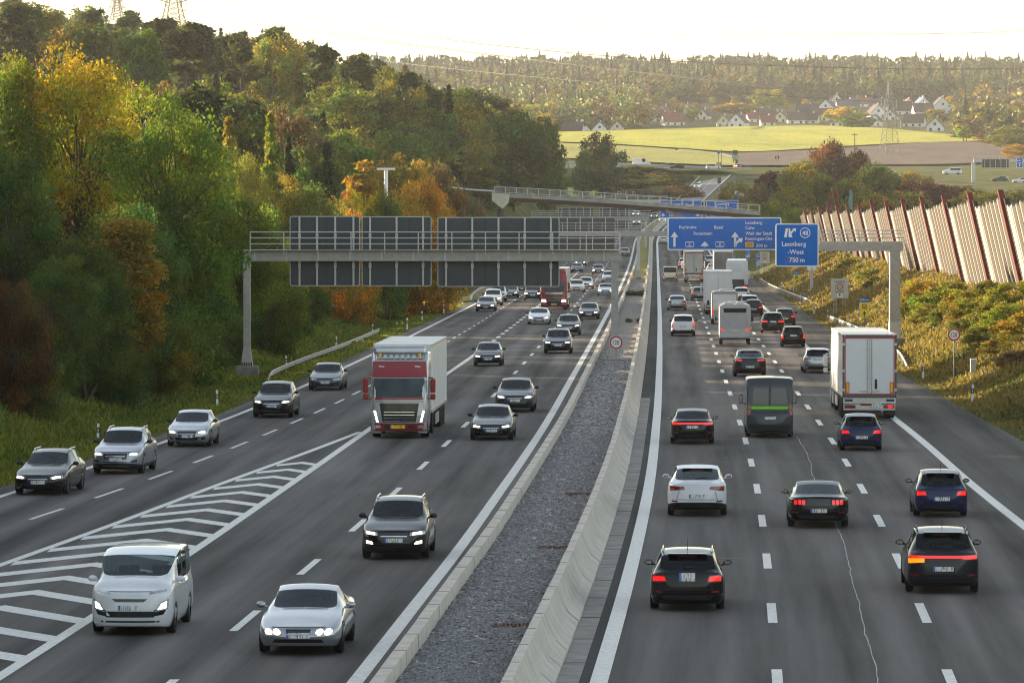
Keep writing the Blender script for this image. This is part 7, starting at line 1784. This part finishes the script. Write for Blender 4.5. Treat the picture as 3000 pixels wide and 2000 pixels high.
# trees between and around the houses
GV = 'trees in and around the village'
vk = [('round','olive'),('round','gold'),('round','yellow'),('tall','olive'),('round','brown'),('round','lime'),('round','green'),('spruce','spruce'),('tall','gold'),('pine','pine'),('round','orange')]
VN = {'olive':'olive','gold':'golden','yellow':'yellow','brown':'brownish','lime':'yellow-green','green':'green','spruce':'dark spruce','pine':'dark pine','orange':'orange','dgreen':'dark green'}
for a in [('round',1940,245,2700,90,'yellow','bright yellow tree in front of the houses, at the field edge'),('round',1975,262,2560,75,'dgreen','dark round tree right of the bright yellow one at the field edge'),('round',1760,205,3000,70,'lime','pale green tree above the village roofs'),('round',1690,235,2900,90,'gold','golden tree in the middle of the village'),('round',1400,212,3100,75,'yellow','yellow round tree left of the village'),('round',1440,225,3000,70,'lime','yellow-green tree left of the red roofed houses'),('round',1200,240,2450,120,'yellow','yellow tree beside the dark oak at the left end of the village'),('round',1150,225,2500,120,'brown','pinkish brown tree behind the wooded hill end')]:
    tree_px(a[0], 'f', a[1], a[2], a[3], a[4], a[5], a[6], GV)
for k in range(150):
    px = rnd.uniform(1560, 2990); py = rnd.uniform(285, 378) if px > 1800 else rnd.uniform(300, 392)
    if px > 2790: py = rnd.uniform(300, 420)
    h = hit(px, py, 2000, 4000)
    if h is None: continue
    if any(abs(px-q[0]) < q[2]*.6 and -4 < py-q[1] < 26 for q in HS): continue
    kd, c = rnd.choice(vk); c2 = c; H = rnd.uniform(5, 9.5)*(1.25 if kd in ('spruce','pine') else 1)
    if 2450 < px < 2760 and py < 310: kd, c2 = rnd.choice([('pine','pine'),('round','olive'),('round','dgreen')]); H = rnd.uniform(13,18)
    tree_at(kd, 'f' if kd not in ('spruce','pine') else 'm', h.x, h.y, H, H*{'round':.85,'tall':.6,'spruce':.36,'pine':.45}[kd], jit(C_[c2], .2), f'{VN[c2]} tree among the village houses beyond the yellow field', GV+', '+c2)
# ------------------------------------------------------------------ the far forest reads as one mass
def far_wood(name, n, region, kinds_, seed, Hr, dmin=2000, dmax=6500):
    rng = np.random.RandomState(seed); base = {}
    for kd in ('spruce','round'):
        if kd == 'spruce':
            q_ = []
            for z in np.linspace(.12,.93,9):
                r_ = .36*(1.02-z)
                for a in np.arange(6)*1.047+z*7:
                    rr_ = r_*(.75+.5*rng.rand()); u_ = np.array([math.cos(a), math.sin(a), 0]); v_ = np.array([-u_[1], u_[0], 0]); q_ += [np.array([0,0,z+.10]), u_*rr_*.6+v_*rr_*.45+[0,0,z+.01], u_*rr_+[0,0,z-.05], u_*rr_*.6-v_*rr_*.45+[0,0,z+.01]]
            V = np.array(q_); c = np.repeat(.7+.6*rng.rand(len(V)//4,1), 4, 0)*np.ones((1,3))
        else:
            cen = rng.normal(size=(14,3)); cen = unit(cen)*np.array([.34,.34,.34])*(.5+.5*rng.rand(14,1))+[0,0,.62]
            V, c = leaves(cen, np.full((14,3), .15), 7, .085, rng)
        base[kd] = (V, c)
    Vs, Cs = [], []
    i = 0; tr = 0
    while i < n and tr < n*3:
        tr += 1; px, py = region(rng); h = hit(px, py, dmin, dmax)
        if h is None: continue
        kd, col = kinds_[rng.randint(len(kinds_))]; V, c = base[kd]; H = Hr[0]+(Hr[1]-Hr[0])*rng.rand(); a = rng.rand()*6.28; ca, sa = math.cos(a), math.sin(a); w_ = H*(.9+.3*rng.rand())
        if kd == 'round': H *= .85
        Vs.append(np.stack([h.x+(V[:,0]*ca-V[:,1]*sa)*w_, h.y+(V[:,0]*sa+V[:,1]*ca)*w_, h.z-.5+V[:,2]*H], 1)); Cs.append(c*np.array(jit(C_[col], .2))); i += 1
    V = np.concatenate(Vs); tag(link(name, np_mesh(name, V, quads(len(V)//4), LEAFD, np.concatenate(Cs)*.85)), kind='stuff')
CON = [('spruce','spruce'),('round','pine'),('round','pine'),('round','dgreen'),('round','dgreen'),('round','olive')]
far_wood('far_forest', 3800, lambda r: (r.uniform(1050,3100), 238+64*r.rand()**1.2), CON+[('round','brown'),('round','gold')], 21, (17,26))
far_wood('ridge_forest', 520, lambda r: (r.uniform(1050,3100), r.uniform(240,252)), [('spruce','spruce'),('round','pine'),('round','dgreen'),('round','dgreen')], 22, (15,29))
far_wood('autumn_wood', 600, lambda r: (r.uniform(1200,1900), r.uniform(285,385)), [('round','olive'),('round','gold'),('round','brown'),('round','olive'),('spruce','spruce'),('round','dgreen'),('round','yellow'),('round','green')], 23, (13,21))
far_wood('autumn_wood', 200, lambda r: (r.uniform(2810,3150), r.uniform(285,420)), [('round','olive'),('round','dgreen'),('round','brown'),('spruce','pine'),('round','gold')], 24, (12,20), 1700)
# woods added behind the viewer to darken what paint and glass mirror
rng_ = np.random.RandomState(5); pv_ = []
for k in range(260):
    x_ = rng_.uniform(-260, 260); y_ = rng_.uniform(-340, -70); H_ = rng_.uniform(14, 24); c_ = rng_.normal(size=(30,3))*[3.2,3.2,H_*.24]+[x_, y_, float(zroad(45))+H_*.5]
    q_ = c_[:,None,:]+rng_.normal(size=(30,4,3))*1.4; pv_.append(q_.reshape(-1,3))
V = np.concatenate(pv_); tag(link('added_mirror_woods', np_mesh('added_mirror_woods', V, quads(len(V)//4), LEAFS, np.tile(np.array([[.05,.07,.02]]), (len(V),1)))), kind='stuff')
# tall single spruces breaking the skyline
for k, px in enumerate([1010*0+2065,2118,2135,2172,2200,2213,2230,2268,2285,2300,2361,2403,2502,2520,2540,1447,1622,1705,1790,1850]):
    h = hit(px, 243, 3000, 6000)
    if h is None: continue
    tp = [187,183,192,187,178,185,190,178,176,184,172,173,182,180,186,182,181,190,186,188][k]; H = max(14, P(px, tp, h.y).z-h.z)
    tree_at('spruce', 'm', h.x, h.y, H, H*.42, jit(C_['spruce'],.1), 'tall dark spruce breaking the far forest skyline', 'single spruces on the far skyline')
# ------------------------------------------------------------------ footbridge, d = 836 m
d = 836.; a = P(1448, 566, d); b = P(2225, 621, d)
o = empty('footbridge', (a.x, d, a.z), 0, 'slim concrete footbridge with railings crossing the motorway behind the sign gantries', 'bridge'); O = Vector(o.location)
n = 24; top = [a.lerp(b, t/n) - O for t in range(n+1)]; arch_ = [Vector((p.x, 0, p.z + .25*math.sin(math.pi*i/n))) for i, p in enumerate(top)]
mb = MB(); mb.loft([[(p.x,-1.5,p.z),(p.x,1.5,p.z),(p.x,1.5,p.z-.58),(p.x,-1.5,p.z-.58)] for p in arch_]); mb.build('deck', mat('bridge_concrete', (.30,.285,.255), rough=.85, var=.25, scale=.6), o)
mb = MB(); mb.loft([[(p.x,-1.0,p.z-.58),(p.x,1.0,p.z-.58),(p.x,.8,p.z-1.25),(p.x,-.8,p.z-1.25)] for p in arch_[2:]]); mb.build('girder', mat('girder_brown', (.075,.045,.04), rough=.6), o)
mb = MB()
for y in (-1.45, 1.45):
    mb.path([(p.x, y, p.z+1.1) for p in arch_], .05); mb.path([(p.x, y, p.z+.2) for p in arch_], .035)
    for i in range(n*1+1): mb.box((arch_[i].x, y, arch_[i].z+.55), (.10,.08,1.1))
mb.build('railing', GALVL, o)
def mesh_mat():
    m, nt, bs = nodes('railing_mesh'); bs.inputs['Base Color'].default_value = (.42,.42,.40,1); bs.inputs['Alpha'].default_value = .32; return m
mb = MB(); mb.ribbon([(p.x,-1.42,p.z+.2) for p in arch_[:10]], [(p.x,-1.42,p.z+1.08) for p in arch_[:10]]); mb.build('railing_infill', mesh_mat(), o)
p0 = arch_[0]; mb = MB(); mb.loft([[(p0.x-.4,-1.7,p0.z+.1),(p0.x+2.6,-1.7,p0.z-.2),(p0.x+2.4,-1.7,p0.z-1.6),(p0.x+1.4,-1.7,p0.z-2.6),(p0.x-.4,-1.7,p0.z-1.2)],[(p0.x-.4,1.7,p0.z+.1),(p0.x+2.6,1.7,p0.z-.2),(p0.x+2.4,1.7,p0.z-1.6),(p0.x+1.4,1.7,p0.z-2.6),(p0.x-.4,1.7,p0.z-1.2)]]); mb.build('abutment', CONC, o)
s0 = P(1948, 612, d)-O; s1 = P(2050, 650, d)-O; mb = MB(); mb.loft([[(s0.x,-.9,s0.z),(s0.x,.9,s0.z),(s0.x+.2,.9,s0.z-.5),(s0.x+.2,-.9,s0.z-.5)],[(s1.x,-.9,s1.z),(s1.x,.9,s1.z),(s1.x-.3,.9,s1.z-1.2),(s1.x-.3,-.9,s1.z-1.2)]]); mb.build('strut', CONC2, o)
gz = G(s1.x+O.x, d)-O.z; MB().box((s1.x-.1, 0, (s1.z-.8+gz)/2), (1.4,2.2,abs(s1.z-.8-gz)+.6)).build('pier', CONC2, o)
# guard rail and concrete drain edge left of the footbridge
mb = MB(); q0 = P(1320, 549, d-6); q1 = P(1446, 560, d-2); mb.path([q0, q0.lerp(q1,.5)+Vector((0,0,-.1)), q1], .16); tag(mb.build('guard_rail', GALVL), 'grey guard rail leading to the left end of the footbridge', 'guard rail')
# ------------------------------------------------------------------ road bridge and ramp, d = 1650 m
d = 1652.; pts = [P(x, y, d) for x, y in ((1575,477),(1640,480),(1760,485),(1900,490),(2060,496),(2140,500),(2200,498))]
o = empty('road_bridge', pts[0], 0, 'low road bridge with pale guard rails and graffiti on its abutment', 'bridge'); O = Vector(pts[0])
L_ = [p-O for p in pts]
mb = MB(); mb.loft([[(p.x,-4.5,p.z),(p.x,5,p.z),(p.x,5,p.z-1.25),(p.x,-4.5,p.z-1.25)] for p in L_]); mb.build('deck', CONC, o)
mb = MB()
for y in (-4.6, 5.1):
    for h_ in (.45,.8): mb.path([(p.x, y, p.z+h_) for p in L_], .2)
mb.build('guard_rail', GALVL, o)
w0 = P(1650, 528, d-3)-O; w1 = P(1704, 483, d-3)-O
mb = MB(); mb.add([(w0.x-2, -3, w1.z+1.0),(w1.x,-3,w1.z-.6),(w1.x,-3,w0.z-2),(w0.x+4.6,-3,w0.z),(w0.x-2, 1, w1.z+1.0),(w1.x,1,w1.z-.6),(w1.x,1,w0.z-2),(w0.x+4.6,1,w0.z)], [(0,1,2,3),(4,7,6,5),(1,5,6,2),(0,3,7,4)]); mb.build('abutment', CONC2, o)
mb = MB()
for k, (x, y, rx_, rz_) in enumerate(((1664,494,1.0,.6),(1672,499,1.3,.9),(1682,504,1.3,1.0),(1690,509,1.1,1.0),(1677,493,1.0,.4),(1687,498,.9,.6))):
    p = P(x, y, d-3)-O; slab(mb, [(p.x+rx_*math.cos(2*math.pi*i/12)*(1+.25*math.sin(i*2.3)), p.z+rz_*math.sin(2*math.pi*i/12)) for i in range(12)], -3.06-.004*k, -3.03)
mb.build('graffiti', mat('graffiti_white', (.66,.66,.64), rough=.6), o)
p = P(1722, 505, d-1)-O; MB().box((p.x, -.5, p.z), (4.2,1,5.5)).build('underpass_shade', mat('opening_shade', (.012,.012,.012), rough=.9), o)  # solid box whose dark colour paints the shade under the bridge
# ramp
RL = [(1990,592,1330),(2001,581,1370),(2024,556,1450),(2048,531,1540),(2069,510,1615),(2080,502,1640)]; RR = [(2059,592,1330),(2071,579,1370),(2101,551,1450),(2131,524,1540),(2153,503,1615),(2168,498,1640)]
rw_ = [[P(*l).lerp(P(*r), t) for t in np.linspace(0,1,8)] for l, r in zip(RL, RR)]
fine = []
for i in range(len(rw_)-1):
    for t in np.linspace(0,1,6)[:-1]: fine.append([a_.lerp(b_, t) for a_, b_ in zip(rw_[i], rw_[i+1])])
fine.append(rw_[-1])
tag(link('ramp_road', grid_mesh('ramp_road', [[tuple(v) for v in r] for r in fine], mat('far_asphalt', (.16,.145,.135), rough=.7, var=.12, scale=.3))), kind='structure')
mb = MB(); up = Vector((0,0,.06))
for j, w_ in ((0.04,.02),(.96,.02)): mb.ribbon([r[0].lerp(r[-1], j-w_)+up for r in fine], [r[0].lerp(r[-1], j+w_)+up for r in fine])
for i in range(0, len(fine)-1, 1):
    for s in (0,.5):
        r0, r1 = fine[i], fine[i+1]; c0 = r0[0].lerp(r0[-1],.46); c1 = r1[0].lerp(r1[-1],.46); e0 = r0[0].lerp(r0[-1],.49); e1 = r1[0].lerp(r1[-1],.49)
        mb.ribbon([c0.lerp(c1,s)+up, c0.lerp(c1,s+.25)+up], [e0.lerp(e1,s)+up, e0.lerp(e1,s+.25)+up])
structure(mb, 'ramp_marking', MARK)
mb = MB(); mb.path([r[0]+Vector((-.8,0,.55)) for r in fine], .14); tag(mb.build('guard_rail', GALV), 'dark guard rail along the left side of the ramp', 'guard rail')
# earth bank under the ramp
bank = [[r[0]+Vector((-9,-6,-5)), r[0]+Vector((-1.6,0,-.12)), r[-1]+Vector((1.6,0,-.12)), r[-1]+Vector((9,-6,-5))] for r in fine]
tag(link('ramp_bank', grid_mesh('ramp_bank', [[tuple(v) for v in r] for r in bank], mat('bank_grass', (.09,.085,.03), rough=.95, var=.35, scale=.4, bump=.6, bscale=2))), kind='structure')
def far_car(kind, col, px, py, d, rz, label, face='front', lit=False, group='vehicles on the bridge road and ramp', cat='car'):
    r_, p_ = build_car(kind, col, dict(face=face, far=True, lit=lit, name='van' if cat == 'van' else 'car')); q = P(px, py, d); r_.location = q; r_.rotation_euler = (0,0,rz); tag(r_, label, cat, group)
far_car('sedan', BLACK, 1643, 476, 1650, R(90), 'black car driving left over the road bridge, leftmost one'); far_car('hatch', BLACK, 1714, 479, 1650, R(90), 'black hatchback on the bridge left of the lone pine')
far_car('panelvan', WHITE, 1879, 487, 1650, R(-90), 'white delivery van seen from the side on the bridge road', cat='van'); far_car('hatch', BLACK, 1958, 490, 1653, R(90), 'dark car, left one of the two close together on the bridge road'); far_car('sedan', BLACK, 1983, 494, 1648, R(90), 'dark car, right one of the two close together on the bridge road')
far_car('minivan', WHITE, 2091, 497, 1646, R(-90), 'white passenger van waiting at the traffic lights above the ramp', cat='van'); far_car('hatch', RED, 2160, 493, 1655, R(20), 'reddish car at the right end of the bridge road', face='rear')
far_car('suv', WHITE, 2044, 552, 1475, R(170), 'white car driving down the ramp', lit='w'); far_car('panelvan', WHITE, 2009, 584, 1385, R(170), 'white van at the lower end of the ramp', cat='van')
far_car('hatch', SILV, 2602, 513, 1330, R(80), 'silver car on the far right road, left one', group='vehicles on the far right road'); far_car('hatch', BLUEG, 2930, 532, 1330, R(75), 'blue-grey car on the far right road', group='vehicles on the far right road'); far_car('minivan', WHITE, 2790, 512, 1340, R(85), 'white van on the far right road', group='vehicles on the far right road', cat='van'); far_car('hatch', WHITE, 2990, 536, 1320, R(75), 'white car at the right picture edge on the far road', group='vehicles on the far right road')
rr_ = [P(2560,512,1335),P(2700,514,1335),P(2850,522,1325),P(3100,548,1310)]
tag(link('far_road', grid_mesh('far_road', [[tuple(p+Vector((0,y,0))) for p in rr_] for y in (-5,5)], mat('far_asphalt', (.16,.145,.135)))), kind='structure')
# car transporter beside the exit sign
o = empty('car_transporter', P(2185, 606, 1330), 0, 'white car transporter with cars on two decks behind the Ausfahrt sign', 'lorry')
mb = MB()
for z in (1.0, 2.6, 4.0): mb.box((0,0,z), (5.6,2.4,.16))
for x in (-2.7,0,2.7): mb.box((x,-1.15,2.2), (.14,.14,3.8)); mb.box((x,1.15,2.2), (.14,.14,3.8))
mb.build('frame', WHT, o)
for k in range(4): add_wheel(o, -2.2+k*1.4, -1.0, .45, .3)
MB().box((0,0,.7), (5.4,1.2,.4)).build('chassis', STEEL, o)
for z in (1.35, 2.95):
    for x in (-1.35, 1.35): mb = MB(); mb.loft([[(x+u, -.85, z-.3),(x+u,.85,z-.3),(x+u,.7,z+hh),(x+u,-.7,z+hh)] for u, hh in ((-1.2,.3),(-.7,.42),(-.3,.95),(.5,.95),(.9,.5),(1.2,.4))], smooth=True); tag(mb.build('car', paint(*(SILV if z < 2 else WHITE)), loc=Vector(o.location)), f"{'silver' if z < 2 else 'white'} car loaded on the {'lower' if z < 2 else 'upper'} deck of the transporter", 'car', 'cars loaded on the transporter')
# far right gantry with blue sign, and signal masts
d = 1300.; a = P(2852, 512, d); b = P(3040, 512, d); zt = P(2900, 467, d).z; zb_ = P(2900, 476, d).z
g = empty('sign_gantry', (a.x, d, a.z), 0, 'distant gantry with a grey sign back above the far right road', 'gantry'); MB().box(((b.x-a.x)/2, 0, (zt+zb_)/2-a.z), (b.x-a.x,.8,zt-zb_)).build('beam', GALVL, g)
for x in (0, b.x-a.x): MB().box((x, 0, (zb_-a.z)/2-1), (.9,.6,zb_-a.z+2)).build('post', GALVL, g)
railing(g, 0, b.x-a.x, zt-a.z, .9, -.5, 1.6, r=.05); back_board(d-.5, 2877, 466, 2956, 492, [.1,.3,.5,.7,.9], 'dark grey sign back on the distant right gantry')
o, f, k = board('direction_sign', d-.9, 2977, 463, 2997, 492, 'small blue sign on the distant gantry at the right picture edge', 'sign', BLUE, r=.1, bw=.1); mb = MB(); a_ = f(2987,488); b_ = f(2987,481); arrow_up(mb, a_[0], a_[1], b_[1], .15, .5, y=-.02)
for x in (-.45,.05): mb.box((x, -.02, 1.9), (.3,.012,.3))
mb.box((0,-.02,1.2), (1.0,.012,.18)); mb.build('lettering', WHT, o)
for k, (px, y0, y1, nm) in enumerate(((2105,441,498,'traffic light mast with blue plate at the top of the ramp'),(2154,440,486,'mast with square grey sign backs and signal above the ramp'),(2113,437,492,'thin lamp mast behind the traffic light at the ramp'),(2276,443,470,'traffic signals on a mast in front of the brown field'))):
    a = P(px, y1, 1640); b = P(px, y0, 1640); o = empty('traffic_light', a, 0, nm, 'traffic light', 'signal masts at the ramp'); H_ = b.z-a.z; MB().tube((0,0,-.3), (0,0,H_), .10).build('pole', STEEL, o)
    if k != 2:
        for s in (-.5,.5):
            MB().box((s, 0, H_*.32), (.38,.3,1.05), bev=.05).build('signal_head', BLK, o)
        if k == 1: MB().box((0,-.05,H_*.85), (1.5,.08,1.5)).build('sign_plate', SLATE, o); MB().box((0,-.05,H_*.56), (2.2,.08,1.3)).build('sign_plate', GALV, o)
        if k == 0: MB().box((0,-.1,H_*.9), (.9,.1,.9)).build('sign_plate', BLUE, o)
for k, (x0, y0, x1, y1) in enumerate(((2007,517,2018,535),(2102,520,2113,537),(2045,568,2057,584))):
    d = 1400+40*k; a = P(x0, y1, d); b = P(x1, y0, d); o = empty('sign_board', (a.x, d, a.z), 0, ['dark back of a sign left of the ramp','dark back of a sign on the right side of the ramp','dark back of a sign at the lower end of the ramp'][k], 'sign', 'dark sign backs along the ramp')
    MB().box(((b.x-a.x)/2, 0, (b.z-a.z)/2), (b.x-a.x,.08,b.z-a.z)).build('sheet', SLATE, o); MB().tube(((b.x-a.x)/2, .08, -2.2), ((b.x-a.x)/2, .08, b.z-a.z), .07).build('post', GALV, o)
# raised hide beside the meadow
a = P(1617, 547, 1330); o = empty('hunting_stand', a, .2, 'small dark wooden raised hide behind the bright meadow', 'hut'); WOOD = mat('dark_wood', (.045,.035,.028), rough=.9, var=.3)
for sx in (-1,1):
    for sy in (-1,1): MB().tube((sx*1.0, sy*1.0, -.5), (sx*.75, sy*.75, 2.2), .09).build('leg', WOOD, o)
MB().box((0,0,2.8), (1.8,1.8,1.4), bev=.03).build('cabin', WOOD, o); MB().box((0,0,3.6), (2.2,2.2,.15), rx=.1).build('roof', WOOD, o); MB().box((0,-.93,3.05), (1.2,.04,.4)).build('window_slot', BLK, o)
# wooden power pole, walker
a = hit(2504, 446, 1500, 2400); tp = P(2504, 391, a.y); o = empty('power_pole', a, 0, 'wooden power pole with crossarm at the edge of the brown field', 'pole'); MB().tube((0,0,-.5), (0,0,tp.z-a.z), .2, .14).build('pole', WOOD, o); MB().box((0,0,tp.z-a.z-.5), (2.4,.2,.22)).build('crossarm', WOOD, o)
h = hit(1981, 446, 1500, 2600); bm = bmesh.new()
jt = [((0,0,.95),.15),((0,0,1.25),.17),((0,0,1.48),.09),((0,.02,1.62),.10),((0,.02,1.74),.09),((.10,0,.90),.10),((.13,.12,.48),.075),((.13,.02,.05),.06),((.13,.16,.03),.05),((-.10,0,.90),.10),((-.13,-.15,.50),.075),((-.13,-.30,.10),.06),((-.13,-.16,.05),.05),((.21,0,1.40),.08),((.27,-.12,1.12),.055),((.26,.02,.88),.045),((-.21,0,1.40),.08),((-.27,.12,1.12),.055),((-.25,.24,.90),.045)]
sk = bm.verts.layers.skin.verify(); vs = [bm.verts.new(p) for p, r in jt]
for a_, b_ in ((0,1),(1,2),(2,3),(3,4),(0,5),(5,6),(6,7),(7,8),(0,9),(9,10),(10,11),(11,12),(1,13),(13,14),(14,15),(1,16),(16,17),(17,18)): bm.edges.new((vs[a_], vs[b_]))
for v, (p, r) in zip(vs, jt): v[sk].radius = (r, r)
vs[0][sk].use_root = True
me = bpy.data.meshes.new('person'); bm.to_mesh(me); bm.free(); me.materials.append(mat('dark_clothes', (.02,.02,.025), rough=.9)); o = link('person', me, None, h); o.modifiers.new('skin', 'SKIN'); o.modifiers.new('sub', 'SUBSURF').levels = 1
tag(o, 'tiny person in dark clothes walking on the track along the yellow field', 'person')
# ------------------------------------------------------------------ pylons and power lines
PYL = mat('pylon_steel', (.10,.10,.10), rough=.6, metal=.3, var=.1)
def pylon(px, ytop, ybase, d, arms, label, wb=6.0, r=.12):
    a = P(px, ybase, d); H_ = P(px, ytop, d).z-a.z; o = empty('pylon', a, .35, label, 'pylon', 'lattice power pylons'); mb = MB(); n = 10
    wd = lambda t: wb/2*(1-t)**1.15+.45
    for i in range(n):
        t0, t1 = i/n, (i+1)/n
        for sx, sy in ((-1,-1),(1,-1),(1,1),(-1,1)):
            mb.tube((sx*wd(t0), sy*wd(t0), H_*t0), (sx*wd(t1), sy*wd(t1), H_*t1), r, n=4)
        for (s0, s1) in (((-1,-1),(1,-1)),((1,-1),(1,1)),((1,1),(-1,1)),((-1,1),(-1,-1))):
            mb.tube((s0[0]*wd(t0), s0[1]*wd(t0), H_*t0), (s1[0]*wd(t1), s1[1]*wd(t1), H_*t1), r*.6, n=4); mb.tube((s1[0]*wd(t0), s1[1]*wd(t0), H_*t0), (s0[0]*wd(t1), s0[1]*wd(t1), H_*t1), r*.6, n=4)
    mb.build('tower', PYL, o)
    for t, w_ in arms:
        mb = MB(); z = H_*t
        for s in (-1, 1):
            mb.tube((s*wd(t), 0, z-1.2), (s*w_/2, 0, z), r*.9, n=4); mb.tube((s*wd(t), 0, z+.6), (s*w_/2, 0, z), r*.9, n=4)
            for q in (.35,.68): mb.tube((s*(wd(t)+(w_/2-wd(t))*q), 0, z-1.2*(1-q)), (s*(wd(t)+(w_/2-wd(t))*q), 0, z+.6*(1-q)), r*.6, n=4)
        am = mb.build('crossarm', PYL, o)
        for s in (-1, 1):
            for q in (.62, 1.0): MB().tube((s*w_/2*q, 0, z-.1), (s*w_/2*q, 0, z-3.2), .16, n=5).build('insulator', PYL, am)
    return o
pylon(508, -70, 78, 2150, [(.52,12),(.80,9)], 'big pylon cut by the top edge of the picture on the wooded hill', 8.5, .26)
pylon(343, -18, 60, 2600, [(.50,9),(.75,6)], 'small pylon behind the wooded hill, left of the big one', 5.5, .24)
pylon(2606, 238, 455, 1820, [(.49,9),(.76,6)], 'slim lattice pylon standing at the edge of the brown field in front of the village', 5.0, .10)
WIRE = mat('cable', (.06,.06,.055), rough=.6)
def cable(pts, label, r=.05):
    r *= 2.0
    (x0,y0,d0),(xm,ym,dm_),(x1,y1,d1) = pts; a, m_, b = P(x0,y0,d0), P(xm,ym,dm_), P(x1,y1,d1); L_ = []
    for i in range(41):
        t = i/40; L_.append(a*(1-t)*(1-2*t) + m_*4*t*(1-t) + b*t*(2*t-1))
    mb = MB(); mb.path(L_, r, n=4); tag(mb.build('power_line', WIRE), label, 'power line', 'overhead power lines')
cable([(532,30,2150),(1270,138,1950),(2300,262,1800)], 'lower thick power line running down from the big pylon past the forest', .10); cable([(532,38,2150),(1270,143,1960),(2300,255,1810)], 'second lower power line close below the thick one', .07)
cable([(630,0,2150),(1700,158,1950),(3010,200,1900)], 'upper power line crossing the whole sky', .08); cable([(700,0,2150),(1700,151,1960),(3010,206,1900)], 'thin companion of the upper power line crossing the sky', .045)
cable([(860,0,2100),(1800,95,2000),(3010,90,1900)], 'faint high power line in the middle of the sky', .04); cable([(1170,0,2100),(2000,84,2000),(3010,94,1900)], 'faintest power line in the upper right sky', .035)
cable([(1010,165,2100),(1700,238,1900),(2600,300,1820)], 'power line crossing in front of the far forest', .06)
# ------------------------------------------------------------------ haze
mb = MB(); mb.box((-200, 3500, 45), (15000, 8400, 240)); hz = mb.mesh([bpy.data.materials.new('haze')], 'haze'); hm = hz.materials[0]; hm.use_nodes = True
nt_ = hm.node_tree; nt_.nodes.remove(nt_.nodes['Principled BSDF']); pv = nt_.nodes.new('ShaderNodeVolumePrincipled'); pv.inputs['Density'].default_value = .00005; pv.inputs['Color'].default_value = (.95,.93,.88,1); pv.inputs['Anisotropy'].default_value = .0
nt_.links.new(pv.outputs[0], nt_.nodes['Material Output'].inputs['Volume']); tag(link('haze', hz), kind='stuff')
